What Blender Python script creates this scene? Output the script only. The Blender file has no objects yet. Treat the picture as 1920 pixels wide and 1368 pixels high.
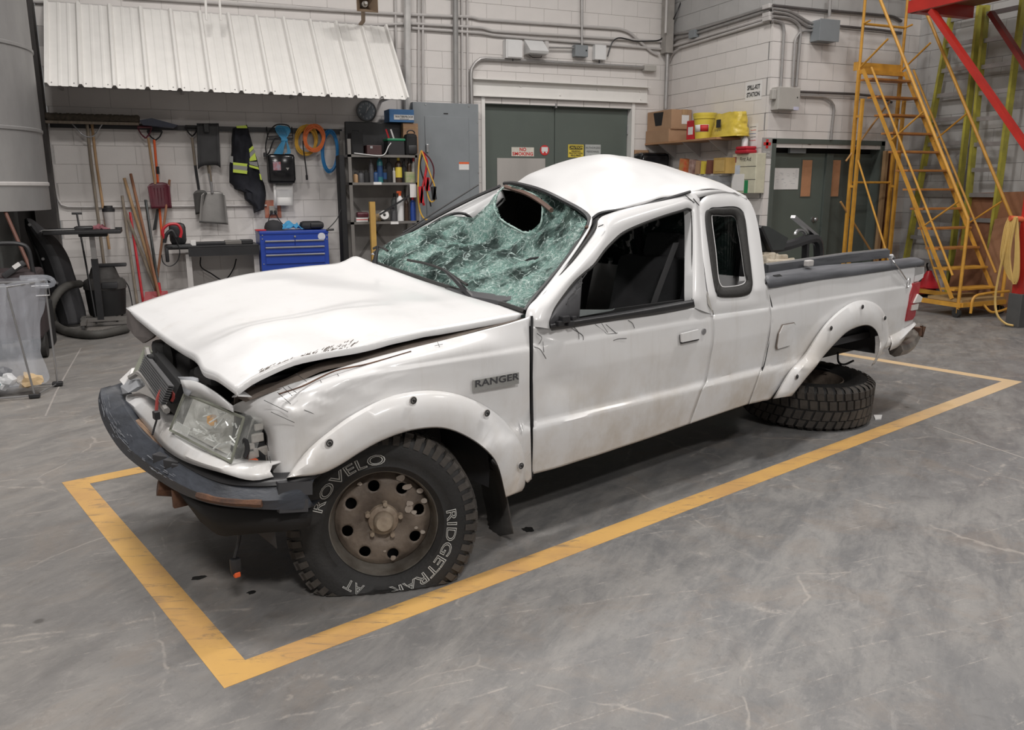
import bpy, bmesh, math, random
from math import sin, cos, pi, radians, atan2, sqrt, hypot
from mathutils import Vector, Matrix, noise
V = Vector
random.seed(7)
sc = bpy.context.scene
COL = sc.collection

# ------------------------------------------------------------------ camera
FPX, PITCH, ROLL, YAWB, YAWW, HC = 1531.718, 12.2849, -0.17194, 39.3216, 22.8938, 1.45
_p, _r = radians(PITCH), radians(ROLL)
_f = V((0, cos(_p), -sin(_p))); _u = V((0, sin(_p), cos(_p))); _x = V((1, 0, 0))
_rt = _x*cos(_r)+_u*sin(_r); _up = _u*cos(_r)-_x*sin(_r)
_M = Matrix.Rotation(radians(-YAWW), 3, 'Z')
FW, RT, UP = _M@_f, _M@_rt, _M@_up
CAM = V((0, 0, HC))
cd = bpy.data.cameras.new('camera'); cam = bpy.data.objects.new('camera', cd); COL.objects.link(cam)
cd.sensor_width = 36; cd.lens = 36*FPX/1920; cd.clip_start = .05; cd.clip_end = 100
cam.matrix_world = Matrix(((RT.x, UP.x, -FW.x, 0), (RT.y, UP.y, -FW.y, 0), (RT.z, UP.z, -FW.z, HC), (0, 0, 0, 1)))
sc.camera = cam

# ------------------------------------------------------------------ light
sc.view_settings.view_transform = 'Standard'; sc.view_settings.look = 'None'
sc.view_settings.exposure = 0.28; sc.view_settings.gamma = 1.0; sc.view_settings.use_curve_mapping = False
w = bpy.data.worlds.new('world'); sc.world = w; w.use_nodes = True
w.node_tree.nodes['Background'].inputs[0].default_value = (1, .98, .96, 1)
w.node_tree.nodes['Background'].inputs[1].default_value = .12
LAMPS = [(0.2, 6.9, 6.0, 52), (4.4, 6.9, 6.0, 50), (7.4, 6.2, 6.0, 18),
         (-0.2, 3.0, 6.0, 78), (4.4, 3.0, 6.0, 60), (8.2, 1.8, 6.0, 26),
         (-3.5, 5, 6.0, 45), (0.0, -2.5, 5.4, 118), (4.8, -2.5, 5.6, 70)]
for i, (x, y, z, e) in enumerate(LAMPS):
    ld = bpy.data.lights.new('high_bay_lamp', 'AREA'); ld.shape = 'RECTANGLE'; ld.size = 1.1; ld.size_y = .4
    ld.energy = e*1.95; ld.color = (1, .965, .93)
    lo = bpy.data.objects.new('high_bay_lamp', ld); lo.location = (x, y, z); lo.rotation_euler = (0, 0, radians(20)); COL.objects.link(lo)

# ------------------------------------------------------------------ pixel <-> place (the frame is taken as 1920x1368)
def ray(px, py): return FW+RT*((px-960)/FPX)-UP*((py-684)/FPX)
def pY(px, py, Y): d = ray(px, py); return CAM+d*(Y/d.y)
def pX(px, py, X): d = ray(px, py); return CAM+d*(X/d.x)
def pZ(px, py, z=0.): d = ray(px, py); return CAM+d*((z-HC)/d.z)
def topx(P):
    d = V(P)-CAM; z = d.dot(FW)
    return 960+FPX*d.dot(RT)/z, 684-FPX*d.dot(UP)/z, z
# truck frame: u backwards along the truck, v across it from its near side, z up
TA = radians(YAWB-YAWW); TU = V((cos(TA), sin(TA), 0)); TV = V((-sin(TA), cos(TA), 0))
TO = TU*1.38+TV*2.42
def loc(P): P = P-TO; return V((P.dot(TU), P.dot(TV), P.z))
def S(px, py, v):
    d = ray(px, py); t = (v-(CAM-TO).dot(TV))/d.dot(TV); return loc(CAM+d*t)
def vprof(z):
    if z > 1.02: return .049+(z-1.02)*.36
    if z > .93: return .019+(z-.93)/.09*.03
    if z > .515: return .0+(abs(z-.7)*.05)+.0075*max(0, min(1, (z-.818)/.014))
    if z > .49: return -.012+(z-.49)/.025*.022
    return -.012+(.49-z)**1.6*.35
def SB(px, py, dv=0.):
    z = .8
    for _ in range(12):
        q = S(px, py, vprof(z)+dv); z = z*.4+q.z*.6
    return S(px, py, vprof(z)+dv)

# ------------------------------------------------------------------ tags, linking
def tag(o, label=None, cat=None, group=None, kind=None):
    if label: o['label'] = label
    if cat: o['category'] = cat
    if group: o['group'] = group
    if kind: o['kind'] = kind
    return o
def thing(name, label, cat, loc=(0, 0, 0), rz=0, group=None):
    o = bpy.data.objects.new(name, None); COL.objects.link(o); o.location = loc; o.rotation_euler = (0, 0, rz)
    o.empty_display_size = .05
    return tag(o, label, cat, group)
def link(name, me, m=None, parent=None, smooth=False):
    if m is not None and not me.materials: me.materials.append(m)
    if smooth:
        me.polygons.foreach_set('use_smooth', [True]*len(me.polygons))
        try: me.set_sharp_from_angle(angle=radians(40))
        except Exception: pass
    o = bpy.data.objects.new(name, me); COL.objects.link(o)
    if parent is not None: o.parent = parent
    return o
class MB:
    """collects shapes and links them as ONE mesh object"""
    def __init__(s): s.v = []; s.f = []
    def add(s, vs, fs):
        n = len(s.v); s.v += [V(a) for a in vs]; s.f += [[n+i for i in f] for f in fs]; return s
    def box(s, a, b, bev=0.):
        x0, y0, z0 = [min(p, q) for p, q in zip(a, b)]; x1, y1, z1 = [max(p, q) for p, q in zip(a, b)]
        if bev <= 0:
            vs = [(x, y, z) for x in (x0, x1) for y in (y0, y1) for z in (z0, z1)]
            return s.add(vs, [(0, 1, 3, 2), (4, 6, 7, 5), (0, 4, 5, 1), (2, 3, 7, 6), (0, 2, 6, 4), (1, 5, 7, 3)])
        bm = bmesh.new(); bmesh.ops.create_cube(bm, size=1)
        for v in bm.verts: v.co = V(((x0+x1)/2+v.co.x*(x1-x0), (y0+y1)/2+v.co.y*(y1-y0), (z0+z1)/2+v.co.z*(z1-z0)))
        bmesh.ops.bevel(bm, geom=bm.edges[:], offset=bev, segments=2, affect='EDGES', profile=.5)
        return s.bm(bm)
    def bm(s, bm):
        bm.verts.index_update(); s.add([v.co.copy() for v in bm.verts], [[v.index for v in f.verts] for f in bm.faces]); bm.free(); return s
    def cbox(s, c, size, bev=0., rot=None):
        n = len(s.v); h = [q/2 for q in size]
        s.box([-q for q in h], h, bev)
        R = rot if rot is not None else Matrix.Identity(3)
        for i in range(n, len(s.v)): s.v[i] = R@s.v[i]+V(c)
        return s
    def tube(s, pts, r, seg=8, caps=True, closed=False):
        pts = [V(p) for p in pts]; n = len(pts); rs = r if isinstance(r, (list, tuple)) else [r]*n
        t0 = (pts[1]-pts[0]).normalized(); up = V((0, 0, 1)) if abs(t0.z) < .9 else V((1, 0, 0))
        nx = t0.cross(up).normalized(); vs = []; fs = []; prev = t0
        for i, p in enumerate(pts):
            if closed: t = (pts[(i+1) % n]-pts[i-1])
            else: t = (pts[min(i+1, n-1)]-pts[max(i-1, 0)])
            if t.length < 1e-9: t = prev
            t = t.normalized(); q = prev.rotation_difference(t); nx = (q@nx); nx = (nx-t*nx.dot(t)).normalized(); prev = t
            ny = t.cross(nx)
            for k in range(seg):
                a = 2*pi*k/seg; vs.append(p+(nx*cos(a)+ny*sin(a))*rs[i])
        m = n if closed else n-1
        for i in range(m):
            for k in range(seg):
                a = i*seg+k; b = i*seg+(k+1) % seg; j = (i+1) % n
                fs.append((a, b, j*seg+(k+1) % seg, j*seg+k))
        if caps and not closed: fs.append(tuple(range(seg))[::-1]); fs.append(tuple((n-1)*seg+k for k in range(seg)))
        return s.add(vs, fs)
    def rod(s, a, b, r, seg=8): return s.tube([a, b], r, seg)
    def bar(s, a, b, w, h, up=(0, 0, 1)):
        a, b = V(a), V(b); t = (b-a).normalized(); sx = t.cross(V(up)).normalized(); uz = sx.cross(t)
        vs = [p+sx*i*w/2+uz*j*h/2 for p in (a, b) for i, j in ((-1, -1), (1, -1), (1, 1), (-1, 1))]
        return s.add(vs, [(0, 3, 2, 1), (4, 5, 6, 7), (0, 1, 5, 4), (1, 2, 6, 5), (2, 3, 7, 6), (3, 0, 4, 7)])
    def lathe(s, prof, seg=24, c=(0, 0, 0), M=None, closed=False):
        vs = []; fs = []; n = len(prof)
        for k in range(seg):
            a = 2*pi*k/seg
            for r, z in prof:
                p = V((r*cos(a), r*sin(a), z)); p = (M@p) if M is not None else p; vs.append(p+V(c))
        for k in range(seg):
            for i in range(n if closed else n-1):
                j = (i+1) % n; k2 = (k+1) % seg
                fs.append((k*n+i, k2*n+i, k2*n+j, k*n+j))
        return s.add(vs, fs)
    def cyl(s, a, b, r, seg=16, r2=None):
        return s.tube([a, b], [r, r if r2 is None else r2], seg)
    def prism(s, poly, d):
        """poly: 3D points of a flat face, d: extrusion vector"""
        n = len(poly); d = V(d); vs = [V(p) for p in poly]+[V(p)+d for p in poly]
        fs = [tuple(range(n))[::-1], tuple(range(n, 2*n))]+[(i, (i+1) % n, n+(i+1) % n, n+i) for i in range(n)]
        return s.add(vs, fs)
    def grid(s, rows, closed=False):
        n = len(rows[0]); vs = [p for r in rows for p in r]; fs = []
        for i in range(len(rows)-1):
            for j in range(n if closed else n-1):
                k = (j+1) % n; fs.append((i*n+j, i*n+k, (i+1)*n+k, (i+1)*n+j))
        return s.add(vs, fs)
    def xf(s, M, n0=0):
        for i in range(n0, len(s.v)): s.v[i] = M@s.v[i]
        return s
    def mesh(s, name):
        me = bpy.data.meshes.new(name); me.from_pydata([tuple(v) for v in s.v], [], s.f); me.update(); return me
    def build(s, name, m, parent=None, smooth=False, thick=0., fixn=True, off=-1.):
        me = s.mesh(name)
        if fixn:
            bm = bmesh.new(); bm.from_mesh(me)
            bmesh.ops.recalc_face_normals(bm, faces=bm.faces[:]); bm.to_mesh(me); bm.free()
        o = link(name, me, m, parent, smooth)
        if thick:
            md = o.modifiers.new('solid', 'SOLIDIFY'); md.thickness = thick; md.offset = off
        return o
def cat(pts, n):
    """smooth curve through points, n samples, by index"""
    pts = [V(p) for p in pts]; m = len(pts)-1; out = []
    for i in range(n):
        t = i*m/(n-1); k = min(int(t), m-1); f = t-k
        p1, p2 = pts[k], pts[k+1]
        p0 = pts[k-1] if k > 0 else p1*2-p2; p3 = pts[k+2] if k+2 <= m else p2*2-p1
        out.append(.5*((2*p1)+(p2-p0)*f+(2*p0-5*p1+4*p2-p3)*f*f+(3*p1-p0-3*p2+p3)*f**3))
    return out
def dens(pts, n):
    """n samples evenly along a smooth curve"""
    c = cat(pts, max(60, n*4)); L = [0]
    for a, b in zip(c, c[1:]): L.append(L[-1]+(b-a).length)
    out = []; j = 0
    for i in range(n):
        t = L[-1]*i/(n-1)
        while j < len(L)-2 and L[j+1] < t: j += 1
        f = (t-L[j])/max(1e-9, L[j+1]-L[j]); out.append(c[j].lerp(c[j+1], min(1, f)))
    return out
def sgrid(G, nu, nv):
    """G rows x cols of points -> smooth finer grid"""
    R = [cat(r, nu) for r in G]; C = [cat([R[i][j] for i in range(len(R))], nv) for j in range(nu)]
    return [[C[j][i] for j in range(nu)] for i in range(nv)]
def coons(b, t, l, r, nu, nv):
    b, t = dens(b, nu), dens(t, nu); l, r = dens(l, nv), dens(r, nv); G = []
    for j in range(nv):
        q = j/(nv-1); row = []
        for i in range(nu):
            p = i/(nu-1)
            row.append(b[i]*(1-q)+t[i]*q+l[j]*(1-p)+r[j]*p-(b[0]*(1-p)*(1-q)+b[-1]*p*(1-q)+t[0]*(1-p)*q+t[-1]*p*q))
        G.append(row)
    return G

# ------------------------------------------------------------------ materials
MATS = {}
def nd(t, typ, **kw):
    n = t.nodes.new(typ)
    for k, v in kw.items():
        if k in n.inputs.keys(): n.inputs[k].default_value = v
        else: setattr(n, k, v)
    return n
def mat(name, c, rough=.6, metal=0., nz=.12, scale=6., bump=0., bscale=60., c2=None, spec=.5, coat=0., trans=0., emit=0., alpha=1., stretch=None):
    if name in MATS: return MATS[name]
    m = bpy.data.materials.new(name); m.use_nodes = True; t = m.node_tree; b = t.nodes['Principled BSDF']
    L = t.links.new
    co = nd(t, 'ShaderNodeTexCoord'); src = co.outputs['Object']
    if stretch:
        mp = nd(t, 'ShaderNodeMapping'); mp.inputs['Scale'].default_value = stretch; L(src, mp.inputs['Vector']); src = mp.outputs['Vector']
    n1 = nd(t, 'ShaderNodeTexNoise'); n1.inputs['Scale'].default_value = scale; n1.inputs['Detail'].default_value = 6; n1.inputs['Roughness'].default_value = .6
    L(src, n1.inputs['Vector'])
    r = nd(t, 'ShaderNodeValToRGB'); r.color_ramp.elements[0].position = .32; r.color_ramp.elements[1].position = .68
    a = c2 if c2 else tuple(x*(1-nz) for x in c); d = c if c2 else tuple(min(1, x*(1+nz)) for x in c)
    r.color_ramp.elements[0].color = (*a, 1); r.color_ramp.elements[1].color = (*d, 1)
    L(n1.outputs['Fac'], r.inputs['Fac']); L(r.outputs['Color'], b.inputs['Base Color'])
    b.inputs['Roughness'].default_value = rough; b.inputs['Metallic'].default_value = metal
    b.inputs['Specular IOR Level'].default_value = spec; b.inputs['Coat Weight'].default_value = coat; b.inputs['Coat Roughness'].default_value = .08
    b.inputs['Transmission Weight'].default_value = trans; b.inputs['Alpha'].default_value = alpha
    if emit: L(r.outputs['Color'], b.inputs['Emission Color']); b.inputs['Emission Strength'].default_value = emit
    if bump:
        n2 = nd(t, 'ShaderNodeTexNoise'); n2.inputs['Scale'].default_value = bscale; n2.inputs['Detail'].default_value = 4; L(src, n2.inputs['Vector'])
        bp = nd(t, 'ShaderNodeBump'); bp.inputs['Strength'].default_value = bump; bp.inputs['Distance'].default_value = .01
        L(n2.outputs['Fac'], bp.inputs['Height']); L(bp.outputs['Normal'], b.inputs['Normal'])
    MATS[name] = m; return m
def mix(t, a, b, f, mode='MIX'):
    n = t.nodes.new('ShaderNodeMix'); n.data_type = 'RGBA'; n.blend_type = mode
    for s, v in (('A', a), ('B', b)):
        i = [q for q in n.inputs if q.name == s and q.type == 'RGBA'][0]
        if isinstance(v, tuple): i.default_value = (*v, 1)
        else: t.links.new(v, i)
    if isinstance(f, (int, float)): n.inputs[0].default_value = f
    else: t.links.new(f, n.inputs[0])
    return [q for q in n.outputs if q.type == 'RGBA'][0]
def mth(t, op, a, b=None, c=None, clamp=False):
    n = t.nodes.new('ShaderNodeMath'); n.operation = op; n.use_clamp = clamp
    for i, v in enumerate((a, b, c)):
        if v is None: continue
        if isinstance(v, (int, float)): n.inputs[i].default_value = v
        else: t.links.new(v, n.inputs[i])
    return n.outputs[0]
def nzt(t, src, scale, detail=5, rough=.6, stretch=None, dist=0.):
    if stretch:
        mp = t.nodes.new('ShaderNodeMapping'); mp.inputs['Scale'].default_value = stretch; t.links.new(src, mp.inputs['Vector']); src = mp.outputs['Vector']
    n = t.nodes.new('ShaderNodeTexNoise'); n.inputs['Scale'].default_value = scale; n.inputs['Detail'].default_value = detail
    n.inputs['Roughness'].default_value = rough; n.inputs['Distortion'].default_value = dist; t.links.new(src, n.inputs['Vector']); return n.outputs['Fac']
def ramp(t, f, a, b, inv=False):
    n = t.nodes.new('ShaderNodeMapRange'); n.interpolation_type = 'SMOOTHSTEP'
    n.inputs['From Min'].default_value = a; n.inputs['From Max'].default_value = b
    if inv: n.inputs['To Min'].default_value = 1; n.inputs['To Max'].default_value = 0
    t.links.new(f, n.inputs['Value']); return n.outputs['Result']

def mat_paint():
    m = bpy.data.materials.new('white_car_paint'); m.use_nodes = True; t = m.node_tree; b = t.nodes['Principled BSDF']; L = t.links.new
    o = nd(t, 'ShaderNodeTexCoord').outputs['Object']
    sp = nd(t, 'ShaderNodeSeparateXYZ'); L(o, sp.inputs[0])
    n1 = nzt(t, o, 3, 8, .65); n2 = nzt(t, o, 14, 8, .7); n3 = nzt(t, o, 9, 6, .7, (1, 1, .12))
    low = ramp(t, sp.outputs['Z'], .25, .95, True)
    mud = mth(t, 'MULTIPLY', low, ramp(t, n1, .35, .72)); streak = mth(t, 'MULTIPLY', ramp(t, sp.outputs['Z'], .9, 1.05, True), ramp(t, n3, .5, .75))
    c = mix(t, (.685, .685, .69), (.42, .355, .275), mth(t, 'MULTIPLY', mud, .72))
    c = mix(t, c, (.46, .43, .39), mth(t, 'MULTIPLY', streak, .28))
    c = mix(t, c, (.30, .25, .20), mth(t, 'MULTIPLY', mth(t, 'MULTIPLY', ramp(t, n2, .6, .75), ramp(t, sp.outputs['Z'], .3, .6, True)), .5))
    L(c, b.inputs['Base Color'])
    L(mth(t, 'ADD', mth(t, 'MULTIPLY', mud, .3), .28), b.inputs['Roughness'])
    b.inputs['Coat Weight'].default_value = .35; b.inputs['Coat Roughness'].default_value = .12; b.inputs['Specular IOR Level'].default_value = .5
    bp = nd(t, 'ShaderNodeBump'); bp.inputs['Strength'].default_value = .25; bp.inputs['Distance'].default_value = .01
    L(nzt(t, o, 5, 2, .5), bp.inputs['Height']); L(bp.outputs['Normal'], b.inputs['Normal'])
    MATS[m.name] = m; return m
def mat_floor():
    m = bpy.data.materials.new('polished_concrete'); m.use_nodes = True; t = m.node_tree; b = t.nodes['Principled BSDF']; L = t.links.new
    o = nd(t, 'ShaderNodeTexCoord').outputs['Object']
    big = nzt(t, o, .55, 6, .6, dist=.4); mid = nzt(t, o, 2.6, 8, .7, dist=.8); fine = nzt(t, o, 38, 6, .7)
    r1 = nd(t, 'ShaderNodeMapping'); r1.inputs['Rotation'].default_value = (0, 0, radians(-38)); L(o, r1.inputs['Vector'])
    st = nzt(t, r1.outputs['Vector'], 2.6, 12, .78, (.8, 2.2, 1), dist=.35)
    st2 = nzt(t, r1.outputs['Vector'], 8, 10, .8, (.7, 3.5, 1), dist=.4)
    c = mix(t, (.138, .138, .140), (.222, .215, .207), ramp(t, st, .36, .64))
    c = mix(t, c, (.128, .129, .133), mth(t, 'MULTIPLY', ramp(t, big, .45, .62), .6))
    c = mix(t, c, (.20, .170, .146), mth(t, 'MULTIPLY', ramp(t, mid, .48, .66), .42))
    m2 = nzt(t, o, 7, 14, .85, dist=.5); m3 = nzt(t, o, 24, 10, .8)
    c = mix(t, c, mix(t, c, (.31, .295, .28), .75), mth(t, 'MULTIPLY', ramp(t, m2, .52, .66), .55))
    c = mix(t, c, mix(t, c, (.05, .048, .047), .6), mth(t, 'MULTIPLY', ramp(t, m2, .46, .34), .6))
    c = mix(t, c, (.33, .315, .30), mth(t, 'MULTIPLY', ramp(t, m3, .62, .70), .5))
    # long pale scratches, cleaning streaks
    mp = nd(t, 'ShaderNodeMapping'); mp.inputs['Rotation'].default_value = (0, 0, radians(14)); mp.inputs['Scale'].default_value = (.22, 2.6, 1); L(o, mp.inputs['Vector'])
    wv = nd(t, 'ShaderNodeMix'); wv.data_type = 'VECTOR'; wv.inputs[0].default_value = .06; L(mp.outputs['Vector'], wv.inputs[4])
    wn = nd(t, 'ShaderNodeTexNoise'); wn.inputs['Scale'].default_value = 3; wn.inputs['Detail'].default_value = 8; L(o, wn.inputs['Vector']); L(wn.outputs['Color'], wv.inputs[5])
    vv = nd(t, 'ShaderNodeTexVoronoi'); vv.feature = 'DISTANCE_TO_EDGE'; vv.inputs['Scale'].default_value = 2.2; L(wv.outputs[1], vv.inputs['Vector'])
    c = mix(t, c, (.36, .33, .30), mth(t, 'MULTIPLY', mth(t, 'MULTIPLY', ramp(t, vv.outputs['Distance'], .002, .016, True), ramp(t, m2, .47, .60)), .6))
    c = mix(t, c, (.29, .28, .27), mth(t, 'MULTIPLY', ramp(t, st2, .56, .68), .40))
    c = mix(t, c, (.09, .088, .086), mth(t, 'MULTIPLY', ramp(t, fine, .55, .75), .45))
    sx = nd(t, 'ShaderNodeSeparateXYZ'); L(o, sx.inputs[0])
    warm = ramp(t, sx.outputs['X'], -2.2, 2.2, True)
    c = mix(t, c, mix(t, c, (.27, .235, .20), .40), mth(t, 'MULTIPLY', warm, .7))
    # fine pale cracks
    v = nd(t, 'ShaderNodeTexVoronoi'); v.feature = 'DISTANCE_TO_EDGE'; v.inputs['Scale'].default_value = 1.0
    wr = nd(t, 'ShaderNodeMix'); wr.data_type = 'VECTOR'; wr.inputs[0].default_value = .22
    nn = nd(t, 'ShaderNodeTexNoise'); nn.inputs['Scale'].default_value = 2.2; nn.inputs['Detail'].default_value = 6; L(o, nn.inputs['Vector'])
    L(o, wr.inputs[4]); L(nn.outputs['Color'], wr.inputs[5]); L(wr.outputs[1], v.inputs['Vector'])
    crack = mth(t, 'MULTIPLY', ramp(t, v.outputs['Distance'], .0008, .006, True), ramp(t, mid, .47, .58))
    c = mix(t, c, (.36, .33, .30), mth(t, 'MULTIPLY', crack, .5))
    vs = nd(t, 'ShaderNodeTexVoronoi'); vs.inputs['Scale'].default_value = 5; L(o, vs.inputs['Vector'])
    spot = mth(t, 'MULTIPLY', ramp(t, vs.outputs['Distance'], .05, .09, True), ramp(t, mid, .55, .62))
    c = mix(t, c, (.42, .38, .34), mth(t, 'MULTIPLY', spot, .5))
    vd = nd(t, 'ShaderNodeTexVoronoi'); vd.inputs['Scale'].default_value = 3.1; L(o, vd.inputs['Vector'])
    spd = mth(t, 'MULTIPLY', ramp(t, vd.outputs['Distance'], .03, .07, True), ramp(t, big, .5, .56))
    c = mix(t, c, (.06, .055, .05), mth(t, 'MULTIPLY', spd, .7))
    L(c, b.inputs['Base Color'])
    L(mth(t, 'ADD', mth(t, 'MULTIPLY', ramp(t, st, .3, .7), .22), .36), b.inputs['Roughness'])
    b.inputs['Specular IOR Level'].default_value = .4
    bp = nd(t, 'ShaderNodeBump'); bp.inputs['Strength'].default_value = .12; bp.inputs['Distance'].default_value = .01
    L(fine, bp.inputs['Height']); L(bp.outputs['Normal'], b.inputs['Normal'])
    MATS[m.name] = m; return m
def mat_line():
    m = bpy.data.materials.new('worn_yellow_floor_paint'); m.use_nodes = True; t = m.node_tree; b = t.nodes['Principled BSDF']; L = t.links.new
    o = nd(t, 'ShaderNodeTexCoord').outputs['Object']
    r1 = nd(t, 'ShaderNodeMapping'); r1.inputs['Rotation'].default_value = (0, 0, radians(20)); L(o, r1.inputs['Vector'])
    st = nzt(t, r1.outputs['Vector'], 4, 9, .75, (1, 5, 1), dist=1); n2 = nzt(t, o, 2.3, 6, .6)
    c = mix(t, (.60, .36, .115), (.47, .275, .11), ramp(t, n2, .35, .7))
    c = mix(t, c, (.16, .13, .10), mth(t, 'MULTIPLY', ramp(t, st, .53, .66), .7))
    c = mix(t, c, (.10, .08, .07), mth(t, 'MULTIPLY', ramp(t, nzt(t, o, 26, 10, .85), .60, .68), .7))
    sx = nd(t, 'ShaderNodeSeparateXYZ'); L(o, sx.inputs[0])
    c = mix(t, c, (.56, .44, .30), mth(t, 'MULTIPLY', ramp(t, sx.outputs['X'], 3.6, 5.2), .7))
    L(c, b.inputs['Base Color']); b.inputs['Roughness'].default_value = .5
    MATS[m.name] = m; return m
def mat_glass_crazed():
    m = bpy.data.materials.new('crazed_green_laminate'); m.use_nodes = True; t = m.node_tree; b = t.nodes['Principled BSDF']; L = t.links.new
    o = nd(t, 'ShaderNodeTexCoord').outputs['Object']
    wn = nd(t, 'ShaderNodeTexNoise'); wn.inputs['Scale'].default_value = 7; wn.inputs['Detail'].default_value = 3; L(o, wn.inputs['Vector'])
    wr = nd(t, 'ShaderNodeMix'); wr.data_type = 'VECTOR'; wr.inputs[0].default_value = .10; L(o, wr.inputs[4]); L(wn.outputs['Color'], wr.inputs[5]); src = wr.outputs[1]
    def vor(scale, w, rnd=1.):
        v = nd(t, 'ShaderNodeTexVoronoi'); v.feature = 'DISTANCE_TO_EDGE'; v.inputs['Scale'].default_value = scale; L(src, v.inputs['Vector'])
        return ramp(t, v.outputs['Distance'], w*.3, w, True)
    big = nzt(t, o, 4.2, 4, .6); dens = ramp(t, big, .40, .60)
    n = nzt(t, o, 60, 6, .8); 
    f1 = vor(14, .045); f2 = vor(42, .11); f3 = vor(110, .2)
    cr = mth(t, 'MAXIMUM', mth(t, 'MULTIPLY', f1, .85), mth(t, 'MAXIMUM', mth(t, 'MULTIPLY', f2, mth(t, 'ADD', mth(t, 'MULTIPLY', dens, .6), .22)), mth(t, 'MULTIPLY', f3, mth(t, 'MULTIPLY', dens, .55))))
    cr = mth(t, 'MULTIPLY', cr, mth(t, 'ADD', ramp(t, n, .35, .62), .12), clamp=True)
    col = mix(t, (.022, .055, .048), (.13, .31, .26), dens)
    col = mix(t, col, (.74, .90, .86), cr)
    L(col, b.inputs['Base Color']); b.inputs['Roughness'].default_value = .22; b.inputs['Specular IOR Level'].default_value = .55
    bp = nd(t, 'ShaderNodeBump'); bp.inputs['Strength'].default_value = .7; bp.inputs['Distance'].default_value = .01
    L(mth(t, 'ADD', cr, n), bp.inputs['Height']); L(bp.outputs['Normal'], b.inputs['Normal'])
    tr = nd(t, 'ShaderNodeBsdfTransparent'); tr.inputs['Color'].default_value = (.55, .72, .66, 1)
    ms = nd(t, 'ShaderNodeMixShader'); fac = mth(t, 'MAXIMUM', mth(t, 'ADD', mth(t, 'MULTIPLY', dens, .42), .36), cr, clamp=True)
    L(fac, ms.inputs[0]); L(tr.outputs[0], ms.inputs[1]); L(b.outputs[0], ms.inputs[2])
    L(ms.outputs[0], t.nodes['Material Output'].inputs['Surface'])
    MATS[m.name] = m; return m
def mat_clear(name, col, a, rough=.15, sc_=9):
    m = bpy.data.materials.new(name); m.use_nodes = True; t = m.node_tree; b = t.nodes['Principled BSDF']; L = t.links.new
    o = nd(t, 'ShaderNodeTexCoord').outputs['Object']
    n = nzt(t, o, sc_, 5, .55, (1, 1, .35) if sc_ < 5 else None, dist=1.5)
    b.inputs['Base Color'].default_value = (*col, 1); b.inputs['Roughness'].default_value = rough
    tr = nd(t, 'ShaderNodeBsdfTransparent'); ms = nd(t, 'ShaderNodeMixShader')
    L(mth(t, 'ADD', mth(t, 'MULTIPLY', ramp(t, n, .4, .7), a*.8), a*.6, clamp=True), ms.inputs[0]); L(tr.outputs[0], ms.inputs[1]); L(b.outputs[0], ms.inputs[2])
    bp = nd(t, 'ShaderNodeBump'); bp.inputs['Strength'].default_value = .6; bp.inputs['Distance'].default_value = .02
    L(n, bp.inputs['Height']); L(bp.outputs['Normal'], b.inputs['Normal'])
    L(ms.outputs[0], t.nodes['Material Output'].inputs['Surface'])
    MATS[m.name] = m; return m

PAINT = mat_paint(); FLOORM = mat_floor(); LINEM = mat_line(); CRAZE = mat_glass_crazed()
LENS = mat_clear('clear_lens', (.88, .90, .87), .20, .04); FILM = mat_clear('clear_plastic_film', (.78, .82, .90), .26, .15, 2.2)
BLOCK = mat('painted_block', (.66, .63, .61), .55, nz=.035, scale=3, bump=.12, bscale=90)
BLOCKG = mat('grey_block', (.40, .395, .39), .6, nz=.05, scale=3, bump=.12, bscale=90)  # grey blocks for the upper right courses and the far right wall
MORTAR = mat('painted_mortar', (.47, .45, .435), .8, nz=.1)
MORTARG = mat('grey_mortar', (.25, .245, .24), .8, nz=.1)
BLK = mat('black_plastic', (.018, .018, .02), .45, nz=.2)
BLKR = mat('black_rubber', (.022, .021, .02), .7, nz=.25, bump=.2)
VOID = mat('dark_interior_trim', (.010, .010, .011), .8, nz=.2)
SEATM = mat('charcoal_seat_cloth', (.035, .035, .038), .9, nz=.15, bump=.2, bscale=200)
TIREM = mat('tyre_rubber', (.021, .020, .020), .66, c2=(.010, .010, .010), scale=9, bump=.15, bscale=120)
TREADM = mat('dusty_tread_rubber', (.075, .065, .056), .85, c2=(.028, .025, .023), scale=7, bump=.25, bscale=60)
RIMM = mat('rusty_flaking_wheel', (.25, .205, .165), .55, metal=.2, c2=(.075, .058, .047), scale=5, bump=.35, bscale=35)
CHIP = mat('bare_flaked_metal', (.42, .38, .34), .55, metal=.3, c2=(.30, .25, .21), scale=20)
RUST = mat('rusty_steel', (.16, .075, .04), .8, c2=(.05, .03, .024), scale=14, bump=.3)
STEEL = mat('bare_steel', (.42, .42, .43), .35, metal=.85, nz=.1)
GALV = mat('galvanised_conduit', (.36, .35, .345), .42, metal=.55, nz=.08, scale=12)
GALVL = mat('painted_conduit', (.50, .48, .47), .5, metal=.1, nz=.06)
WHT = mat('white_enamel', (.68, .68, .68), .4, nz=.03)
METALW = mat('white_metal_sheet', (.74, .725, .70), .5, nz=.03)
GRYBOX = mat('grey_enamel_box', (.215, .235, .25), .45, nz=.04)
GRYL = mat('beige_grey_box', (.40, .385, .36), .5, nz=.04)
GRN = mat('green_grey_door_paint', (.098, .118, .105), .42, nz=.05, scale=2)
GRN2 = mat('green_grey_frame_paint', (.085, .10, .09), .45, nz=.05)
YEL = mat('yellow_stair_enamel', (.66, .34, .05), .4, c2=(.48, .24, .04), scale=7)
YELG = mat('yellow_green_ladder_rail', (.47, .43, .06), .5, c2=(.26, .24, .05), scale=5)
ALU = mat('aluminium', (.42, .42, .43), .4, metal=.7, nz=.1)
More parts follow.
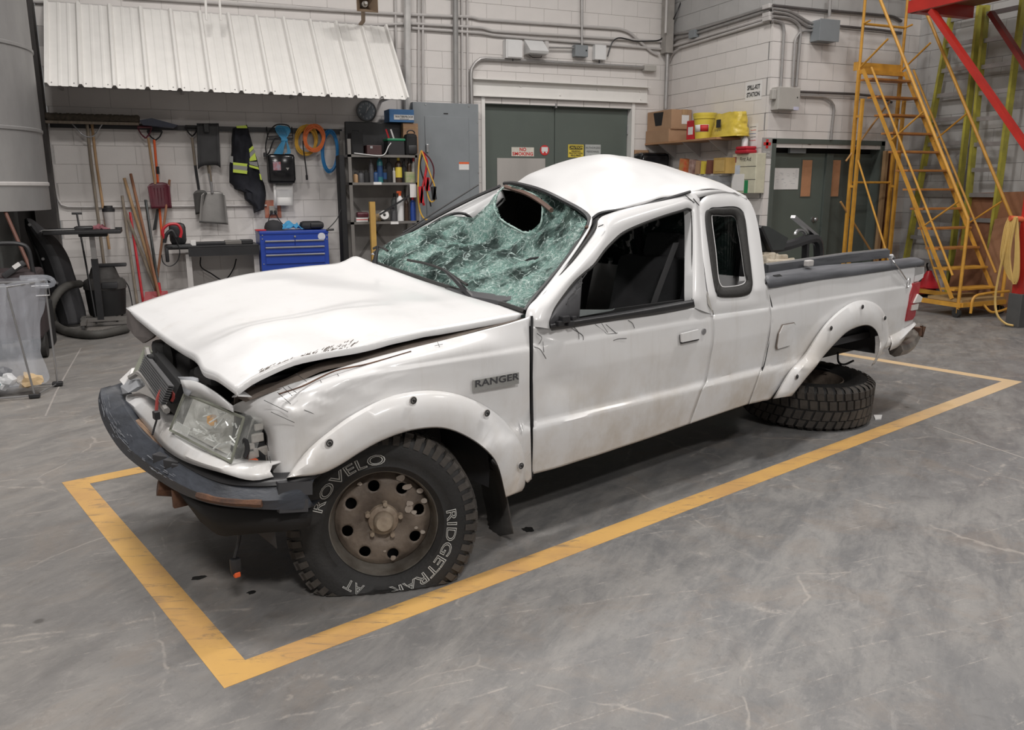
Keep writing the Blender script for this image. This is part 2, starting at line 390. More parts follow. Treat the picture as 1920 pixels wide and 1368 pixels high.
RED = mat('red_enamel', (.50, .028, .018), .38, c2=(.36, .02, .015), scale=3)
WOODB = mat('brown_panel_wood', (.28, .125, .06), .6, c2=(.20, .085, .045), scale=3)
WOODL = mat('pale_wood', (.45, .29, .155), .6, c2=(.33, .20, .10), scale=6, stretch=(6, 6, .6))
WOODG = mat('grey_weathered_wood', (.27, .225, .175), .8, c2=(.17, .14, .11), scale=6, stretch=(6, 6, .6))
CARD = mat('cardboard', (.40, .25, .15), .8, c2=(.34, .205, .12), scale=4)
YPL = mat('yellow_plastic', (.66, .52, .07), .4, nz=.06)
REDP = mat('red_plastic', (.50, .02, .03), .4, nz=.08)
DKRED = mat('maroon_plastic', (.115, .018, .03), .4, c2=(.07, .012, .02), scale=8)
ORG = mat('orange_plastic', (.75, .12, .03), .45, nz=.06)
BLUE = mat('blue_enamel', (.018, .055, .33), .35, nz=.05)
CYAN = mat('light_blue_cord', (.07, .33, .58), .45, nz=.1)
ORC = mat('orange_cord', (.78, .20, .06), .45, nz=.08)
YLC = mat('yellow_cord', (.68, .40, .06), .5, nz=.08)
HOSEY = mat('pale_yellow_hose', (.55, .37, .12), .5, nz=.1)
PAPER = mat('white_paper', (.70, .69, .68), .8, nz=.02)
INK = mat('black_ink', (.02, .02, .02), .7)
REDI = mat('red_ink', (.55, .03, .03), .6)
BLUI = mat('blue_ink', (.04, .12, .35), .6)
GRNI = mat('green_ink', (.02, .22, .08), .6)
DUCT = mat('galvanised_duct_skin', (.34, .335, .33), .45, metal=.3, c2=(.22, .215, .215), scale=1.5, stretch=(1, 1, .4))
DARKM = mat('dark_brown_steel', (.055, .048, .045), .7, c2=(.03, .027, .026), scale=2)
SHELFM = mat('shelf_grey_steel', (.17, .16, .15), .5, metal=.2, nz=.1)
BUMPM = mat('scuffed_blue_black_bumper', (.055, .062, .078), .5, c2=(.022, .025, .032), scale=6, bump=.2, bscale=25, stretch=(1, 1, 4))
SCUFF = mat('pale_scuff', (.19, .20, .22), .7, c2=(.10, .105, .12), scale=30)
CAPM = mat('scuffed_black_rail_cap', (.13, .135, .15), .45, c2=(.055, .058, .065), scale=4, stretch=(.6, 6, 6))
LEDGEM = mat('dirty_shaded_ledge', (.20, .165, .14), .8, c2=(.10, .08, .068), scale=10)  # dirty white ledge with the shade under the hood in its colour
CHARC = mat('charcoal_liner_plastic', (.055, .055, .06), .6, c2=(.03, .03, .033), scale=3)
TLR = mat('red_tail_lens', (.33, .012, .02), .15, nz=.15, coat=.5)
AMB = mat('amber_lens', (.85, .38, .03), .3, nz=.1)
SIL = mat('reflector_silver', (.80, .81, .78), .18, metal=.55, nz=.2, bump=.3, bscale=40)
SPADE = mat('dull_aluminium_scoop', (.27, .26, .25), .45, metal=.5, c2=(.19, .185, .18), scale=3)
NAVY = mat('navy_jacket_cloth', (.012, .013, .02), .85, nz=.3, bump=.4, bscale=12)
HIVIS = mat('hi_vis_yellow', (.62, .78, .10), .6, nz=.05)
SILT = mat('silver_reflective_tape', (.30, .30, .29), .5, nz=.05)

# ------------------------------------------------------------------ lettering
def text_me(s, size, bold=0., outline=0., extr=.0, align='CENTER', sx=1.):
    cu = bpy.data.curves.new('t', 'FONT'); cu.body = s; cu.size = size; cu.align_x = align; cu.align_y = 'CENTER'; cu.offset = bold
    cu.resolution_u = 3; cu.space_character = 1.04
    if outline: cu.fill_mode = 'NONE'; cu.bevel_depth = outline; cu.bevel_resolution = 0
    else: cu.extrude = extr
    o = bpy.data.objects.new('t', cu); COL.objects.link(o)
    dg = bpy.context.evaluated_depsgraph_get(); dg.update()
    me = bpy.data.meshes.new_from_object(o.evaluated_get(dg)); bpy.data.objects.remove(o); bpy.data.curves.remove(cu)
    if sx != 1.:
        for v in me.vertices: v.co.x *= sx
    return me
def text(name, s, size, M, m, parent=None, **kw):
    """M: 4x4 placing local x right, y up, z out of the face"""
    me = text_me(s, size, **kw)
    me.materials.clear(); me.transform(M); return link(name, me, m, parent)
def face_m(o, right, up):
    r = V(right).normalized(); u = V(up).normalized(); n = r.cross(u); o = V(o)
    return Matrix(((r.x, u.x, n.x, o.x), (r.y, u.y, n.y, o.y), (r.z, u.z, n.z, o.z), (0, 0, 0, 1)))
# =================================================================== THE BUILDING
YW = 10.7; X1 = pY(1253, 200, YW).x; Y2 = pX(1438, 250, X1).y; X2 = 9.45
CH = .2085; BLEN = .417
zc0 = pY(485, 277.5, YW).z % CH
TOPZ = 6.3
floor = MB().box((-7, -7, -.2), (12, 13, 0)).build('floor', FLOORM); tag(floor, kind='structure')
ceil = MB().box((-7, -7, TOPZ), (12, 13, TOPZ+.2)).build('ceiling', mat('pale_ceiling', (.45, .45, .45), .9)); tag(ceil, kind='structure')
# back of the hall, out of view
for nm, a, b in (('wall_front', (-7, -7.2, 0), (12, -7, TOPZ)), ('wall_left', (-7.2, -7, 0), (-7, 13, TOPZ))):
    o = MB().box(a, b).build(nm, mat('far_painted_wall', (.5, .49, .48), .9)); tag(o, kind='structure')
BCACHE = {}
def block_me(lx, m, axis):
    k = (round(lx, 4), m.name, axis)
    if k in BCACHE: return BCACHE[k]
    b = MB(); g = .0028
    if axis == 'x': b.box((g, 0, g), (lx-g, .05, CH-g))
    else: b.box((0, g, g), (.05, lx-g, CH-g))
    bm = bmesh.new(); me0 = b.mesh('block'); bm.from_mesh(me0); bpy.data.meshes.remove(me0)
    bmesh.ops.recalc_face_normals(bm, faces=bm.faces[:]); me = bpy.data.meshes.new('block'); bm.to_mesh(me); bm.free(); me.materials.append(m)
    BCACHE[k] = me; return me
def block_wall(name, axis, fixed, s0, s1, z1, openings, mfun, mmort, hide, phase=0.):
    """axis 'x': a face at y=fixed seen from -y; axis 'y': a face at x=fixed seen from -x"""
    m = MB()
    def slab(a, b, za, zb):
        if b-a < .01 or zb-za < .01: return
        if a == s0: a += .01
        if axis == 'x': m.box((a, fixed+.004, za), (b, fixed+.2, zb))
        else: m.box((fixed+.004, a, za), (fixed+.2, b, zb))
    cuts = sorted(openings); cur = s0
    for a, b, zb in cuts: slab(cur, a, 0, z1); slab(a, b, zb, z1); cur = b
    slab(cur, s1, 0, z1)
    wall = m.build(name, mmort); tag(wall, kind='structure')
    allb = []; r = int(-zc0//CH)
    z = zc0-CH*math.ceil(zc0/CH); row = 0
    while z < z1:
        off = (row % 2)*BLEN/2+phase; s = s0-off % BLEN
        s = math.floor((s0-off)/BLEN)*BLEN+off
        while s < s1:
            a, b = max(s, s0), min(s+BLEN, s1)
            for oa, ob, oz in openings:
                if z+CH*.5 < oz:
                    if a >= oa-.01 and b <= ob+.01: a = b
                    elif a < oa < b: b = oa
                    elif a < ob < b: a = ob
            if b-a > .03 and z > -CH*.6:
                zz = max(z, 0)
                P_ = (a+(b-a)/2, fixed, z+CH/2) if axis == 'x' else (fixed, a+(b-a)/2, z+CH/2)
                x, y, dz = topx(P_)
                if -40 < x < 1960 and -30 < y < 1000 and dz > 0 and z >= -.001 and not hide(x, y): allb.append((dz, a, b, z))
            s += BLEN
        z += CH; row += 1
    allb.sort()
    for dz, a, b, z in allb[:296]:
        o = bpy.data.objects.new('block', block_me(b-a, mfun(z, a), axis)); COL.objects.link(o); o.parent = wall
        o.location = (a, fixed, z) if axis == 'x' else (fixed, a, z)
    if len(allb) > 296:
        m = MB()
        for dz, a, b, z in allb[296:]:
            g = .0028
            if axis == 'x': m.box((a+g, fixed, z+g), (b-g, fixed+.05, z+CH-g))
            else: m.box((fixed, a+g, z+g), (fixed+.05, b-g, z+CH-g))
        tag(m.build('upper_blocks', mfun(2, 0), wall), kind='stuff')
    return wall
zbot = 0
def inp(x, y, P_):
    c = False; n = len(P_)
    for i in range(n):
        x1, y1 = P_[i]; x2, y2 = P_[(i+1) % n]
        if (y1 > y) != (y2 > y) and x < (x2-x1)*(y-y1)/(y2-y1)+x1: c = not c
    return c
AWN = [(100, 20), (700, 62), (735, 172), (100, 145)]
TRK = [(270, 600), (480, 520), (660, 500), (760, 450), (960, 360), (1040, 320), (1130, 300), (1350, 350), (1420, 420), (1450, 540), (1700, 520), (1700, 1000), (270, 1000)]
XL = pY(90, 230, YW).x
D1a, D1b, D1z = pY(905, 250, YW).x, pY(1186, 250, YW).x, pY(1040, 187, YW).z
block_wall('wall_back', 'x', YW, XL, X1+.2, 5.0, [(D1a, D1b, D1z)], lambda z, s: BLOCK, MORTAR, lambda x, y: inp(x, y, AWN) or inp(x, y, TRK))
zc = pX(1350, 66, X1).z
D2a, D2b, D2z = pY(1449, 262, Y2).x, pY(1657, 270, Y2).x, pY(1500, 262, Y2).z
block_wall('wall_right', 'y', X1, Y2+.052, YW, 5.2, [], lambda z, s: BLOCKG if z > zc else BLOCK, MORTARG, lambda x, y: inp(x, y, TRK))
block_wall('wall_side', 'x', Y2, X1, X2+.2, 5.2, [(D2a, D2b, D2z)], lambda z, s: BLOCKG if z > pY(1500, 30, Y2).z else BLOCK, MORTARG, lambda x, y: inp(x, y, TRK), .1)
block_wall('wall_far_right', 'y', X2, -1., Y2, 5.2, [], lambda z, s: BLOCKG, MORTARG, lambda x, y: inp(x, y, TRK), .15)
# thin left return behind the duct and the dark corner column
o = MB().box((-7, YW+.02, 0), (XL-.02, YW+.2, TOPZ)).build('wall_corner', mat('dark_corner_steel', (.045, .04, .038), .8)); tag(o, kind='structure')
for nm, a, b in (('wall_upper', (XL, YW+.02, 5.0), (12, YW+.2, TOPZ)), ('wall_upper', (X1+.02, Y2+.02, 5.2), (12, Y2+.2, TOPZ)), ('wall_upper', (X2+.02, -7, 5.2), (X2+.2, Y2, TOPZ)), ('wall_upper', (X1+.02, Y2, 5.2), (X1+.2, YW, TOPZ)), ('wall_upper', (X2+.02, -7, 0), (X2+.2, -1, 5.2))):
    o = MB().box(a, b).build(nm, mat('far_painted_wall', (.5, .49, .48), .9)); tag(o, kind='structure')
# yellow floor box
m = MB()
A_, B_, C_ = pZ(420.3, 1290.3), pZ(111, 905.5), pZ(1917.2, 715.6); A2, B2, C2 = pZ(448, 1247), pZ(158, 908), pZ(1872, 714.4)
u_ = (C_-A_).normalized(); v_ = V((-u_.y, u_.x, 0)); Lw, Ww = (C_-A_).length, (B_-A_).length
wd = .105
def strip_(p, q, n_, wdt=wd):
    return [p, q, q+n_*wdt, p+n_*wdt]
z_ = V((0, 0, .0012))
for p in (strip_(A_, A_+u_*Lw, v_), strip_(A_+v_*(Ww-wd), A_+u_*Lw+v_*(Ww-wd), v_), strip_(A_+v_*wd+u_*wd, A_+v_*(Ww-wd)+u_*wd, -u_), strip_(A_+u_*Lw+v_*wd, A_+u_*Lw+v_*(Ww-wd), -u_)):
    m.prism([q.copy() for q in p], z_)
o = m.build('floor_marking', LINEM); tag(o, 'worn yellow painted rectangle line on the concrete floor around the truck', 'floor marking')
# floor joint and oil spots
m = MB()
for pl in ([(152, 652), (130, 690), (105, 735), (85, 780)], [(1750, 800), (1800, 817), (1860, 838), (1925, 860)]):
    p = [pZ(x, y, .0005) for x, y in pl]
    for a, b in zip(p, p[1:]): m.bar(a, b, .012, .001)
tag(m.build('trim_1', mat('pale_joint_filler', (.27, .25, .235), .8)), kind='structure')
def puddle(px, py, r, n=26, seed=1, ax=1.):
    rg = random.Random(seed); c = pZ(px, py); pts = []
    for k in range(n):
        a = 2*pi*k/n; rr_ = r*(.85+.35*noise.noise(V((cos(a)*1.6, sin(a)*1.6, seed)))+rg.uniform(-.06, .06)); pts.append(c+V((cos(a)*rr_*ax, sin(a)*rr_, 0)))
    return MB().prism(pts, (0, 0, .0008))
OIL = mat('oil_stain', (.02, .02, .02), .25)
for i, (x, y, r, ax) in enumerate(((990, 992, .03, 1), (222, 1152/1.0, .0, 1), (372, 1083, .018, 1.9), (472, 1110, .014, 1.5))):
    if r: tag(puddle(x, y, r, seed=i+3, ax=ax).build('oil_spot', OIL), ('small dark oil spot on the floor right of the front tyre', '', 'elongated dark oil spot on the floor below the bumper', 'dark oil drip on the floor beside the flat tyre')[i], 'stain')
MB_ = MB().prism([pZ(1638, 779), pZ(1641, 787), pZ(1652, 786), pZ(1654, 779)], (0, 0, .006)); tag(MB_.build('plastic_scrap', WHT), 'small white plastic scrap on the floor right of the loose tyre', 'scrap')

# ---- authoring in world space for things
ORG_ = {}
def T_(name, label, c, at, group=None):
    t = thing(name, label, c, V(at), 0, group); ORG_[t.name] = V(at); return t
def part(t, name, m, mt, smooth=False, par=None, thick=0.):
    m.xf(Matrix.Translation(-ORG_[t.name])); return m.build(name, mt, par or t, smooth, thick)
def one(name, m, mt, label, c, smooth=False, group=None, thick=0.):
    return tag(m.build(name, mt, None, smooth, thick), label, c, group)
def WB(px, py, d=.0): return pY(px, py, YW-d)
def WR(px, py, d=.0): return pX(px, py, X1-d)
def WS(px, py, d=.0): return pY(px, py, Y2-d)
def ptext(t, name, s, size, M, m, par=None, **kw):
    M = Matrix.Translation(-ORG_[t.name])@M; return text(name, s, size, M, m, par or t, **kw)

# ---- double door in the back wall
d1 = thing('door_1', None, None, (0, 0, 0)); d1['kind'] = 'structure'; ORG_[d1.name] = V((0, 0, 0))
Yd = YW+.09
m = MB(); fw_ = .05
m.box((D1a-.02, YW-.02, 0), (D1a+fw_-.02, Yd+.06, D1z)); m.box((D1b-fw_+.02, YW-.02, 0), (D1b+.02, Yd+.06, D1z)); part(d1, 'door_frame', m, METALW)
m = MB(); m.box((D1a, YW+.01, D1z-.09), (D1b, Yd+.06, D1z)); part(d1, 'door_header', m, GRN2)
mx = pY(1040, 250, Yd).x
for a, b in ((D1a+.04, mx-.004), (mx+.004, D1b-.04)):
    leaf = part(d1, 'door_leaf', MB().box((a, Yd, .01), (b, Yd+.045, D1z-.08), .004), GRN)
    for z in (.4, 1.4, 2.2):
        x = a-.008 if a < mx-.1 else b-.008
        part(d1, 'hinge', MB().cyl((x+.008, Yd-.01, z), (x+.008, Yd-.01, z+.12), .009, 8), STEEL, True, leaf)
p = pY(1043, 198, YW-.01); part(d1, 'top_bolt', MB().box(p+V((-.012, 0, -.03)), p+V((.012, Yd-YW, .03))), STEEL)
a, b = pY(932, 296, Yd-.01), pY(1022, 345, Yd-.01)
pan = part(d1, 'kick_plate', MB().box((a.x, Yd-.012, a.z-.9), (b.x, Yd, a.z)), mat('brushed_plate', (.45, .43, .41), .45, metal=.3, nz=.12, scale=2, stretch=(1, 1, .2)))
def sign(t, nm, c, wh, th, mt, dirn='y'):
    w_, h_ = wh
    if dirn == 'y': return MB().box((c[0]-w_/2, c[1]-th, c[2]-h_/2), (c[0]+w_/2, c[1], c[2]+h_/2))
    return MB().box((c[0]-th, c[1]-w_/2, c[2]-h_/2), (c[0], c[1]+w_/2, c[2]+h_/2))
def qsize(x0, y0, x1, y1, Y):
    a, b = pY(x0, (y0+y1)/2, Y), pY(x1, (y0+y1)/2, Y); c, d = pY((x0+x1)/2, y0, Y), pY((x0+x1)/2, y1, Y)
    return V(((a.x+b.x)/2, Y, (c.z+d.z)/2)), abs(b.x-a.x), abs(c.z-d.z)
FR = (1, 0, 0), (0, 0, 1)
c, w_, h_ = qsize(959, 276, 1001, 293, Yd-.004)
s = T_('sign', 'white NO SMOKING sign with red letters on the left green door', 'sign', c)
pl = part(s, 'sign_plate', sign(s, '', c, (w_, h_), .003, None), mat('cream_sign', (.62, .59, .52), .6))
ptext(s, 'lettering', 'NO', h_*.52, face_m(c+V((0, -.0045, h_*.24)), *FR), REDI, pl, bold=.002); ptext(s, 'lettering', 'SMOKING', h_*.50, face_m(c+V((0, -.0045, -h_*.24)), *FR), REDI, pl, bold=.002, sx=1.12)
c, w_, h_ = qsize(1012, 271, 1030, 292, Yd-.004)
s = T_('sign', 'round red prohibition sticker with a white vehicle symbol on the green door', 'sign', c)
pl = part(s, 'sign_plate', MB().cyl(c, c+V((0, -.003, 0)), h_*.46, 28), REDI)
m = MB(); q = c+V((0, -.004, 0)); m.box(q+V((-w_*.33, -.002, -h_*.12)), q+V((w_*.33, 0, h_*.28))); part(s, 'vehicle_symbol', m, PAPER, False, pl)
for k in (-.18, .18): part(s, 'wheel_mark', MB().cyl(q+V((w_*k, -.002, -h_*.18)), q+V((w_*k, 0, -h_*.18)), h_*.09, 12), PAPER, False, pl)
c, w_, h_ = qsize(1065, 271, 1094, 295, Yd-.004)
s = T_('sign', 'yellow CAUTION hearing protection required sign on the right green door', 'sign', c)
pl = part(s, 'sign_plate', sign(s, '', c, (w_, h_), .003, None), YPL)
part(s, 'caution_panel', MB().box(c+V((-w_*.42, -.005, h_*.12)), c+V((w_*.42, -.003, h_*.42))), INK, False, pl)
ptext(s, 'lettering', 'CAUTION', h_*.27, face_m(c+V((0, -.0065, h_*.27)), *FR), YPL, pl, bold=.001, sx=1.05)
for i, tx in enumerate(('HEARING', 'PROTECTION', 'REQUIRED')): ptext(s, 'lettering', tx, h_*.19, face_m(c+V((0, -.0045, -h_*(.02+.17*i))), *FR), INK, pl, bold=.001)
c, w_, h_ = qsize(1097, 271, 1126, 298, Yd-.004)
s = T_('sign', 'grey-white AUTHORIZED PERSONNEL sign beside the yellow caution sign', 'sign', c)
pl = part(s, 'sign_plate', sign(s, '', c, (w_, h_), .003, None), mat('grey_sign', (.42, .44, .43), .5))
ptext(s, 'lettering', 'AUTHORIZED', h_*.185, face_m(c+V((0, -.0045, h_*.27)), *FR), INK, pl); ptext(s, 'lettering', 'PERSONNEL', h_*.185, face_m(c+V((0, -.0045, -h_*.0)), *FR), INK, pl); ptext(s, 'lettering', 'ONLY', h_*.185, face_m(c+V((0, -.0045, -h_*.27)), *FR), INK, pl)
# steel lintel over the door
za, zb = WB(900, 150).z, WB(1040, 186, .06).z; xa, xb = WB(884, 165).x, WB(1213, 178).x
m = MB(); m.box((xa, YW-.06, zb), (xb, YW, zb+.012)); m.box((xa, YW-.012, zb), (xb, YW, za)); m.box((xa, YW-.09, za), (xb, YW, za+.012))
lint = m.build('trim_2', METALW); tag(lint, kind='structure')
for px, py in ((976, 161), (1120, 168), (1200, 172), (1050, 178), (1201, 186)):
    p = WB(px, py, .012); MB().cyl(p, p+V((0, -.014, 0)), .012, 8).build('bolt', METALW, lint, True)

# ---- double door in the side wall (single leaf with window in view)
d2 = thing('door_2', None, None, (0, 0, 0)); d2['kind'] = 'structure'; ORG_[d2.name] = V((0, 0, 0))
Yd2 = Y2+.14
m = MB(); m.box((D2a-.01, Y2-.015, 0), (D2a+.05, Yd2+.06, D2z)); m.box((D2b-.05, Y2-.015, 0), (D2b+.01, Yd2+.06, D2z)); m.box((D2a-.01, Y2-.015, D2z-.05), (D2b+.01, Yd2+.06, D2z+.01)); part(d2, 'door_frame', m, GRN2)
x0 = D2a+.05; x1_ = pY(1543, 350, Yd2).x; x2_ = pY(1556, 350, Yd2).x; zt = pY(1500, 287, Yd2).z
part(d2, 'transom_panel', MB().box((D2a+.05, Yd2+.03, zt), (D2b-.05, Yd2+.05, D2z-.05)), VOID)
L1 = part(d2, 'door_leaf', MB().box((x0, Yd2, .01), (x1_, Yd2+.045, zt), .003), GRN)
part(d2, 'centre_mullion', MB().box((x1_+.004, Yd2-.03, .0), (x2_-.004, Yd2+.04, zt)), GRN2)
L2 = part(d2, 'door_leaf', MB().box((x2_, Yd2, .01), (D2b-.05, Yd2+.045, zt), .003), GRN2)
for (px0, py0, px1, py1), lf in (((1505, 300, 1518, 368), L1), ((1557, 300, 1571, 368), L2)):
    a = pY(px0, py0, Yd2-.004); b = pY(px1, py1, Yd2-.004); part(d2, 'window_frame', MB().box((a.x-.012, Yd2-.006, b.z-.012), (b.x+.012, Yd2, a.z+.012)), GRN2, False, lf); part(d2, 'window_pane', MB().box((a.x, Yd2-.009, b.z), (b.x, Yd2-.006, a.z)), mat('orange_board_behind_glass', (.42, .215, .12), .25, nz=.12), False, lf)
p = pY(1525, 411, Yd2-.01); m = MB(); m.cyl(p, p+V((0, .02, 0)), .032, 16); m.lathe([(0, -.04), (.02, -.038), (.03, -.02), (.02, 0), (.012, .01)], 16, p+V((0, -.03, 0)), Matrix.Rotation(radians(-90), 3, 'X')); part(d2, 'door_knob', m, STEEL, True, L1)
p = pY(1495, 282, Yd2-.05); m = MB(); m.box(p+V((-.13, -.02, -.035)), p+V((.13, .03, .03)), .006); dc = part(d2, 'door_closer', m, GRYBOX); m = MB(); m.tube([p+V((0, -.02, .03)), p+V((.02, -.03, .06)), p+V((-.1, -.06, .07)), p+V((.13, -.09, .07))], .007, 6); part(d2, 'closer_arm', m, STEEL, True, dc)
c, w_, h_ = qsize(1449, 315, 1497, 355, Yd2-.004); nt = T_('notice', 'white printed floor-plan sheet taped to the green-grey side door', 'notice', c)
ns_ = part(nt, 'sheet', sign(nt, '', c, (w_, h_), .002, None), PAPER)
m = MB(); rg = random.Random(5)
for k in range(26): x = rg.uniform(-.4, .3)*w_; z = rg.uniform(-.35, .3)*h_; l = rg.uniform(.02, .12)*w_; m.box(c+V((x, -.003, z)), c+V((x+l, -.002, z+.003)))
for k in range(8): m.box(c+V((w_*.36, -.003, h_*(.4-k*.05))), c+V((w_*.45, -.002, h_*(.4-k*.05)+.003)))
tag(part(nt, 'printed_lines', m, mat('grey_print', (.35, .36, .40), .8), False, ns_), kind='stuff')
# wooden studs right of the side door
for i, (px, tx) in enumerate(((1662, 280), (1672, 280), (1683, 270))):
    a = WS(px, 300, .06); one('wood_stud', MB().box((a.x-.03, Y2-.07, 0), (a.x+.025, Y2-.02, a.z+.12)), WOODL if i != 1 else WOODB, ('pale wooden upright board against the wall next to the side door', 'darker middle wooden upright behind the yellow stair', 'pale wooden upright nearest the room corner')[i], 'board')
# corner column / pipes
cx = pY(1252, 60, YW-.10); m = MB(); m.box((cx.x-.06, YW-.16, pY(1252, 100, YW-.1).z), (cx.x+.06, YW-.02, TOPZ)); one('steel_column', m, mat('grey_column', (.33, .31, .29), .6), 'grey steel column rising in the wall corner above the boxes', 'column')
a = pY(1254, 205, YW-.08); one('conduit', MB().cyl((cx.x+.01, YW-.10, a.z), (cx.x+.01, YW-.10, pY(1252, 100, YW-.1).z), .032, 14), GALV, 'thick grey pipe coming down the corner below the steel column', 'pipe', True)
a = pY(1246, 50, YW-.15); one('conduit', MB().cyl((a.x, YW-.18, pY(1246, 62, YW-.18).z), (a.x, YW-.18, TOPZ), .018, 8), GALVL, 'thin white pipe just left of the corner column', 'pipe', True)

def conduit(pts, r, mt, label, w=WB, d=.03, sm=True):
    P_ = [w(p[0], p[1], p[2] if len(p) > 2 else d) for p in pts]; Q = []
    for i, p in enumerate(P_):
        if 0 < i < len(P_)-1:
            a, b = P_[i-1], P_[i+1]; q = min(.08, (p-a).length*.4, (b-p).length*.4); Q += [p+(a-p).normalized()*q, p*.5+(p+(a-p).normalized()*q)*.25+(p+(b-p).normalized()*q)*.25, p+(b-p).normalized()*q]
        else: Q.append(p)
    return one('conduit', MB().tube(Q, r, 8), mt, label, 'pipe', True)
conduit([(230, -6), (480, 10), (760, 27), (885, 32), (898, 36), (1162, 54), (1180, 60), (1222, 98), (1234, 103)], .020, GALVL, 'uppermost horizontal pipe on the back wall, dropping diagonally near the corner')
conduit([(55, 2), (480, 33), (700, 47), (770, 44), (905, 52), (922, 58), (1240, 78)], .018, GALVL, 'second horizontal pipe on the back wall just above the white awning')
conduit([(772, 53), (905, 62), (925, 66), (1240, 92)], .018, GALVL, 'third horizontal pipe on the back wall running over the white boxes')
conduit([(764, -10), (764, 215)], .045, mat('white_pipe', (.52, .51, .50), .5), 'thick white vertical pipe right of the awning', d=.07)
conduit([(741, -10), (743, 110)], .012, GALVL, 'thin white vertical pipe left of the thick white pipe')
conduit([(785, -10), (785, 192)], .014, GALVL, 'thin white vertical pipe directly right of the thick white pipe')
conduit([(793, -10), (793, 192)], .014, GALVL, 'second thin white vertical pipe right of the thick white pipe')
conduit([(854, -10), (855, 194)], .036, mat('grey_pipe', (.28, .275, .27), .5, metal=.2), 'thick grey vertical pipe entering the grey electrical panel', d=.06)
conduit([(866, -10), (867, 194)], .013, GALVL, 'thin pipe directly right of the thick grey pipe')
conduit([(876, -10), (877, 194)], .013, GALVL, 'thin pipe second to the right of the thick grey pipe')
conduit([(885, 196), (883, 128), (900, 109), (1212, 127)], .024, GALV, 'grey pipe bending over the double door to a small end box', d=.05)
conduit([(1091, -10), (1091, 86)], .018, GALV, 'grey vertical pipe dropping to the small grey-green box over the door', d=.05)
conduit([(1028, 89), (1078, 90)], .012, GALV, 'short grey pipe between the white lamp and the grey-green box', d=.06)
conduit([(88, 222), (103, 348), (112, 387), (150, 388), (500, 385)], .012, GALVL, 'thin white pipe curving down the left wall edge and running behind the tools')
conduit([(385, -8), (387, 38)], .014, METALW, 'left of two short white rods above the awning', d=.5)
conduit([(411, -8), (414, 38)], .014, METALW, 'right of two short white rods above the awning', d=.5)
def wbox(name, px0, py0, px1, py1, dep, mt, label, c, w=WB, Yf=None, bev=.006):
    Yf = YW if Yf is None else Yf
    a = pY(px0, (py0+py1)/2, Yf-dep); b = pY(px1, (py0+py1)/2, Yf-dep); t = pY((px0+px1)/2, py0, Yf-dep); u = pY((px0+px1)/2, py1, Yf-dep)
    s = T_(name, label, c, (a.x, Yf, u.z)); bd = part(s, 'housing', MB().box((a.x, Yf-dep, u.z), (b.x, Yf-.001, t.z), bev), mt); return s, bd, V((a.x, Yf-dep, u.z)), V((b.x, Yf-dep, t.z))
s, bd, a, b = wbox('end_box', 1209, 122, 1231, 133, .09, GRYL, 'small grey box at the right end of the pipe over the double door', 'junction box')
s, bd, a, b = wbox('wall_box', 949, 74, 979, 109, .12, WHT, 'square white box on the back wall, leftmost over the double door', 'junction box'); part(s, 'lid', MB().box((a.x+.02, a.y-.012, a.z+.01), (b.x, a.y, b.z-.01), .004), WHT, False, bd); part(s, 'cable_gland', MB().cyl(V(((a.x+b.x)/2, a.y+.06, a.z-.03)), V(((a.x+b.x)/2, a.y+.06, a.z)), .015, 8), BLK, True, bd)
s = T_('wall_lamp', 'white emergency lamp with sloping hood between the two white boxes over the door', 'lamp', WB(1009, 100))
a, b = WB(991, 98, .16), WB(1026, 98, .16); t = WB(1009, 75, .02)
m = MB(); m.prism([(a.x, YW-.22, a.z+.02), (a.x, YW-.01, t.z), (a.x, YW-.01, a.z-.01), (a.x, YW-.2, a.z-.01)], (b.x-a.x, 0, 0)); hd = part(s, 'lamp_hood', m, WHT)
m = MB(); m.tube([V((a.x+.05, YW-.05, a.z-.01)), V((a.x+.1, YW-.08, a.z-.05)), V((b.x-.04, YW-.05, a.z-.04)), V((b.x, YW-.04, a.z+.04))], .004, 5); part(s, 'lamp_lead', m, BLK, True, hd)
part(s, 'side_bracket', MB().box((b.x, YW-.1, a.z+.03), (b.x+.05, YW-.02, t.z-.02)), GALVL, False, hd)
s, bd, a, b = wbox('junction_box', 1079, 84, 1103, 106, .11, GRYBOX, 'small grey-green box under the vertical pipe over the door', 'junction box'); q = V((b.x-.03, a.y, b.z-.07)); part(s, 'knockout', MB().cyl(q, q+V((0, -.004, 0)), .012, 10), INK, True, bd)
s, bd, a, b = wbox('wall_box', 1116, 84, 1137, 112, .09, WHT, 'white upright box on the back wall, rightmost over the double door', 'junction box'); part(s, 'bottom_gland', MB().cyl(V(((a.x+b.x)/2, a.y+.04, a.z-.04)), V(((a.x+b.x)/2, a.y+.04, a.z)), .01, 8), BLK, True, bd)
m = MB(); m.tube(dens([WB(x, y, .05) for x, y in ((1139, 106), (1143, 92), (1149, 78), (1160, 71), (1178, 74), (1190, 77), (1215, 77), (1236, 75), (1248, 64), (1256, 50))]+[WB(1268, 25, .22), WB(1281, -6, .2)], 60), .009, 6); one('black_cable', m, BLK, 'black cable looping from the right white box up into the corner', 'cable', True)
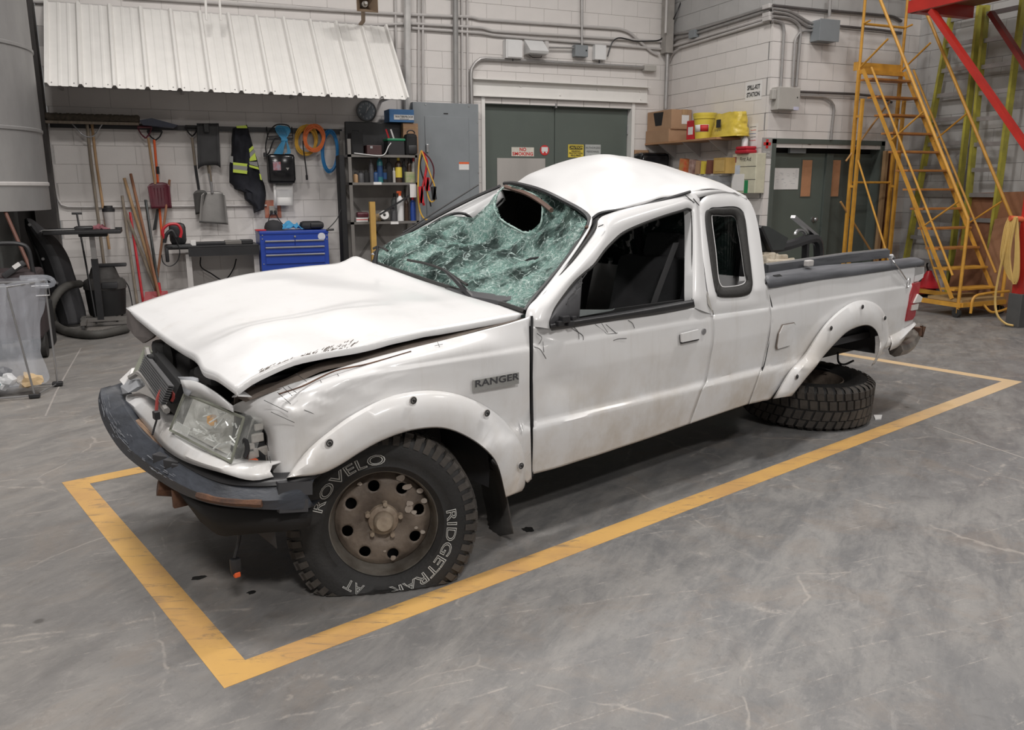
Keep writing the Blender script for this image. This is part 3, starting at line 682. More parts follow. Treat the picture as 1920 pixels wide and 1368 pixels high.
# right return wall conduits
conduit([(1260, 64), (1292, 60), (1443, 12)], .020, GALV, 'topmost grey pipe on the short return wall', WR)
conduit([(1258, 80), (1269, 72), (1291, 67), (1443, 19)], .018, GALV, 'second grey pipe on the short return wall, passing the small box', WR)
conduit([(1257, 88), (1443, 32)], .018, GALVL, 'third pipe on the short return wall', WR)
conduit([(1274, 90), (1443, 38)], .018, GALVL, 'lowest pipe on the short return wall', WR)
conduit([(1254, 118), (1262, 98), (1276, 90)], .012, GALVL, 'thin white pipe curving down from the lowest pipe into the corner', WR)
a, b = WR(1292, 64, .07), WR(1303, 64, .07); s = T_('junction_box', 'small grey box on the pipes of the short return wall', 'junction box', (X1, a.y, a.z)); part(s, 'housing', MB().box((X1-.08, b.y, WR(1298, 71, .07).z), (X1-.002, a.y, WR(1298, 56, .07).z), .004), GRYBOX)
conduit([(1449, 10), (1556, 22)], .018, mat('dark_conduit', (.12, .11, .11), .5, metal=.4), 'dark horizontal pipe at the top of the side wall left of the grey box', WS)
conduit([(1557, -8), (1555, 30)], .02, GALV, 'grey vertical pipe entering the grey box from above', WS, .08)
conduit([(1558, 20), (1676, 31), (1690, 40)], .018, mat('dark_conduit', (.12, .11, .11), .5), 'dark pipe at the top of the side wall behind the stair rail', WS)
conduit([(1449, 16), (1478, 20), (1492, 27), (1518, 43), (1536, 46)], .018, GALV, 'grey pipe descending to the left side of the grey box, upper one', WS)
conduit([(1449, 22), (1476, 26), (1490, 33), (1514, 50), (1536, 52)], .018, GALV, 'grey pipe descending to the left side of the grey box, lower one', WS)
conduit([(1449, 31), (1482, 34), (1502, 48), (1493, 162)], .018, GALV, 'grey pipe from the corner bending down to the beige box, right one', WS)
conduit([(1449, 38), (1468, 42), (1470, 60), (1464, 165)], .018, GALV, 'grey pipe from the corner bending down to the beige box, left one', WS)
conduit([(1536, 57), (1502, 58), (1491, 72), (1486, 162)], .015, GALV, 'thin grey pipe from the grey box down to the beige box', WS)
conduit([(1575, 49), (1650, 56), (1690, 62)], .016, mat('dark_conduit', (.12, .11, .11), .5), 'dark pipe leaving the grey box to the right', WS)
conduit([(1500, 172), (1600, 176), (1650, 181), (1672, 192)], .016, mat('dark_conduit', (.12, .11, .11), .5), 'dark pipe leaving the beige box to the right behind the stair', WS)
conduit([(1500, 180), (1548, 182), (1565, 196), (1558, 262)], .016, GALV, 'grey pipe bending from the beige box down to the door frame', WS)
for i, (x, y) in enumerate(((1444, 13), (1444, 28), (1444, 36))): p = WR(x-3, y, .03); one('corner_fitting', MB().box(p+V((-.05, -.07, -.025)), p+V((.03, .06, .025)), .006), GALVL, ('upper', 'middle', 'lower')[i]+' elbow fitting at the outside wall corner', 'fitting')
s, bd, a, b = wbox('grey_box', 1537, 37, 1573, 77, .16, GRYBOX, 'grey junction box on the side wall near the top beside the stair', 'junction box', Yf=Y2); part(s, 'cover', MB().box((a.x-.006, a.y-.008, a.z-.004), (b.x+.006, a.y, b.z+.006), .003), GRYBOX, False, bd)
s, bd, a, b = wbox('breaker_box', 1459, 163, 1499, 206, .13, GRYL, 'beige control box on the side wall above the green-grey door', 'electrical box', Yf=Y2); part(s, 'cover', MB().box((a.x+.006, a.y-.008, a.z+.006), (b.x-.0, a.y, b.z-.006), .003), GRYL, False, bd); part(s, 'side_switch', MB().box((a.x-.06, a.y+.03, a.z+.12), (a.x, a.y+.09, a.z+.24), .01), GRYL, False, bd); part(s, 'name_tag', MB().box((b.x-.09, a.y-.012, a.z+.0), (b.x-.01, a.y-.008, a.z+.04)), mat('blue_white_tag', (.5, .5, .62), .5), False, bd); q = V((b.x-.04, a.y-.012, a.z+.15)); part(s, 'latch', MB().cyl(q, q+V((0, .006, 0)), .009, 8), INK, True, bd)

# ---- signs on the return wall
c0, c1 = WR(1398, 171, .004), WR(1428, 168, .004); zt_, zb_ = WR(1413, 153, .004).z, WR(1413, 188, .004).z
c = V((X1-.001, (c0.y+c1.y)/2, (zt_+zb_)/2)); w_ = abs(c0.y-c1.y); h_ = zt_-zb_
s = T_('sign', 'white SPILL-KIT STATION sign with black letters on the return wall', 'sign', c); pl = part(s, 'sign_plate', sign(s, '', c, (w_, h_), .003, None, 'x'), PAPER)
RM = (0, -1, 0), (0, 0, 1)
ptext(s, 'lettering', 'SPILL-KIT', h_*.33, face_m(c+V((-.0045, 0, h_*.19)), *RM), INK, pl, bold=.003, sx=w_/(h_*1.75)); ptext(s, 'lettering', 'STATION', h_*.33, face_m(c+V((-.0045, 0, -h_*.19)), *RM), INK, pl, bold=.003, sx=w_/(h_*1.75))
c0, c1 = WR(1402, 250, .004), WR(1420, 250, .004); zt_, zb_ = WR(1411, 232, .004).z, WR(1411, 274, .004).z; c = V((X1-.001, (c0.y+c1.y)/2, (zt_+zb_)/2)); w_, h_ = abs(c0.y-c1.y), zt_-zb_
s = T_('notice', 'small white printed notice taped on the return wall above the first-aid cabinet', 'notice', c); pl = part(s, 'sheet', sign(s, '', c, (w_, h_), .002, None, 'x'), PAPER)
for k, mt in enumerate((INK, REDI, BLUI, INK, REDI)): part(s, 'text_line', MB().box(c+V((-.003, -w_*.35, h_*(.35-k*.15))), c+V((-.002, w_*(.3-.1*(k % 2)), h_*(.35-k*.15)+.006))), mt, False, pl)
c, w_, h_ = qsize(1428, 258, 1447, 296, Y2-.002)
s = T_('sign', 'grey first-aid supplies sign with a red cross beside the side door', 'sign', c); pl = part(s, 'sign_plate', sign(s, '', c, (w_, h_), .003, None), mat('grey_sign2', (.30, .29, .28), .5))
q = c+V((0, -.004, h_*.2)); part(s, 'red_cross', MB().box(q+V((-.055, -.002, -.018)), q+V((.055, 0, .018))).box(q+V((-.018, -.002, -.055)), q+V((.018, 0, .055))), REDI, False, pl)
ptext(s, 'lettering', 'First Aid', h_*.13, face_m(c+V((0, -.0045, -h_*.2)), *FR), PAPER, pl, sx=.9); ptext(s, 'lettering', 'Supplies', h_*.13, face_m(c+V((0, -.0045, -h_*.36)), *FR), PAPER, pl, sx=.9)

# ---- white corrugated awning
xt1 = WB(722, 50, .05); rr0 = ray(763, 187); Yb = xt1.x*rr0.y/rr0.x; zb_ = (CAM+rr0*(Yb/rr0.y)).z; zt_ = xt1.z; xl = pY(84, 160, Yb).x; dx = xt1.x-xl
aw = T_('awning', 'white ribbed sheet-metal awning sloping out from the back wall over the tools', 'awning', (xl, YW, zt_))
tb_ = V((0, Yb-(YW-.05), zb_-zt_)); n_ = V((0, tb_.z, -tb_.y)).normalized(); n_ = n_ if n_.y < 0 else -n_
NR = 12; pitch_ = dx/NR; per_ = 3
for sh in range(NR//per_):
    prof = []
    for k in range(per_):
        x = xl+(sh*per_+k)*pitch_
        prof += [(x+0, .038), (x+.022, .038), (x+.04, .0), (x+pitch_*.36, 0), (x+pitch_*.36+.012, .006), (x+pitch_*.36+.03, .006), (x+pitch_*.36+.042, 0), (x+pitch_*.66, 0), (x+pitch_*.66+.012, .006), (x+pitch_*.66+.03, .006), (x+pitch_*.66+.042, 0), (x+pitch_-.018, 0)]
    x = xl+(sh*per_+per_)*pitch_; prof += [(x, .038)]+([(x+.022, .038), (x+.04, 0)] if sh == NR//per_-1 else [])
    rows = [[V((x_, YW-.05, zt_))+tb_*f+n_*h for x_, h in prof] for f in (0, .5, 1)]
    sheet = part(aw, 'roof_sheet', MB().grid(rows), METALW, False, None, .002)
m = MB()
for k in range(NR):
    for d in (.06, pitch_-.05):
        p = V((xl+k*pitch_+d, YW-.05, zt_))+tb_*.965+n_*.004; m.cyl(p, p+n_*.006, .006, 6)
tag(part(aw, 'screws', m, STEEL), kind='stuff')
m = MB(); m.bar(V((xl, YW-.05, zt_))+tb_*.93-n_*.03, V((xl+dx, YW-.05, zt_))+tb_*.93-n_*.03, .04, .04); part(aw, 'support_rail', m, GALVL)
for f in (.02, .35, .68, .98): p = V((xl+dx*f, YW-.05, zt_))+tb_*.9-n_*.04; part(aw, 'wall_bracket', MB().bar(p, V((p.x, YW-.002, p.z)), .03, .03), GALVL)

# loudspeaker horn
c, w_, h_ = qsize(666, 0, 706, 22, YW-.55); hz_ = c.z-.0
s = T_('loudspeaker', 'square tan horn loudspeaker hanging above the right end of the awning', 'loudspeaker', c)
m = MB(); o_ = [V((c.x+i*w_/2, YW-.62, c.z+j*.11+.03)) for i, j in ((-1, -1), (1, -1), (1, 1), (-1, 1))]; i_ = [V((c.x+i*.03, YW-.40, c.z+j*.03+.03)) for i, j in ((-1, -1), (1, -1), (1, 1), (-1, 1))]
m.grid([[p+V((0, -.0, 0)) for p in o_], i_], closed=True); hn = part(s, 'horn', m, mat('tan_horn', (.22, .16, .11), .6), False, None, .01); m = MB(); m.cyl(V((c.x, YW-.5, c.z+.03)), V((c.x, YW-.36, c.z+.03)), .035, 12); part(s, 'driver', m, GRYL, True, hn)
q = V((c.x, YW-.54, c.z+.03)); part(s, 'centre_bulb', MB().lathe([(0, -.03), (.018, -.024), (.024, 0), (.018, .03), (0, .03)], 12, q, Matrix.Rotation(radians(90), 3, 'X')), GRYL, True, hn)
p = WB(672, 46, .06); m = MB(); m.tube([V((c.x-.0, YW-.40, c.z)), V((p.x+.03, YW-.2, p.z+.02)), V((p.x+.03, YW, p.z))], .025, 8); part(s, 'mounting_arm', m, mat('tan_horn', (.22, .16, .11), .6), True)
# =================================================================== THE PICKUP TRUCK
truck = thing('pickup_truck', 'crushed white extended-cab pickup truck with shattered windshield standing inside the yellow floor box', 'truck', TO, TA)
def P(*a): return [S(*q) for q in a]
def PB(pts, dv=0.): return [SB(x, y, dv) for x, y in pts]
def skin(G, nu, nv, dv=None):
    """G: list of columns of pixel points bottom->top on the body side; optional dv grid"""
    H = [[V((q[0], q[1], (q[2] if len(q) > 2 else 0))) for q in col] for col in G]
    rows = [[H[i][j] for i in range(len(H))] for j in range(len(H[0]))]
    F = sgrid(rows, nu, nv)
    return [[SB(p.x, p.y, p.z) for p in r] for r in F]
def strip(a, b, n, k=2, dva=0., dvb=0., bulge=0., closed=False):
    """band between two matched pixel outlines lying on the body side"""
    A = cat([V((x, y, 0)) for x, y in a], n); B = cat([V((x, y, 0)) for x, y in b], n); rows = []
    for j in range(k+1):
        f = j/k; rows.append([SB(p.x*(1-f)+q.x*f, p.y*(1-f)+q.y*f, dva*(1-f)+dvb*f-bulge*sin(pi*f)) for p, q in zip(A, B)])
    return rows
def mirror(o, name=None, W=1.70):
    m = o.data.copy(); c = link(name or o.name.split('.')[0], m, None, truck)
    for v in m.vertices: v.co.y = W-v.co.y
    m.flip_normals()
    for md in o.modifiers:
        n = c.modifiers.new(md.name, md.type)
        if md.type == 'SOLIDIFY': n.thickness = md.thickness; n.offset = md.offset
    return c

# ---- front fender
ff = [[(513, 891, .05), (500, 858, .09), (497, 811, .11), (462, 779, .13), (428, 767, .17)],
      [(540, 893, 0), (525, 850, .03), (515, 800, .05), (490, 768, .08), (465, 748, .12)],
      [(590, 842), (575, 810), (560, 780, .01), (545, 748, .035), (520, 730, .09)],
      [(635, 808), (625, 785), (615, 755), (605, 722, .02), (590, 704, .08)],
      [(690, 778), (685, 755), (680, 725), (675, 698, .015), (668, 680, .07)],
      [(760, 752), (760, 730), (757, 700), (752, 677, .01), (748, 658, .06)],
      [(850, 755), (850, 725), (845, 690), (838, 660, .005), (830, 638, .05)],
      [(920, 785), (918, 745), (915, 700), (910, 650), (900, 620, .04)],
      [(968, 830), (965, 770), (960, 710), (955, 655), (950, 607, .03)],
      [(985, 900), (985, 830), (985, 750), (987, 660), (985, 596, .03)],
      [(997, 898), (995, 820), (993, 740), (993, 660), (992, 593, .03)]]
G = skin(ff, 70, 64)
def dent(G, cu, cz, r, d):
    for row in G:
        for p in row:
            q = ((p.x-cu)/r)**2+((p.z-cz)/(r*.7))**2
            if q < 4: p.y += d*math.exp(-q*1.4)
for i, row in enumerate(G):
    for p in row:
        k = max(0, min(1, (p.z-.62)/.12))*max(0, min(1, (.25-p.x)/.5))
        p.y += k*.016*noise.noise(V((p.x*7, p.z*13, 3)))+k*.010*abs(noise.noise(V((p.x*15, p.z*24, 9))))
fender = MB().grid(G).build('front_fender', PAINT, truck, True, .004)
fl = PB([(460, 752), (500, 737), (545, 722), (606, 694), (667, 681), (748, 658), (829, 638), (890, 621), (985, 597)], .09)
fi = [V((p.x-.01, p.y+.07+.02*sin(i*2), p.z+.008)) for i, p in enumerate(fl)]
fj = [V((p.x, p.y+.02, p.z-.10)) for p in fi]
MB().grid([dens(fl, 40), dens(fi, 40), dens(fj, 40)]).build('fender_ledge', LEDGEM, truck, True, .003)
MB().tube(dens([p+V((.02, -.05, .004)) for p in fl[1:6]], 30), .003, 5).build('scraped_fender_edge', RUST, truck)

# ---- front wheel-arch flare
def flare(outer, inner, bolts, name='wheel_arch_flare'):
    n = 46; A = cat([V((x, y, 0)) for x, y in outer], n); B = cat([V((x, y, 0)) for x, y in inner], n); rows = []
    for f, dv in ((0, .004), (.02, -.02), (.12, -.036), (.45, -.056), (.85, -.062), (.97, -.058), (1., -.045), (1., .03)):
        rows.append([SB(p.x*(1-f)+q.x*f, p.y*(1-f)+q.y*f, dv) for p, q in zip(A, B)])
    o = MB().grid(rows).build(name, PAINT, truck, True, .003)
    for bx, by in bolts:
        c = SB(bx, by, -.058); m = MB(); m.cyl(c, c+V((0, -.004, 0)), .015, 14)
        w_o = m.build('flare_bolt', GALVL, o); MB().lathe([(.012, -.0045), (.012, -.007), (.009, -.007), (.009, -.0045)], 14, c, Matrix.Rotation(radians(-90), 3, 'X')).build('flare_bolt', INK, o); MB().cyl(c, c+V((0, -.010, 0)), .005, 8).build('flare_bolt', INK, o)
    return o
FO = [(537, 895), (576, 843), (623, 803), (663, 775), (715, 748), (761, 735), (807, 731), (853, 737), (899, 754), (939, 781), (970, 818), (983, 852), (985, 904), (979, 920)]
FI = [(540, 895), (598, 889), (635, 873), (678, 846), (715, 826), (761, 809), (807, 802), (838, 804), (868, 815), (899, 834), (924, 858), (936, 883), (945, 920), (948, 932)]
flare(FO, FI, [(774, 750), (912, 773.7), (616.6, 829.6), (975.8, 872.5)])
RO_ = [(1449, 747), (1479, 697), (1509, 662), (1532, 627), (1555, 598), (1585, 573), (1608, 563), (1631, 564), (1652, 577), (1664, 604), (1667, 627), (1660, 650), (1640, 682)]
RI_ = [(1485, 742), (1511, 709), (1530, 687), (1544, 668), (1567, 642), (1590, 621), (1614, 611), (1631, 611), (1643, 621), (1648, 636), (1649, 650), (1645, 664), (1634, 685)]
flare(RO_, RI_, [(1616, 575), (1658, 596), (1557, 615), (1493, 706)])

# ---- door
db = [(999, 889), (1060, 872), (1150, 843), (1220, 820), (1294, 794)]
dt = [(1000, 612), (1031, 616), (1120, 603), (1215, 590), (1302, 577), (1337, 590)]
dl = [(999, 889), (1000, 800), (999, 740), (1000, 660), (1000, 612)]
dr = [(1294, 794), (1311, 745), (1318, 727), (1325, 712), (1332, 672), (1338, 634), (1337, 590)]
def z3(l): return [V((x, y, 0)) for x, y in l]
def body(b, t, l, r, nu, nv, dv=0.): return [[SB(p.x, p.y, dv) for p in row] for row in coons(z3(b), z3(t), z3(l), z3(r), nu, nv)]
G = body(db, dt, dl, dr, 44, 60)
dent(G, .88, .66, .13, .022); dent(G, .80, .86, .06, .03)
for row in G:
    for p in row: p.y += .004*noise.noise(V((p.x*5, p.z*6, 1)))
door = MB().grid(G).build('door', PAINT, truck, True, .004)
fo = [(1000, 612), (1001, 592), (1008, 575), (1030, 553), (1055, 523), (1088, 487), (1117, 452), (1131, 432), (1138, 412), (1154, 402), (1206, 386), (1266, 371), (1296, 362), (1311, 370), (1312, 400), (1318, 480), (1325, 546), (1337, 590)]
fin = [(1031, 616), (1030, 604), (1035, 588), (1046, 568), (1073, 532), (1094, 512), (1112, 497), (1132, 470), (1147, 454), (1165, 438), (1192, 424), (1236, 407), (1275, 395), (1291, 391), (1298, 404), (1299, 480), (1299, 562), (1302, 577)]
R_ = strip(fo, fin, 110, 6, .004, .0, .014)
R_.append([p+V((0, .05, 0)) for p in R_[-1]])
R_.insert(0, [p+V((0, .05, 0)) for p in R_[0]])
MB().grid(R_).build('window_frame', PAINT, door, True)
ins = [SB(x, y, .006) for x, y in fin]
MB().tube(dens(ins[1:-1], 80), .009, 6).build('window_seal', BLKR, door, True)
a = [(1034, 620), (1090, 611), (1160, 600), (1230, 590), (1297, 577), (1301, 571)]
b = [(1032, 604), (1088, 596), (1160, 585), (1230, 573), (1294, 562), (1299, 563)]
MB().grid(strip(a, b, 30, 3, -.004, -.004, .012)).build('belt_moulding', BLK, door, True, .004)
a = [(1034, 612), (1066, 607), (1083, 604)]; b = [(1030, 604), (1060, 552), (1086, 522)]
MB().grid(strip([(1033, 612), (1050, 611), (1080, 606), (1086, 600)], [(1032, 594), (1047, 567), (1080, 529), (1092, 520)], 12, 3, .0, .0, .012)).build('mirror_sail_panel', CHARC, door, True, .006)
m = MB()
for x, y, r in ((1058, 598, .02), (1068, 606, .016), (1050, 606, .015), (1075, 596, .012)): c = SB(x, y, -.02); m.cbox(c, (r*2, r*1.6, r*1.4), .004)
m.build('broken_mirror_mount', BLK, door)
a = [(1082, 594), (1141, 583), (1150, 580)]; b = [(1082, 580), (1141, 580), (1152, 578)]
MB().grid(strip(a, b, 14, 1, .03, .03)).build('glass_remnant', mat('pale_broken_glass', (.16, .18, .18), .2), door, False, .004)
# handle
c = [(1274, 624), (1308, 616), (1310, 640), (1276, 647)]
q = [SB(x, y, -.001) for x, y in ((1274, 627), (1308, 619), (1309, 637), (1276, 644))]
MB().prism(q, (0, -.006, 0)).build('handle_bezel', CHARC, door)
q = [SB(x, y, -.012) for x, y in ((1275, 625), (1307, 617), (1309, 634), (1276, 641))]
MB().prism(q, (0, -.012, 0)).build('door_handle', PAINT, door)
c = SB(1319, 621, -.002); MB().cyl(c, c+V((0, -.006, 0)), .014, 14).build('lock_cylinder', STEEL, door)
# scratches
m = MB()
for pl in ([(1075, 612), (1084, 622), (1086, 636)], [(1072, 615), (1092, 628), (1094, 637)], [(1116, 608), (1133, 621), (1138, 626), (1158, 624)], [(1136, 608), (1150, 620), (1156, 625)], [(1178, 600), (1186, 606), (1190, 615)], [(1150, 638), (1160, 635), (1175, 634)], [(1128, 606), (1140, 624)],
           [(1007, 625), (1016, 633), (1010, 645)], [(1002, 650), (1013, 655), (1024, 672)], [(1018, 640), (1020, 660)]):
    m.tube(dens([SB(x, y, -.002) for x, y in pl], 10), .0012, 4)
for pl in ([(1066, 560), (1072, 552), (1080, 546)], [(1080, 540), (1092, 530)], [(1088, 528), (1100, 512)], [(1062, 570), (1066, 564)], [(1104, 505), (1108, 499)], [(1090, 520), (1084, 530)], [(1122, 425), (1131, 421)], [(1300, 372), (1311, 385)], [(1285, 366), (1302, 380)]):
    m.tube([SB(x, y, -.013) for x, y in pl], .0022, 4)
tag(m.build('scratches', INK, door), kind='stuff')

# ---- extended cab side
ho = [(1337, 590), (1328, 552), (1318, 480), (1312, 400), (1314, 376), (1340, 360), (1375, 359), (1400, 371), (1414, 394), (1423, 430), (1430, 479), (1439, 552), (1444, 576), (1390, 583), (1337, 590)]
hi = [(1345, 556), (1340, 530), (1331, 472), (1324, 410), (1331, 391), (1348, 388), (1379, 387), (1393, 396), (1398, 412), (1403, 455), (1409, 505), (1411, 537), (1403, 553), (1378, 557), (1345, 556)]
R_ = strip(ho, hi, 120, 6, .004, .006, .006); R_.append([p+V((0, .04, 0)) for p in R_[-1]])
MB().grid(R_).build('cab_corner_panel', PAINT, truck, True)
G = body([(1295, 794), (1350, 775), (1403, 757)], [(1337, 590), (1390, 583), (1444, 576)], dr, [(1403, 757), (1415, 726), (1427, 694), (1431, 683), (1440, 639), (1446, 603), (1444, 576)], 26, 60)
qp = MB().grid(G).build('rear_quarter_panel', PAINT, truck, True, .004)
so = [(1343, 546), (1338, 522), (1331, 472), (1323, 404), (1334, 391), (1355, 389), (1379, 389), (1391, 397), (1397, 410), (1403, 455), (1409, 507), (1411, 537), (1400, 553), (1355, 557), (1343, 546)]
si = [(1349, 530), (1346, 515), (1341, 470), (1335, 408), (1340, 404), (1355, 404), (1372, 404), (1380, 412), (1383, 425), (1389, 460), (1395, 510), (1398, 526), (1388, 536), (1356, 538), (1349, 530)]
rng = random.Random(3)
si = [(x+rng.uniform(-1, 1), y+rng.uniform(-1.5, 1.5)) for x, y in si]; si[-1] = si[0]
MB().grid(strip(so, si, 110, 3, -.002, .012, .006)).build('rear_window_gasket', BLKR, truck, True, .006)
MB().tube([SB(x, y, .02) for x, y in cat([V((x, y, 0)) for x, y in si], 60) and [(p.x, p.y) for p in cat([V((x, y, 0)) for x, y in si], 60)]], .004, 5).build('window_rim', WHT, truck)
# gaps
def gap(pl, r=.006, dv=.004): return dens([SB(x, y, dv) for x, y in pl], 40)
m = MB()
m.tube(gap([(998, 892), (998, 800), (997, 740), (997, 660), (997, 592)]), .0055, 6)
m.tube(gap([(1294, 796), (1311, 746), (1318, 728), (1325, 712), (1332, 672), (1338, 634), (1338, 592), (1326, 548)], .004), .0028, 6)
m.tube(gap([(1403, 758), (1415, 727), (1428, 694), (1432, 683), (1441, 639), (1447, 603), (1446, 572), (1434, 530)], .006), .006, 6)
m.build('panel_gaps', VOID, truck)
q = SB(1326, 548, -.004)
MB().prism([SB(1325, 546, -.005), SB(1337, 588, -.005), SB(1327, 570, -.005)], (0, -.003, 0)).build('pillar_scrape', GRYL, truck)

# ---- roof
def LL(*a): return V(a)
G = [P((1105, 412, .27), (1126, 397, .255), (1180, 388, .235), (1240, 372, .21), (1290, 359, .2), (1345, 355, .19), (1399, 368, .19)),
     P((1088, 397, .34), (1112, 376, .33), (1160, 354, .32), (1212, 344, .31), (1262, 338, .3), (1312, 336, .29), (1352, 344, .29)),
     P((1060, 380, .5), (1088, 347, .5), (1120, 326, .5), (1155, 315, .5), (1192, 310, .5), (1238, 312, .5), (1285, 321, .5)),
     P((1018, 357, .75), (1042, 331, .75), (1066, 313, .75), (1097, 300, .75), (1130, 290, .75), (1168, 293, .75), (1215, 302, .75)),
     P((978, 346, 1.05), (990, 328, 1.05), (1010, 318, 1.05), (1032, 311, 1.05), (1062, 304, 1.05), (1095, 298, 1.05), (1140, 299, 1.05)),
     [S(936, 352, 1.4), LL(1.78, 1.42, 1.44), LL(1.86, 1.43, 1.455), LL(1.97, 1.43, 1.46), LL(2.07, 1.43, 1.46), LL(2.17, 1.43, 1.45), LL(2.27, 1.43, 1.43)]]
G = sgrid(G, 60, 44)
for row in G:
    for p in row:
        p.z += .008*noise.noise(V((p.x*4, p.y*5, 2)))
        k = max(0, 1-p.y/.5); p.z += k*.012*noise.noise(V((p.x*9, p.y*12, 4)))
dd = MB().grid(G); roof = dd.build('roof', PAINT, truck, True, .005, off=-1)
roof_rear = [row[-1] for row in G]
MB().grid([[p+V((0, .0, -.05)) for p in row[3:-1:4]] for row in G[2:-2:4]]).build('headliner', VOID, truck, True, .004)
rfar = [p+V((0, .0, -.01)) for p in G[-1]][::4]
MB().grid([rfar, [V((p.x+.0, 1.60, .94)) for p in rfar]]).build('far_side_blackout', VOID, truck, False, .006)  # opaque black sheet added on the far side to keep the cab dark
fq = P((706, 486, 1.5), (765, 455, 1.48), (840, 432, 1.44), (905, 410, 1.4), (940, 372, 1.37)); MB().grid([fq+[rfar[4]], [V((p.x, 1.60, .90)) for p in fq]+[V((rfar[4].x, 1.6, .90))]]).build('far_door_blackout', VOID, truck, False, .006)  # added black sheet carries on forward, shutting out light from the far door
MB().grid([dens(P((1288, 360, .2), (1345, 356, .19), (1400, 369, .19)), 20), dens([SB(x, y, .0) for x, y in ((1304, 372), (1340, 363), (1376, 362), (1401, 374))], 20)]).build('roof_corner', PAINT, truck, True, .006)
for y_ in (.075, 1.60): MB().box((.66, y_, .34), (2.3, y_+.012, .92)).build('door_trim_panel', VOID, truck)
# drip rail + dark crushed opening between the roof and the door
ra = P((1104, 414, .27), (1126, 400, .25), (1180, 392, .23), (1240, 376, .21), (1290, 361, .2))
rb = [SB(x, y, .05) for x, y in ((1122, 450), (1137, 416), (1190, 394), (1250, 378), (1298, 364))]
MB().grid([dens(ra, 30), dens([(p+q)/2+V((0, .04, 0)) for p, q in zip(ra, rb)], 30), dens(rb, 30)]).build('crushed_door_opening', VOID, truck, True, .004)
m = MB()
for k in range(3):
    f = .25+k*.25; m.tube(dens([p.lerp(q, f)+V((0, .004, 0)) for p, q in zip(ra, rb)], 24), .007, 6)
m.build('weatherstrip', BLKR, truck, True)
MB().tube(dens([p+V((0, -.012, .004)) for p in ra], 30), .008, 6).build('drip_rail', BLK, truck, True)
# ---- A pillar, near side
pa = P((986, 588, .125), (1000, 568, .14), (1030, 530, .165), (1060, 490, .19), (1084, 456, .22), (1102, 428, .25), (1106, 412, .27))
pb = [SB(x, y, .03) for x, y in ((997, 592), (1012, 567), (1046, 528), (1078, 488), (1104, 454), (1120, 436), (1134, 412))]
mid = [p.lerp(q, f)+V((0, -.01, .01)) for p, q, f in zip(pa, pb, (.5, .5, .48, .42, .32, .16, .08))]
MB().grid([dens(pa, 30), dens(mid, 30)]).build('windshield_pillar', PAINT, truck, True, .006)
MB().grid([dens([p+V((.012, .0, -.004)) for p in mid], 30), dens([p+V((0, .03, 0)) for p in pb], 30)]).build('pillar_gap', VOID, truck, True, .004)
m = MB()
m.tube(dens([p.lerp(q, .55) for p, q in zip(mid, pb)], 30), .007, 6); m.build('pillar_seal', BLKR, truck, True)
m = MB(); m.tube(dens([V(p) for p in P((1099, 424, .24), (1104, 434, .24), (1099, 446, .235))], 10), .009, 6); m.build('rusty_tear', RUST, truck)
# far side pillar and rail
fa = [S(700, 478, 1.52), S(760, 441, 1.5), S(830, 402, 1.47), (S(890, 372, 1.44)), S(936, 352, 1.41)]
fb = [S(706, 486, 1.5), S(765, 455, 1.48), S(840, 432, 1.44), (S(905, 410, 1.4)), S(948, 372, 1.37)]
MB().grid([dens([p+V((0, .02, .0)) for p in fa], 24), dens([p.lerp(q, .55)+V((0, 0, .012)) for p, q in zip(fa, fb)], 24), dens([q+V((0, 0, -.01)) for q in fb], 24)]).build('far_windshield_pillar', PAINT, truck, True, .006)
MB().tube(dens([p+V((0, -.01, .010)) for p in fa], 24), .010, 6).build('far_pillar_trim', BLK, truck, True)
MB().tube(dens(P((706, 486, 1.49), (735, 474, 1.47), (775, 448, 1.45), (815, 417, 1.43), (845, 402, 1.42), (868, 400, 1.4), (882, 408, 1.39), (890, 420, 1.38)), 34), .009, 6).build('far_glass_seal', BLK, truck, True)

# ---- cab rear wall, far cab side
low = [V((2.33, p.y, .55)) for p in roof_rear]
b0 = [V((p.x+.02, p.y, 1.35)) for p in roof_rear]; b1 = [V((2.33, p.y, .98)) for p in roof_rear]
MB().grid([roof_rear, b0]).build('cab_rear_header', PAINT, truck, True, .01)
MB().grid([b1, low]).build('cab_rear_panel', PAINT, truck, True, .01)
m = MB()
for k in (0, 14, 29, 43): m.bar(b0[k], b1[k], .05, .03, (0, 1, 0))
m.build('rear_window_divider', BLK, truck)
MB().grid([b0, b1]).build('rear_window_glass', mat_clear('blackened_rear_glass', (.02, .03, .028), 1.6, .08), truck)  # pane made opaque black so the cab inside stays dark

# ---- bed side
bb = [(1406, 757), (1428, 752), (1449, 744), (1482, 700), (1520, 665), (1546, 634), (1575, 606), (1600, 588), (1630, 586), (1648, 598), (1656, 622), (1658, 652), (1682, 640), (1701, 621), (1712, 606)]
bt = [(1434, 530), (1450, 538), (1470, 535), (1495, 531), (1522, 526), (1548, 522), (1572, 519), (1596, 516), (1620, 513), (1640, 510), (1655, 508), (1672, 505), (1688, 503), (1705, 500), (1719, 499)]
bm_ = [(1446, 620), (1448, 630), (1464, 628), (1490, 610), (1520, 590), (1547, 575), (1574, 560), (1598, 552), (1626, 550), (1645, 555), (1657, 560), (1668, 566), (1684, 560), (1700, 555), (1711, 548)]
cols = []
for i in range(15):
    bot = bb[i]
    cols.append([bot, ((bot[0]+bm_[i][0])/2, (bot[1]+bm_[i][1])/2), bm_[i], ((bt[i][0]+bm_[i][0])/2, (bt[i][1]+bm_[i][1])/2), bt[i]])
cols[0] = [(1404, 757), (1428, 690), (1441, 640), (1446, 585), (1434, 530)]
G = skin(cols, 90, 60)
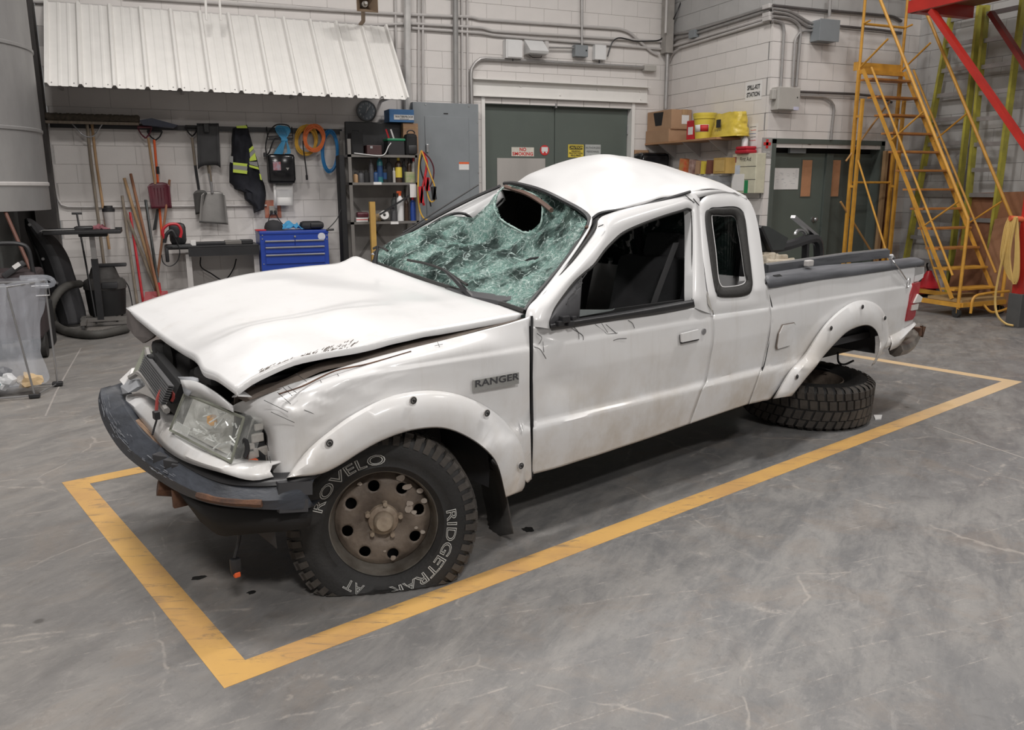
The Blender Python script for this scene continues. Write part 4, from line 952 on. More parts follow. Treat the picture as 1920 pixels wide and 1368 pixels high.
for row in G:
    for p in row: p.y += .006*noise.noise(V((p.x*3, p.z*5, 7)))
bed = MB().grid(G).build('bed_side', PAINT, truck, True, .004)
c = [(1466, 608), (1488, 604), (1490, 608), (1488, 632), (1479, 648), (1455, 655), (1454, 650), (1458, 625)]
MB().prism([SB(x, y, -.004) for x, y in c], (0, -.005, 0)).build('fuel_door_gap', mat('dirty_gap', (.17, .14, .12), .8), bed)
c2 = [((x-1472)*.93+1472, (y-630)*.94+630) for x, y in c]
MB().prism([SB(x, y, -.004) for x, y in c2], (0, -.009, 0)).build('fuel_door', PAINT, bed)
# black rail cap with scuffs, inner rail, bed inside
ca = [SB(x, y, -.012) for x, y in ((1443, 540), (1526, 526), (1600, 516), (1661, 507), (1719, 499), (1733, 497))]
cb = [SB(x, y, -.008) for x, y in ((1436, 523), (1526, 512), (1600, 504), (1661, 497), (1718, 490), (1734, 491))]
cc = P((1434, 512, .09), (1526, 499, .09), (1600, 493, .09), (1661, 488, .09), (1712, 482, .08), (1728, 486, .05))
cdn = [p+V((0, .005, -.06)) for p in cc]
MB().grid([dens(ca, 50), dens(cb, 50), dens([p.lerp(q, .3)+V((0, 0, .006)) for p, q in zip(cb, cc)], 50), dens(cc, 50), dens(cdn, 50)]).build('bed_rail_cap', CAPM, truck, True, .004)
tb0 = P((1434, 505, .14), (1500, 496, .14), (1580, 484, .14), (1662, 475, .14))
m = MB()
for i in range(3): m.bar(tb0[i], tb0[i+1], .045, .05)
m.build('inner_side_rail', CAPM, truck)
MB().tube([p+V((0, 0, .026)) for p in tb0], .008, 6).build('rail_edge_strip', STEEL, truck)
c = S(1516, 500, .07); MB().cbox(c+V((0, 0, .02)), (.06, .03, .035), .006).build('rail_clamp', GALVL, truck)
m = MB(); m.prism(P((1449, 517, .04), (1462, 515, .04), (1468, 520, .03), (1458, 521, .03)), (0, 0, .004)); m.prism(P((1714, 487, .05), (1726, 489, .05), (1729, 493, .03), (1719, 492, .03)), (0, 0, .004)); m.build('stake_pocket', VOID, truck)
m = MB(); m.cyl(S(1670, 481, .12), S(1673, 485, .12), .02, 10); m.build('cable_anchor', STEEL, truck)
cb_ = [S(1671, 485, .08), SB(1675, 490, -.03), SB(1687, 505, -.02), SB(1697, 520, -.012), SB(1700, 524, -.012)]
m = MB(); m.tube(dens(cb_, 24), .004, 6); m.tube([cb_[-1]+V((.02+.02*cos(t), -.004, -.022+.03*sin(t+.4))) for t in [k*pi/6 for k in range(12)]], .003, 5, closed=True)
m.build('tether_cable', STEEL, truck)
m = MB()
m.box((2.36, .06, .52), (4.15, 1.62, .56)); m.box((2.36, .1, .56), (2.39, 1.6, .9)); m.box((2.4, .09, .56), (4.15, .12, .86)); m.box((2.4, 1.56, .56), (4.15, 1.59, .92))
m.build('cargo_bed_floor', CHARC, truck)
m = MB(); m.box((4.15, .1, .50), (4.19, 1.6, .86), .01); m.build('tailgate', PAINT, truck)
for (x, y, z, r) in ((1445, 492, 0, 0), (1456, 496, 0, 0)): pass
# tail corner
MB().prism(P((1716, 500, .02), (1733, 500, .02), (1733, 512, .02), (1714, 517, .02)), (0, .06, 0)).build('reversing_lamp', mat('grey_clear_lens', (.38, .38, .38), .2), truck)
MB().prism(P((1713, 518, .02), (1733, 510, .02), (1731, 520, .02), (1722, 527, .02), (1711, 529, .02)), (0, .08, 0)).build('tail_corner', PAINT, truck)
MB().prism(P((1712, 529, .03), (1730, 520, .03), (1727, 527, .03), (1716, 532, .03)), (0, .08, 0)).build('lamp_gasket', BLKR, truck)
tl = MB().prism([SB(x, y, -.01) for x, y in ((1713, 531), (1726, 528), (1724, 545), (1721, 560), (1716, 592), (1711, 599), (1699, 602), (1703, 580), (1708, 552))], (.0, .07, 0)).build('tail_light', TLR, truck)
MB().prism([SB(x, y, -.018) for x, y in ((1712, 572), (1723, 569), (1721, 580), (1710, 582))], (0, .01, 0)).build('white_lens_band', mat('white_lens', (.6, .58, .55), .2), tl)
MB().prism([SB(x, y, -.019) for x, y in ((1722, 551), (1730, 557), (1727, 566), (1714, 568))], (0, .01, 0)).build('broken_lens_shard', mat('white_lens', (.6, .58, .55), .2), tl)
# rear bumper remains
a = [SB(x, y, -.01) for x, y in ((1667, 657), (1684, 648), (1699, 628), (1712, 612))]
b = [SB(x, y, .0) for x, y in ((1668, 630), (1684, 622), (1700, 612), (1713, 603))]
MB().grid([dens(b, 16), dens([p.lerp(q, .5)+V((0, -.015, 0)) for p, q in zip(a, b)], 16), dens(a, 16)]).build('rear_lower_valance', PAINT, truck, True, .005)
m = MB()
ra2 = P((1679, 656, .02), (1694, 652, .05), (1708, 640, .1), (1716, 622, .12), (1722, 613, .12))
m.tube(dens(ra2, 16), [.045]*16, 8); m.build('rear_bumper_bar', mat('dirty_chrome', (.30, .27, .24), .35, metal=.5, c2=(.09, .075, .065), scale=9), truck, True)
m = MB(); q = S(1720, 618, .1); m.cbox(q+V((0, 0, -.01)), (.05, .06, .06), .004); m.prism([q+V((0, -.035, .03)), q+V((.05, -.035, .02)), q+V((.02, -.035, -.05))], (0, .02, 0)); m.build('bumper_bracket', RUST, truck)

# ---- hood
fr = P((442, 731, .06), (404, 704, .2), (378, 693, .32), (360, 665, .48), (307, 633, .95), (236, 577, 1.62))
ns = P((442, 731, .06), (464, 714, .065), (488, 700, .07), (545, 675, .08), (606, 659, .09), (667, 649, .10), (748, 631, .11), (829, 616, .12), (890, 604, .12), (982, 588, .12))
fs = P((236, 577, 1.62), (300, 555, 1.63), (362, 537, 1.63), (464, 513, 1.61), (560, 500, 1.59), (626, 494, 1.57), (645, 489, 1.55), (668, 480, 1.54), (699, 494, 1.50))
rr = P((982, 588, .12), (930, 569, .3), (870, 551, .6), (810, 533, .9), (760, 517, 1.15), (725, 506, 1.35), (699, 496, 1.5))
G = coons(fr, rr, ns, fs, 60, 80)      # rows run front -> rear, columns near -> far
for j, row in enumerate(G):
    for i, p in enumerate(row):
        a = i/59; b = j/79
        e = sin(pi*min(1, a))*1.0; f = sin(pi*b)
        p.z += .020*e*f                                                       # crown
        k = math.exp(-((a-.20)/.10)**2)*max(0, 1-b*1.3); p.z += .030*k*(1 if b > 0 else 0)*min(1, b*6)      # raised fold near front corner
        p.z -= .018*math.exp(-((a-.36)/.09)**2)*math.exp(-((b-.30)/.25)**2)
        p.z -= .020*math.exp(-((a-.10)/.08)**2)*math.exp(-((b-.36)/.10)**2)      # torn dent along the near edge
        p.z += .014*math.exp(-((a-.14)/.10)**2)*math.exp(-((b-.50)/.12)**2)
        p.z += .010*f*min(1, a*5)*min(1, (1-a)*5)*noise.noise(V((p.x*2.6, p.y*2.6, 5)))*1.6
        p.z += .006*f*noise.noise(V((p.x*9, p.y*4, 8)))*math.exp(-a*4)
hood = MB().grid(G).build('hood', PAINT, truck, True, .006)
# rolled edges of the hood and inner frame
m = MB()
ed = [G[j][0] for j in range(0, 80, 2)]; m.grid([ed, [p+V((0, .004, -.022)) for p in ed], [p+V((0, .04, -.03)) for p in ed]])
ed = G[0][:]; m.grid([ed, [p+V((.006, 0, -.022)) for p in ed], [p+V((.05, 0, -.032)) for p in ed]])
m.build('hood_folded_edge', PAINT, truck, True, .002)
U = [[p+V((.0, 0, -.045)) for p in row[3:-2:4]] for row in G[3:-2:5]]
MB().grid(U).build('hood_inner_liner', VOID, truck, True, .004)
MB().prism(P((237, 580, 1.60), (262, 597, 1.42), (296, 622, 1.15), (284, 634, 1.2), (268, 643, 1.3), (252, 630, 1.42), (238, 612, 1.55)), (.012, 0, 0)).build('hanging_hood_frame', mat('muddy_grey_underside', (.13, .115, .11), .7, c2=(.07, .06, .058), scale=5), truck)
m = MB()
for k in range(130):
    f = rng.random(); x = 486+(672-486)*f; y = 700-(700-649)*f**.9-rng.uniform(1, 13)*(.5+f*.6); l = rng.uniform(3, 10)
    q = [S(x+d*l*.7, y-d*l*.55, .085+.03*f) for d in (-.5, .5)]
    m.tube([p+V((0, -.008, .004)) for p in q], rng.uniform(.0006, .0016), 4)
tag(m.build('hood_scratches', mat('grey_scratch', (.20, .17, .15), .7), truck), kind='stuff')
m = MB()
for pl in ([(495, 750), (520, 762), (540, 772)], [(555, 700), (575, 715)], [(508, 772), (552, 792)], [(570, 768), (592, 777)], [(600, 712), (606, 722)], [(632, 700), (640, 712)], [(820, 640), (826, 655)], [(815, 648), (830, 645)], [(810, 656), (824, 661)], [(500, 830), (504, 845)], [(505, 855), (508, 868)], [(700, 745), (712, 742)], [(530, 725), (548, 742)], [(540, 724), (556, 736)], [(520, 735), (545, 757)]):
    m.tube(dens([SB(x, y, -.003+(.03 if y < 765 else .0)) for x, y in pl], 8), .0009, 4)
tag(m.build('fender_scratches', INK, truck), kind='stuff')
# emblem
q = [SB(x, y, -.008) for x, y in ((886, 712), (970, 697), (970, 718), (886, 732))]
em = MB().prism(q, (0, -.010, 0)).build('name_plate', mat('plate_grey', (.27, .27, .26), .45, metal=.1), truck)
ctr = (q[0]+q[1]+q[2]+q[3])/4+V((0, -.0115, .006)); rt = (q[1]-q[0]); upv = (q[0]-q[3])
text('plate_lettering', 'RANGER', .036, face_m(ctr, rt, upv), mat('dark_plate_letter', (.05, .05, .055), .4), em, bold=.0007, sx=1.5)

# ---- cowl, wipers, windshield
MB().tube(dens(P((984, 584, .12), (930, 566, .3), (870, 548, .6), (810, 529, .9), (760, 512, 1.15), (725, 501, 1.35), (700, 490, 1.5)), 40), .012, 6).build('cowl_seal', BLKR, truck, True)
MB().tube(dens(P((984, 584, .12), (1002, 560, .14), (1034, 522, .165), (1064, 484, .19), (1086, 452, .22), (1100, 430, .245), (1105, 412, .27), (1092, 396, .33), (1060, 378, .5), (1030, 363, .65), (1000, 352, .85), (965, 344, 1.1), (946, 344, 1.3)), 90), .012, 6).build('windshield_seal', BLK, truck, True)
WG = [P((984, 582, .12), (930, 566, .3), (870, 548, .6), (810, 530, .9), (760, 514, 1.15), (725, 503, 1.35), (700, 492, 1.5)),
      P((1011, 547, .15), (955, 532, .4), (893, 516, .65), (832, 500, .9), (777, 487, 1.15), (737, 479, 1.35), (708, 472, 1.49)),
      P((1037, 512, .17), (985, 500, .45), (920, 490, .7), (860, 474, .95), (805, 462, 1.2), (765, 450, 1.37), (740, 448, 1.48)),
      P((1060, 482, .19), (1020, 475, .42), (962, 470, .7), (905, 457, .95), (862, 450, 1.15), (825, 425, 1.33), (790, 428, 1.46)),
      P((1080, 456, .21), (1050, 445, .40), (1005, 437, .62), (955, 428, .84), (905, 420, 1.02), (876, 410, 1.25), (842, 404, 1.40)),
      P((1094, 432, .235), (1072, 408, .40), (1040, 390, .62), (985, 380, .82), (934, 377, 1.0), (908, 398, 1.2), (880, 410, 1.35)),
      P((1100, 414, .27), (1077, 391, .43), (1044, 372, .62), (1002, 356, .86), (965, 347, 1.1), (946, 350, 1.22), (926, 384, 1.28))]
W_ = sgrid(WG, 96, 96)
HOLE = [(947, 347), (989, 359), (1015, 372), (1019, 401), (1010, 421.6), (989, 434.6), (965, 429), (939, 408), (929, 385), (934, 359)]
def inpoly(x, y, P_):
    c = False; n = len(P_)
    for i in range(n):
        x1, y1 = P_[i]; x2, y2 = P_[(i+1) % n]
        if (y1 > y) != (y2 > y) and x < (x2-x1)*(y-y1)/(y2-y1)+x1: c = not c
    return c
def wpx(p): return topx(TO+TU*p.x+TV*p.y+V((0, 0, p.z)))
for j, row in enumerate(W_):
    for i, p in enumerate(row):
        e = min(1, i/8, (95-i)/8, j/8, (95-j)/8)
        d = .030*noise.noise(V((p.x*6, p.y*6, p.z*6)))+.016*noise.noise(V((p.x*17, p.y*17, 2)))+.009*noise.noise(V((p.x*45, p.y*45, 5)))
        W_[j][i] = p+V((-.3, 0, 1)).normalized()*d*e
m = MB().grid(W_); keep = []
for f in m.f:
    c = sum((m.v[i] for i in f), V())/4; x, y, z = wpx(c)
    if not inpoly(x, y, HOLE): keep.append(f)
m.f = keep; ws = m.build('windshield', CRAZE, truck, True)
rim = []
for x, y in HOLE+[HOLE[0]]:
    best = min((p for row in W_[::2] for p in row[::2]), key=lambda p: (wpx(p)[0]-x)**2+(wpx(p)[1]-y)**2); rim.append(best)
m = MB(); m.tube(dens(rim, 60), [.004+.005*abs(noise.noise(V((k*.7, 0, 0)))) for k in range(60)], 5)
m.build('broken_glass_edge', mat('crumbled_glass', (.45, .58, .54), .25, c2=(.16, .24, .22), scale=40), ws)
m = MB()
for k in range(60):   # loose crumbs and proud cracks
    j = rng.randrange(4, 92); i = rng.randrange(4, 92); p = W_[j][i]; q = W_[max(0, min(95, j+rng.randrange(-6, 7)))][max(0, min(95, i+rng.randrange(-6, 7)))]
    x, y, z = wpx((p+q)/2)
    if inpoly(x, y, HOLE) or (p-q).length > .16 or (p-q).length < .01: continue
    m.tube([p+V((0, 0, .003)), (p+q)/2+V((0, 0, .004)), q+V((0, 0, .003))], .0007, 4)
tag(m.build('crack_ridges', mat('bright_crack', (.72, .86, .82), .3), ws), kind='stuff')
MB().tube(dens(P((948, 350, 1.15), (985, 362, .92), (1012, 377, .74), (1034, 394, .58)), 20), .012, 6).build('sun_visor_edge', mat('brown_headliner_edge', (.16, .10, .08), .7), truck, True)
def wiper(pl, bl, base):
    m = MB(); pts = dens(P(*pl), 16); m.tube(pts, [.016-.010*i/15 for i in range(16)], 6)
    o = m.build('wiper_arm', BLK, truck, True); m = MB(); m.tube(dens(P(*bl), 20), .007, 5); m.build('wiper_blade', BLKR, o, True)
    c = S(*base); MB().cyl(c+V((0, 0, -.02)), c+V((0, 0, .018)), .026, 12, .018).build('wiper_pivot', BLK, o, True)
wiper([(902, 575, .40), (882, 555, .48), (866, 538, .56), (848, 520, .66), (832, 506, .78)], [(764, 487, 1.1), (800, 494, .95), (832, 506, .8), (860, 524, .62), (876, 534, .52)], (902, 576, .40))
wiper([(702, 502, 1.36), (704, 485, 1.36), (707, 470, 1.36), (708, 461, 1.36)], [(700, 466, 1.4), (712, 462, 1.36), (727, 470, 1.3)], (704, 504, 1.36))

# ---- front end
# black panel in place of the shaded depth behind the opening
m = MB(); m.box((-.30, .25, .36), (-.24, 1.42, .84)); m.build('dark_bay_backing', VOID, truck)
m = MB()
for c, s in (((-.36, .62, .70), (.1, .2, .16)), ((-.30, .95, .74), (.14, .25, .12)), ((-.33, 1.18, .70), (.12, .16, .22)), ((-.38, .45, .80), (.14, .18, .05)), ((-.28, .8, .60), (.1, .3, .2)), ((-.25, .3, .78), (.2, .16, .08))): m.cbox(c, s, .02)
for k in range(7):
    a = V((-.4+rng.uniform(-.05, .08), rng.uniform(.4, 1.2), rng.uniform(.62, .8))); m.tube(dens([a, a+V((.05, .1, .06)), a+V((.02, .22, -.05)), a+V((.08, .3, .02))], 12), .014, 6)
m.build('engine_parts', BLK, truck, True)
q = S(287, 672, 1.05); m = MB(); m.cyl(q+V((.06, 0, 0)), q+V((.10, 0, 0)), .06, 16); m.cyl(q+V((-.02, 0, 0)), q, .02, 10); m.build('fan_shroud', VOID, truck, True)
# radiator: slats
rd = MB(); A_, B_, C_, D_ = S(262, 700, 1.12), S(306, 760, .62), S(322, 722, .60), S(276, 664, 1.1)
rd.prism([A_+V((.03, 0, 0)), B_+V((.03, 0, 0)), C_+V((.03, 0, 0)), D_+V((.03, 0, 0))], (.03, 0, 0)); rad = rd.build('radiator', VOID, truck)
for k in range(9):
    f = (k+.5)/9; a = A_.lerp(D_, f); b = B_.lerp(C_, f)
    MB().bar(a, b, .02, .005, (.3, 0, 1)).build('radiator_slat', mat('dull_grey_slat', (.13, .13, .135), .5, metal=.3), rad)
m = MB()
for pl in ([(243, 708, 1.15), (262, 700, 1.1), (290, 735, .8), (313, 770, .58)], [(276, 655, 1.15), (284, 690, 1.0), (280, 715, .95)], [(296, 735, .8), (308, 722, .75), (318, 730, .62)]):
    m.tube(dens(P(*pl), 14), .012, 6)
m.build('radiator_support', mat('dusty_support', (.25, .24, .23), .6), truck, True)
MB().prism(P((246, 705, 1.2), (262, 700, 1.16), (277, 660, 1.16), (270, 650, 1.22)), (.02, 0, 0)).build('far_headlight', mat('dusty_lens_edge', (.22, .23, .19), .3), truck)
MB().prism(P((224, 712, 1.24), (247, 690, 1.24), (243, 705, 1.18), (232, 722, 1.18)), (.02, 0, 0)).build('far_corner_shell', PAINT, truck)
MB().prism(P((226, 724, 1.2), (238, 711, 1.2), (256, 712, 1.12), (258, 725, 1.08), (241, 736, 1.1), (230, 738, 1.16)), (.03, 0, 0)).build('bent_header_end', mat('grey_primer_panel', (.30, .31, .33), .5), truck)
# red wiring
m = MB()
for pl in ([(309, 722, .7), (303, 730, .7), (296, 745, .68), (294, 760, .66), (293, 775, .64)], [(309, 722, .7), (318, 730, .66), (326, 742, .62), (322, 752, .62)], [(305, 728, .7), (314, 738, .66), (312, 748, .66)]):
    m.tube(dens(P(*pl), 14), .006, 5)
m.build('torn_red_wiring', mat('red_wire', (.25, .04, .035), .5), truck, True)
m = MB(); m.tube(dens(P((293, 772, .64), (294, 785, .62), (290, 800, .62), (286, 815, .6)), 12), .004, 5); c = S(293, 778, .63); m.cbox(c, (.02, .03, .03), .003); m.build('loose_connector_lead', BLK, truck)
# white header panel under the lights
ha = P((228, 748, 1.2), (252, 772, 1.02), (284, 812, .74), (310, 842, .55), (350, 866, .33), (415, 886, .10), (472, 900, .02), (513, 893, .0))
hb = P((238, 740, 1.2), (262, 752, 1.02), (296, 778, .74), (325, 815, .50), (366, 845, .30), (420, 866, .12), (474, 871, .05), (511, 871, .03))
ht = [p+V((.05, 0, .003)) for p in hb]
header = MB().grid([dens(ha, 60), dens([p.lerp(q, .5)+V((-.01, 0, 0)) for p, q in zip(ha, hb)], 60), dens(hb, 60), dens(ht, 60)]).build('header_panel', PAINT, truck, True, .006)
MB().grid([dens(P((345, 738, .42), (338, 712, .48), (333, 706, .5)), 8), dens(P((352, 742, .40), (372, 712, .4), (362, 706, .44)), 8)]).build('torn_grille_mount', mat('grey_primer_panel', (.30, .31, .33), .5), truck, True, .006)
MB().grid([dens(P((338, 712, .46), (366, 716, .36), (400, 734, .26), (436, 760, .15)), 14), dens(P((345, 736, .44), (380, 748, .34), (412, 760, .22), (436, 772, .13)), 14)]).build('lamp_mounting_panel', PAINT, truck, True, .006)
# headlight
def inset(p, q, f): return p.lerp(q, f)
F4 = [S(319, 806, .52), S(433, 866, .09), S(457, 783, .08), S(346, 738, .46)]
B4 = [F4[0]+V((.10, .05, .0)), F4[1]+V((.13, .04, 0)), F4[2]+V((.13, .03, 0)), F4[3]+V((.12, .03, 0))]
rowsl = []
for t, s_ in ((0, 0.), (.5, -.03), (1., 0.)):
    pass
nf = (F4[1]-F4[0]).cross(F4[3]-F4[0]).normalized()
if nf.x > 0: nf = -nf
gl = []
for j in range(13):
    v = j/12; row = []
    for i in range(21):
        u = i/20; p = F4[0]*(1-u)*(1-v)+F4[1]*u*(1-v)+F4[2]*u*v+F4[3]*(1-u)*v
        row.append(p+nf*.022*(sin(pi*u)*sin(pi*v))**.5)
    gl.append(row)
hl = MB(); hl.grid(gl)
per = [gl[0][i] for i in range(21)]+[gl[j][20] for j in range(1, 13)]+[gl[12][i] for i in range(19, -1, -1)]+[gl[j][0] for j in range(11, 0, -1)]
bk = [p-nf*.06+V((.02, 0, 0)) for p in per]; hl.grid([per, bk], closed=True)
hlamp = hl.build('headlight_lens', LENS, truck, True)
cen = sum(F4, V())/4
rf = MB(); rows = []
for s_, d in ((.97, .035), (.8, .075), (.5, .11), (.15, .12)): rows.append([cen.lerp(p, s_)-nf*d for p in per])
rf.grid(rows, closed=True); rf.build('reflector_bowl', SIL, hlamp, True)
MB().lathe([(0, .02), (.016, .012), (.018, -.01), (.01, -.02)], 12, cen-nf*.05+(F4[0]-F4[1])*.12+V((0, 0, .01))).build('amber_bulb', AMB, hlamp, True)
m = MB(); m.tube(per, .005, 5, closed=True); m.build('lens_edge', mat('dusty_lens_edge', (.22, .23, .19), .3), hlamp, True)
m = MB()
for k in range(16):
    f = k/16; a = F4[0].lerp(F4[1], .08+f*.25); m.rod(a+(F4[3]-F4[0])*.1-nf*-.008, a+(F4[3]-F4[0])*.3-nf*-.008, .0016, 4)
for k in range(26):
    u, v = rng.uniform(.3, .95), rng.uniform(.1, .9); p = F4[0]*(1-u)*(1-v)+F4[1]*u*(1-v)+F4[2]*u*v+F4[3]*(1-u)*v; p = p-nf*.02
    m.tube([p, p+V((rng.uniform(-.02, .02), rng.uniform(-.02, .02), rng.uniform(-.02, .02))), p+V((rng.uniform(-.03, .03), rng.uniform(-.03, .03), rng.uniform(-.03, .03)))], .003, 4)
m.build('broken_reflector_bits', mat('bright_shard', (.8, .82, .8), .15, metal=.3), hlamp)
# side marker cavity
m = MB(); m.prism(P((452, 785, .11), (470, 779, .12), (494, 800, .12), (499, 868, .09), (440, 872, .12)), (.02, .10, 0)); m.build('marker_cavity', VOID, truck)
m = MB()
for (x, y, s) in ((482, 820, .03), (488, 846, .035), (476, 852, .028), (485, 800, .022), (470, 836, .022), (492, 862, .03), (478, 866, .03)): m.cbox(S(x, y, .105), (s*1.4, s*.5, s), .004)
m.build('lamp_bracket', mat('dirty_white_bracket', (.42, .40, .37), .6, c2=(.26, .24, .22), scale=25), truck)
m = MB(); m.tube(dens(P((450, 838, .1), (458, 822, .09), (464, 840, .09), (460, 856, .09)), 10), .008, 6); m.cbox(S(478, 864, .09), (.03, .02, .012), .002); m.build('marker_socket', BLK, truck, True)
MB().cbox(S(473, 865, .085), (.035, .02, .014), .003).build('orange_socket_tip', ORG, truck)

# ---- front bumper
o1 = P((189, 728, 1.30), (184, 750, 1.29), (191, 786, 1.18), (212, 825, 1.02), (240, 858, .85), (287, 893, .60), (334, 922, .38), (380, 940, .20), (430, 950, .06), (500, 955, -.03), (560, 955, -.05), (588, 950, -.04))
o2 = P((214, 722, 1.28), (219, 733, 1.24), (235, 765, 1.06), (253, 792, .92), (272, 815, .78), (310, 845, .56), (345, 870, .38), (392, 895, .18), (440, 908, .06), (510, 910, -.02), (560, 903, -.04), (590, 896, -.03))
mid_ = [p.lerp(q, .5)+V((-.028, -.012, 0)) for p, q in zip(o1, o2)]
top = [p+V((.06, .05, 0)) for p in o2]; bot = [p+V((.05, .05, -.005)) for p in o1]
bumper = MB().grid([dens(bot, 70), dens(o1, 70), dens([p.lerp(q, .6) for p, q in zip(o1, mid_)], 70), dens(mid_, 70), dens(o2, 70), dens(top, 70)]).build('front_bumper', BUMPM, truck, True, .006)
sc1 = mid_[1:6]; m = MB()
for k in range(60):
    f = rng.random(); g = rng.random(); i = min(4, int(f*5)); p = o1[1+i].lerp(o2[1+i], .35+.5*g).lerp(o1[2+i].lerp(o2[2+i], .35+.5*g), f*5-i)
    t = (o1[2+i]-o1[1+i]).normalized(); q = p+V((-.030, -.012, 0)); m.tube([q-t*rng.uniform(.005, .03), q+t*rng.uniform(.005, .03)], rng.uniform(.0006, .0018), 4)
tag(m.build('bumper_scuffs', SCUFF, bumper), kind='stuff')
m = MB()
m.tube(dens([p.lerp(q, .38)+V((-.026, -.01, 0)) for p, q in zip(o1[7:10], o2[7:10])], 14), [.012+.006*abs(noise.noise(V((k*.8, 1, 0)))) for k in range(14)], 6)
m.build('rust_band', RUST, bumper, True)
m = MB(); m.grid([dens([p.lerp(q, .96)+V((-.004, -.006, .006)) for p, q in zip(o1[5:], o2[5:])], 30), dens([p.lerp(q, 1.0)+V((.06, .03, .022)) for p, q in zip(o1[5:], o2[5:])], 30)]); m.build('bumper_cover_lip', BLK, truck, True, .006)
m = MB()
for x, y, v in ((309, 858, .56), (330, 868, .46), (345, 876, .42)): m.cbox(S(x, y, v), (.05, .07, .035), .004, Matrix.Rotation(.5, 3, 'Z'))
m.build('bumper_clip_block', CHARC, truck)
MB().prism(P((248, 784, .98), (268, 796, .86), (300, 832, .62), (304, 842, .6), (275, 815, .8)), (.03, 0, .0)).build('rusty_crossmember', mat('tan_rusty_panel', (.30, .20, .13), .8, c2=(.16, .10, .07), scale=9), truck)
# lower air dam and side end
m = MB()
a = P((334, 922, .42), (380, 946, .24), (440, 955, .10), (520, 955, .0), (588, 948, -.01)); b = P((376, 978, .44), (411, 1003, .26), (446, 1003, .13), (500, 998, .03), (550, 994, -.01), (582, 985, -.01))
m.grid([dens(a, 30), dens(b, 30)]); m.build('lower_air_dam', VOID, truck, True, .012)
m = MB()
for (x0, y0, x1, y1) in ((522, 905, 586, 930), (524, 938, 578, 962)):
    MB().prism(P((x0, y0, -.045), (x1, y0-3, -.05), (x1, y1-3, -.05), (x0, y1, -.045)), (0, .02, 0)).build('bumper_end_cap', CHARC, truck)
m = MB()
q = S(296, 912, .60); m.tube(dens([q, q+V((.08, -.02, -.02)), q+V((.16, -.06, -.04))], 8), .035, 8); q = S(337, 932, .45); m.cbox(q, (.05, .02, .07), .004); m.cbox(q+V((.03, -.03, 0)), (.012, .06, .075), .003); m.build('tow_hook_bracket', RUST, truck, True)
q0 = S(447, 970, .2); q1 = S(440, 1045, .2); q2 = S(443, 1075, .2)
m = MB(); m.tube(dens([q0, q0.lerp(q1, .5)+V((.01, 0, 0)), q1], 10), .006, 6); m.cbox(q1.lerp(q2, .5), (.035, .025, .055), .006); fg = m.build('hanging_fog_lamp_plug', BLK, truck, True)
m = MB(); m.cbox(q2+V((0, -.005, 0)), (.022, .02, .02), .004); m.build('orange_plug_tip', ORG, fg)

# ---- wheel wells, chassis, cab inside
def arch(cu, cz, r, w0, w1, m, e=.15):
    rows = []
    for k in range(19):
        a = -e+(pi+2*e)*k/18; rows.append([V((cu+r*cos(a), y, cz+r*sin(a)*.95)) for y in (w0, (w0+w1)/2, w1)])
    m.grid(rows)
m = MB(); arch(.06, .34, .45, .03, .62, m); m.build('front_wheel_liner', CHARC, truck, True)
m = MB(); m.box((-.38, .60, .30), (.50, .63, .80)); m.build('inner_fender_apron', VOID, truck)
m = MB(); arch(3.20, .42, .38, .03, .50, m, .0); m.build('rear_wheel_liner', CHARC, truck, True)
m = MB(); m.box((-.30, .36, .34), (4.1, .44, .46), .01); m.box((-.30, 1.26, .34), (4.1, 1.34, .46), .01)
for x in (-.25, .6, 1.6, 2.6, 3.6): m.box((x, .40, .36), (x+.07, 1.3, .44))
m.build('chassis_frame', mat('dirty_black_chassis', (.035, .03, .027), .8, c2=(.02, .018, .016), scale=7), truck)
m = MB(); m.tube([(3.15, .25, .33), (3.15, 1.5, .36)], .045, 10); m.lathe([(.0, -.14), (.1, -.1), (.13, 0), (.1, .1), (0, .14)], 14, (3.15, .85, .36)); m.build('rear_axle', RUST, truck, True)
m = MB()
for k in range(3): m.tube(dens([V((2.75, .34, .40-.012*k)), V((3.15, .34, .30-.012*k)), V((3.55, .34, .42-.012*k))], 12), .012, 6)
m.tube(dens(P((1571, 660, .3), (1572, 678, .3), (1583, 683, .3), (1600, 676, .3)), 14), .007, 6)
m.build('leaf_spring_and_line', VOID, truck, True)
m = MB(); m.box((-.45, .48, .22), (-.1, 1.2, .38), .02); m.box((.05, .3, .26), (.15, 1.4, .34), .01); m.build('front_suspension', VOID, truck)
m = MB(); m.box((.6, .08, .30), (2.34, 1.62, .36)); m.box((.55, .12, .36), (.62, 1.6, .90)); m.build('cab_floor_and_firewall', VOID, truck)
m = MB(); m.box((.66, .14, .70), (.95, 1.56, .93), .04); m.box((.74, .25, .93), (.95, .75, .99), .03); m.build('dashboard', CHARC, truck, True)
m = MB(); m.tube([V((1.10+.05*sin(t), .47+.18*cos(t), .95+.17*sin(t))) for t in [2*pi*k/20 for k in range(20)]], .014, 6, closed=True); m.rod((1.1, .47, .95), (.92, .47, .88), .03); m.rod((1.1, .3, .95), (1.1, .64, .95), .012); m.build('steering_wheel', BLK, truck, True)
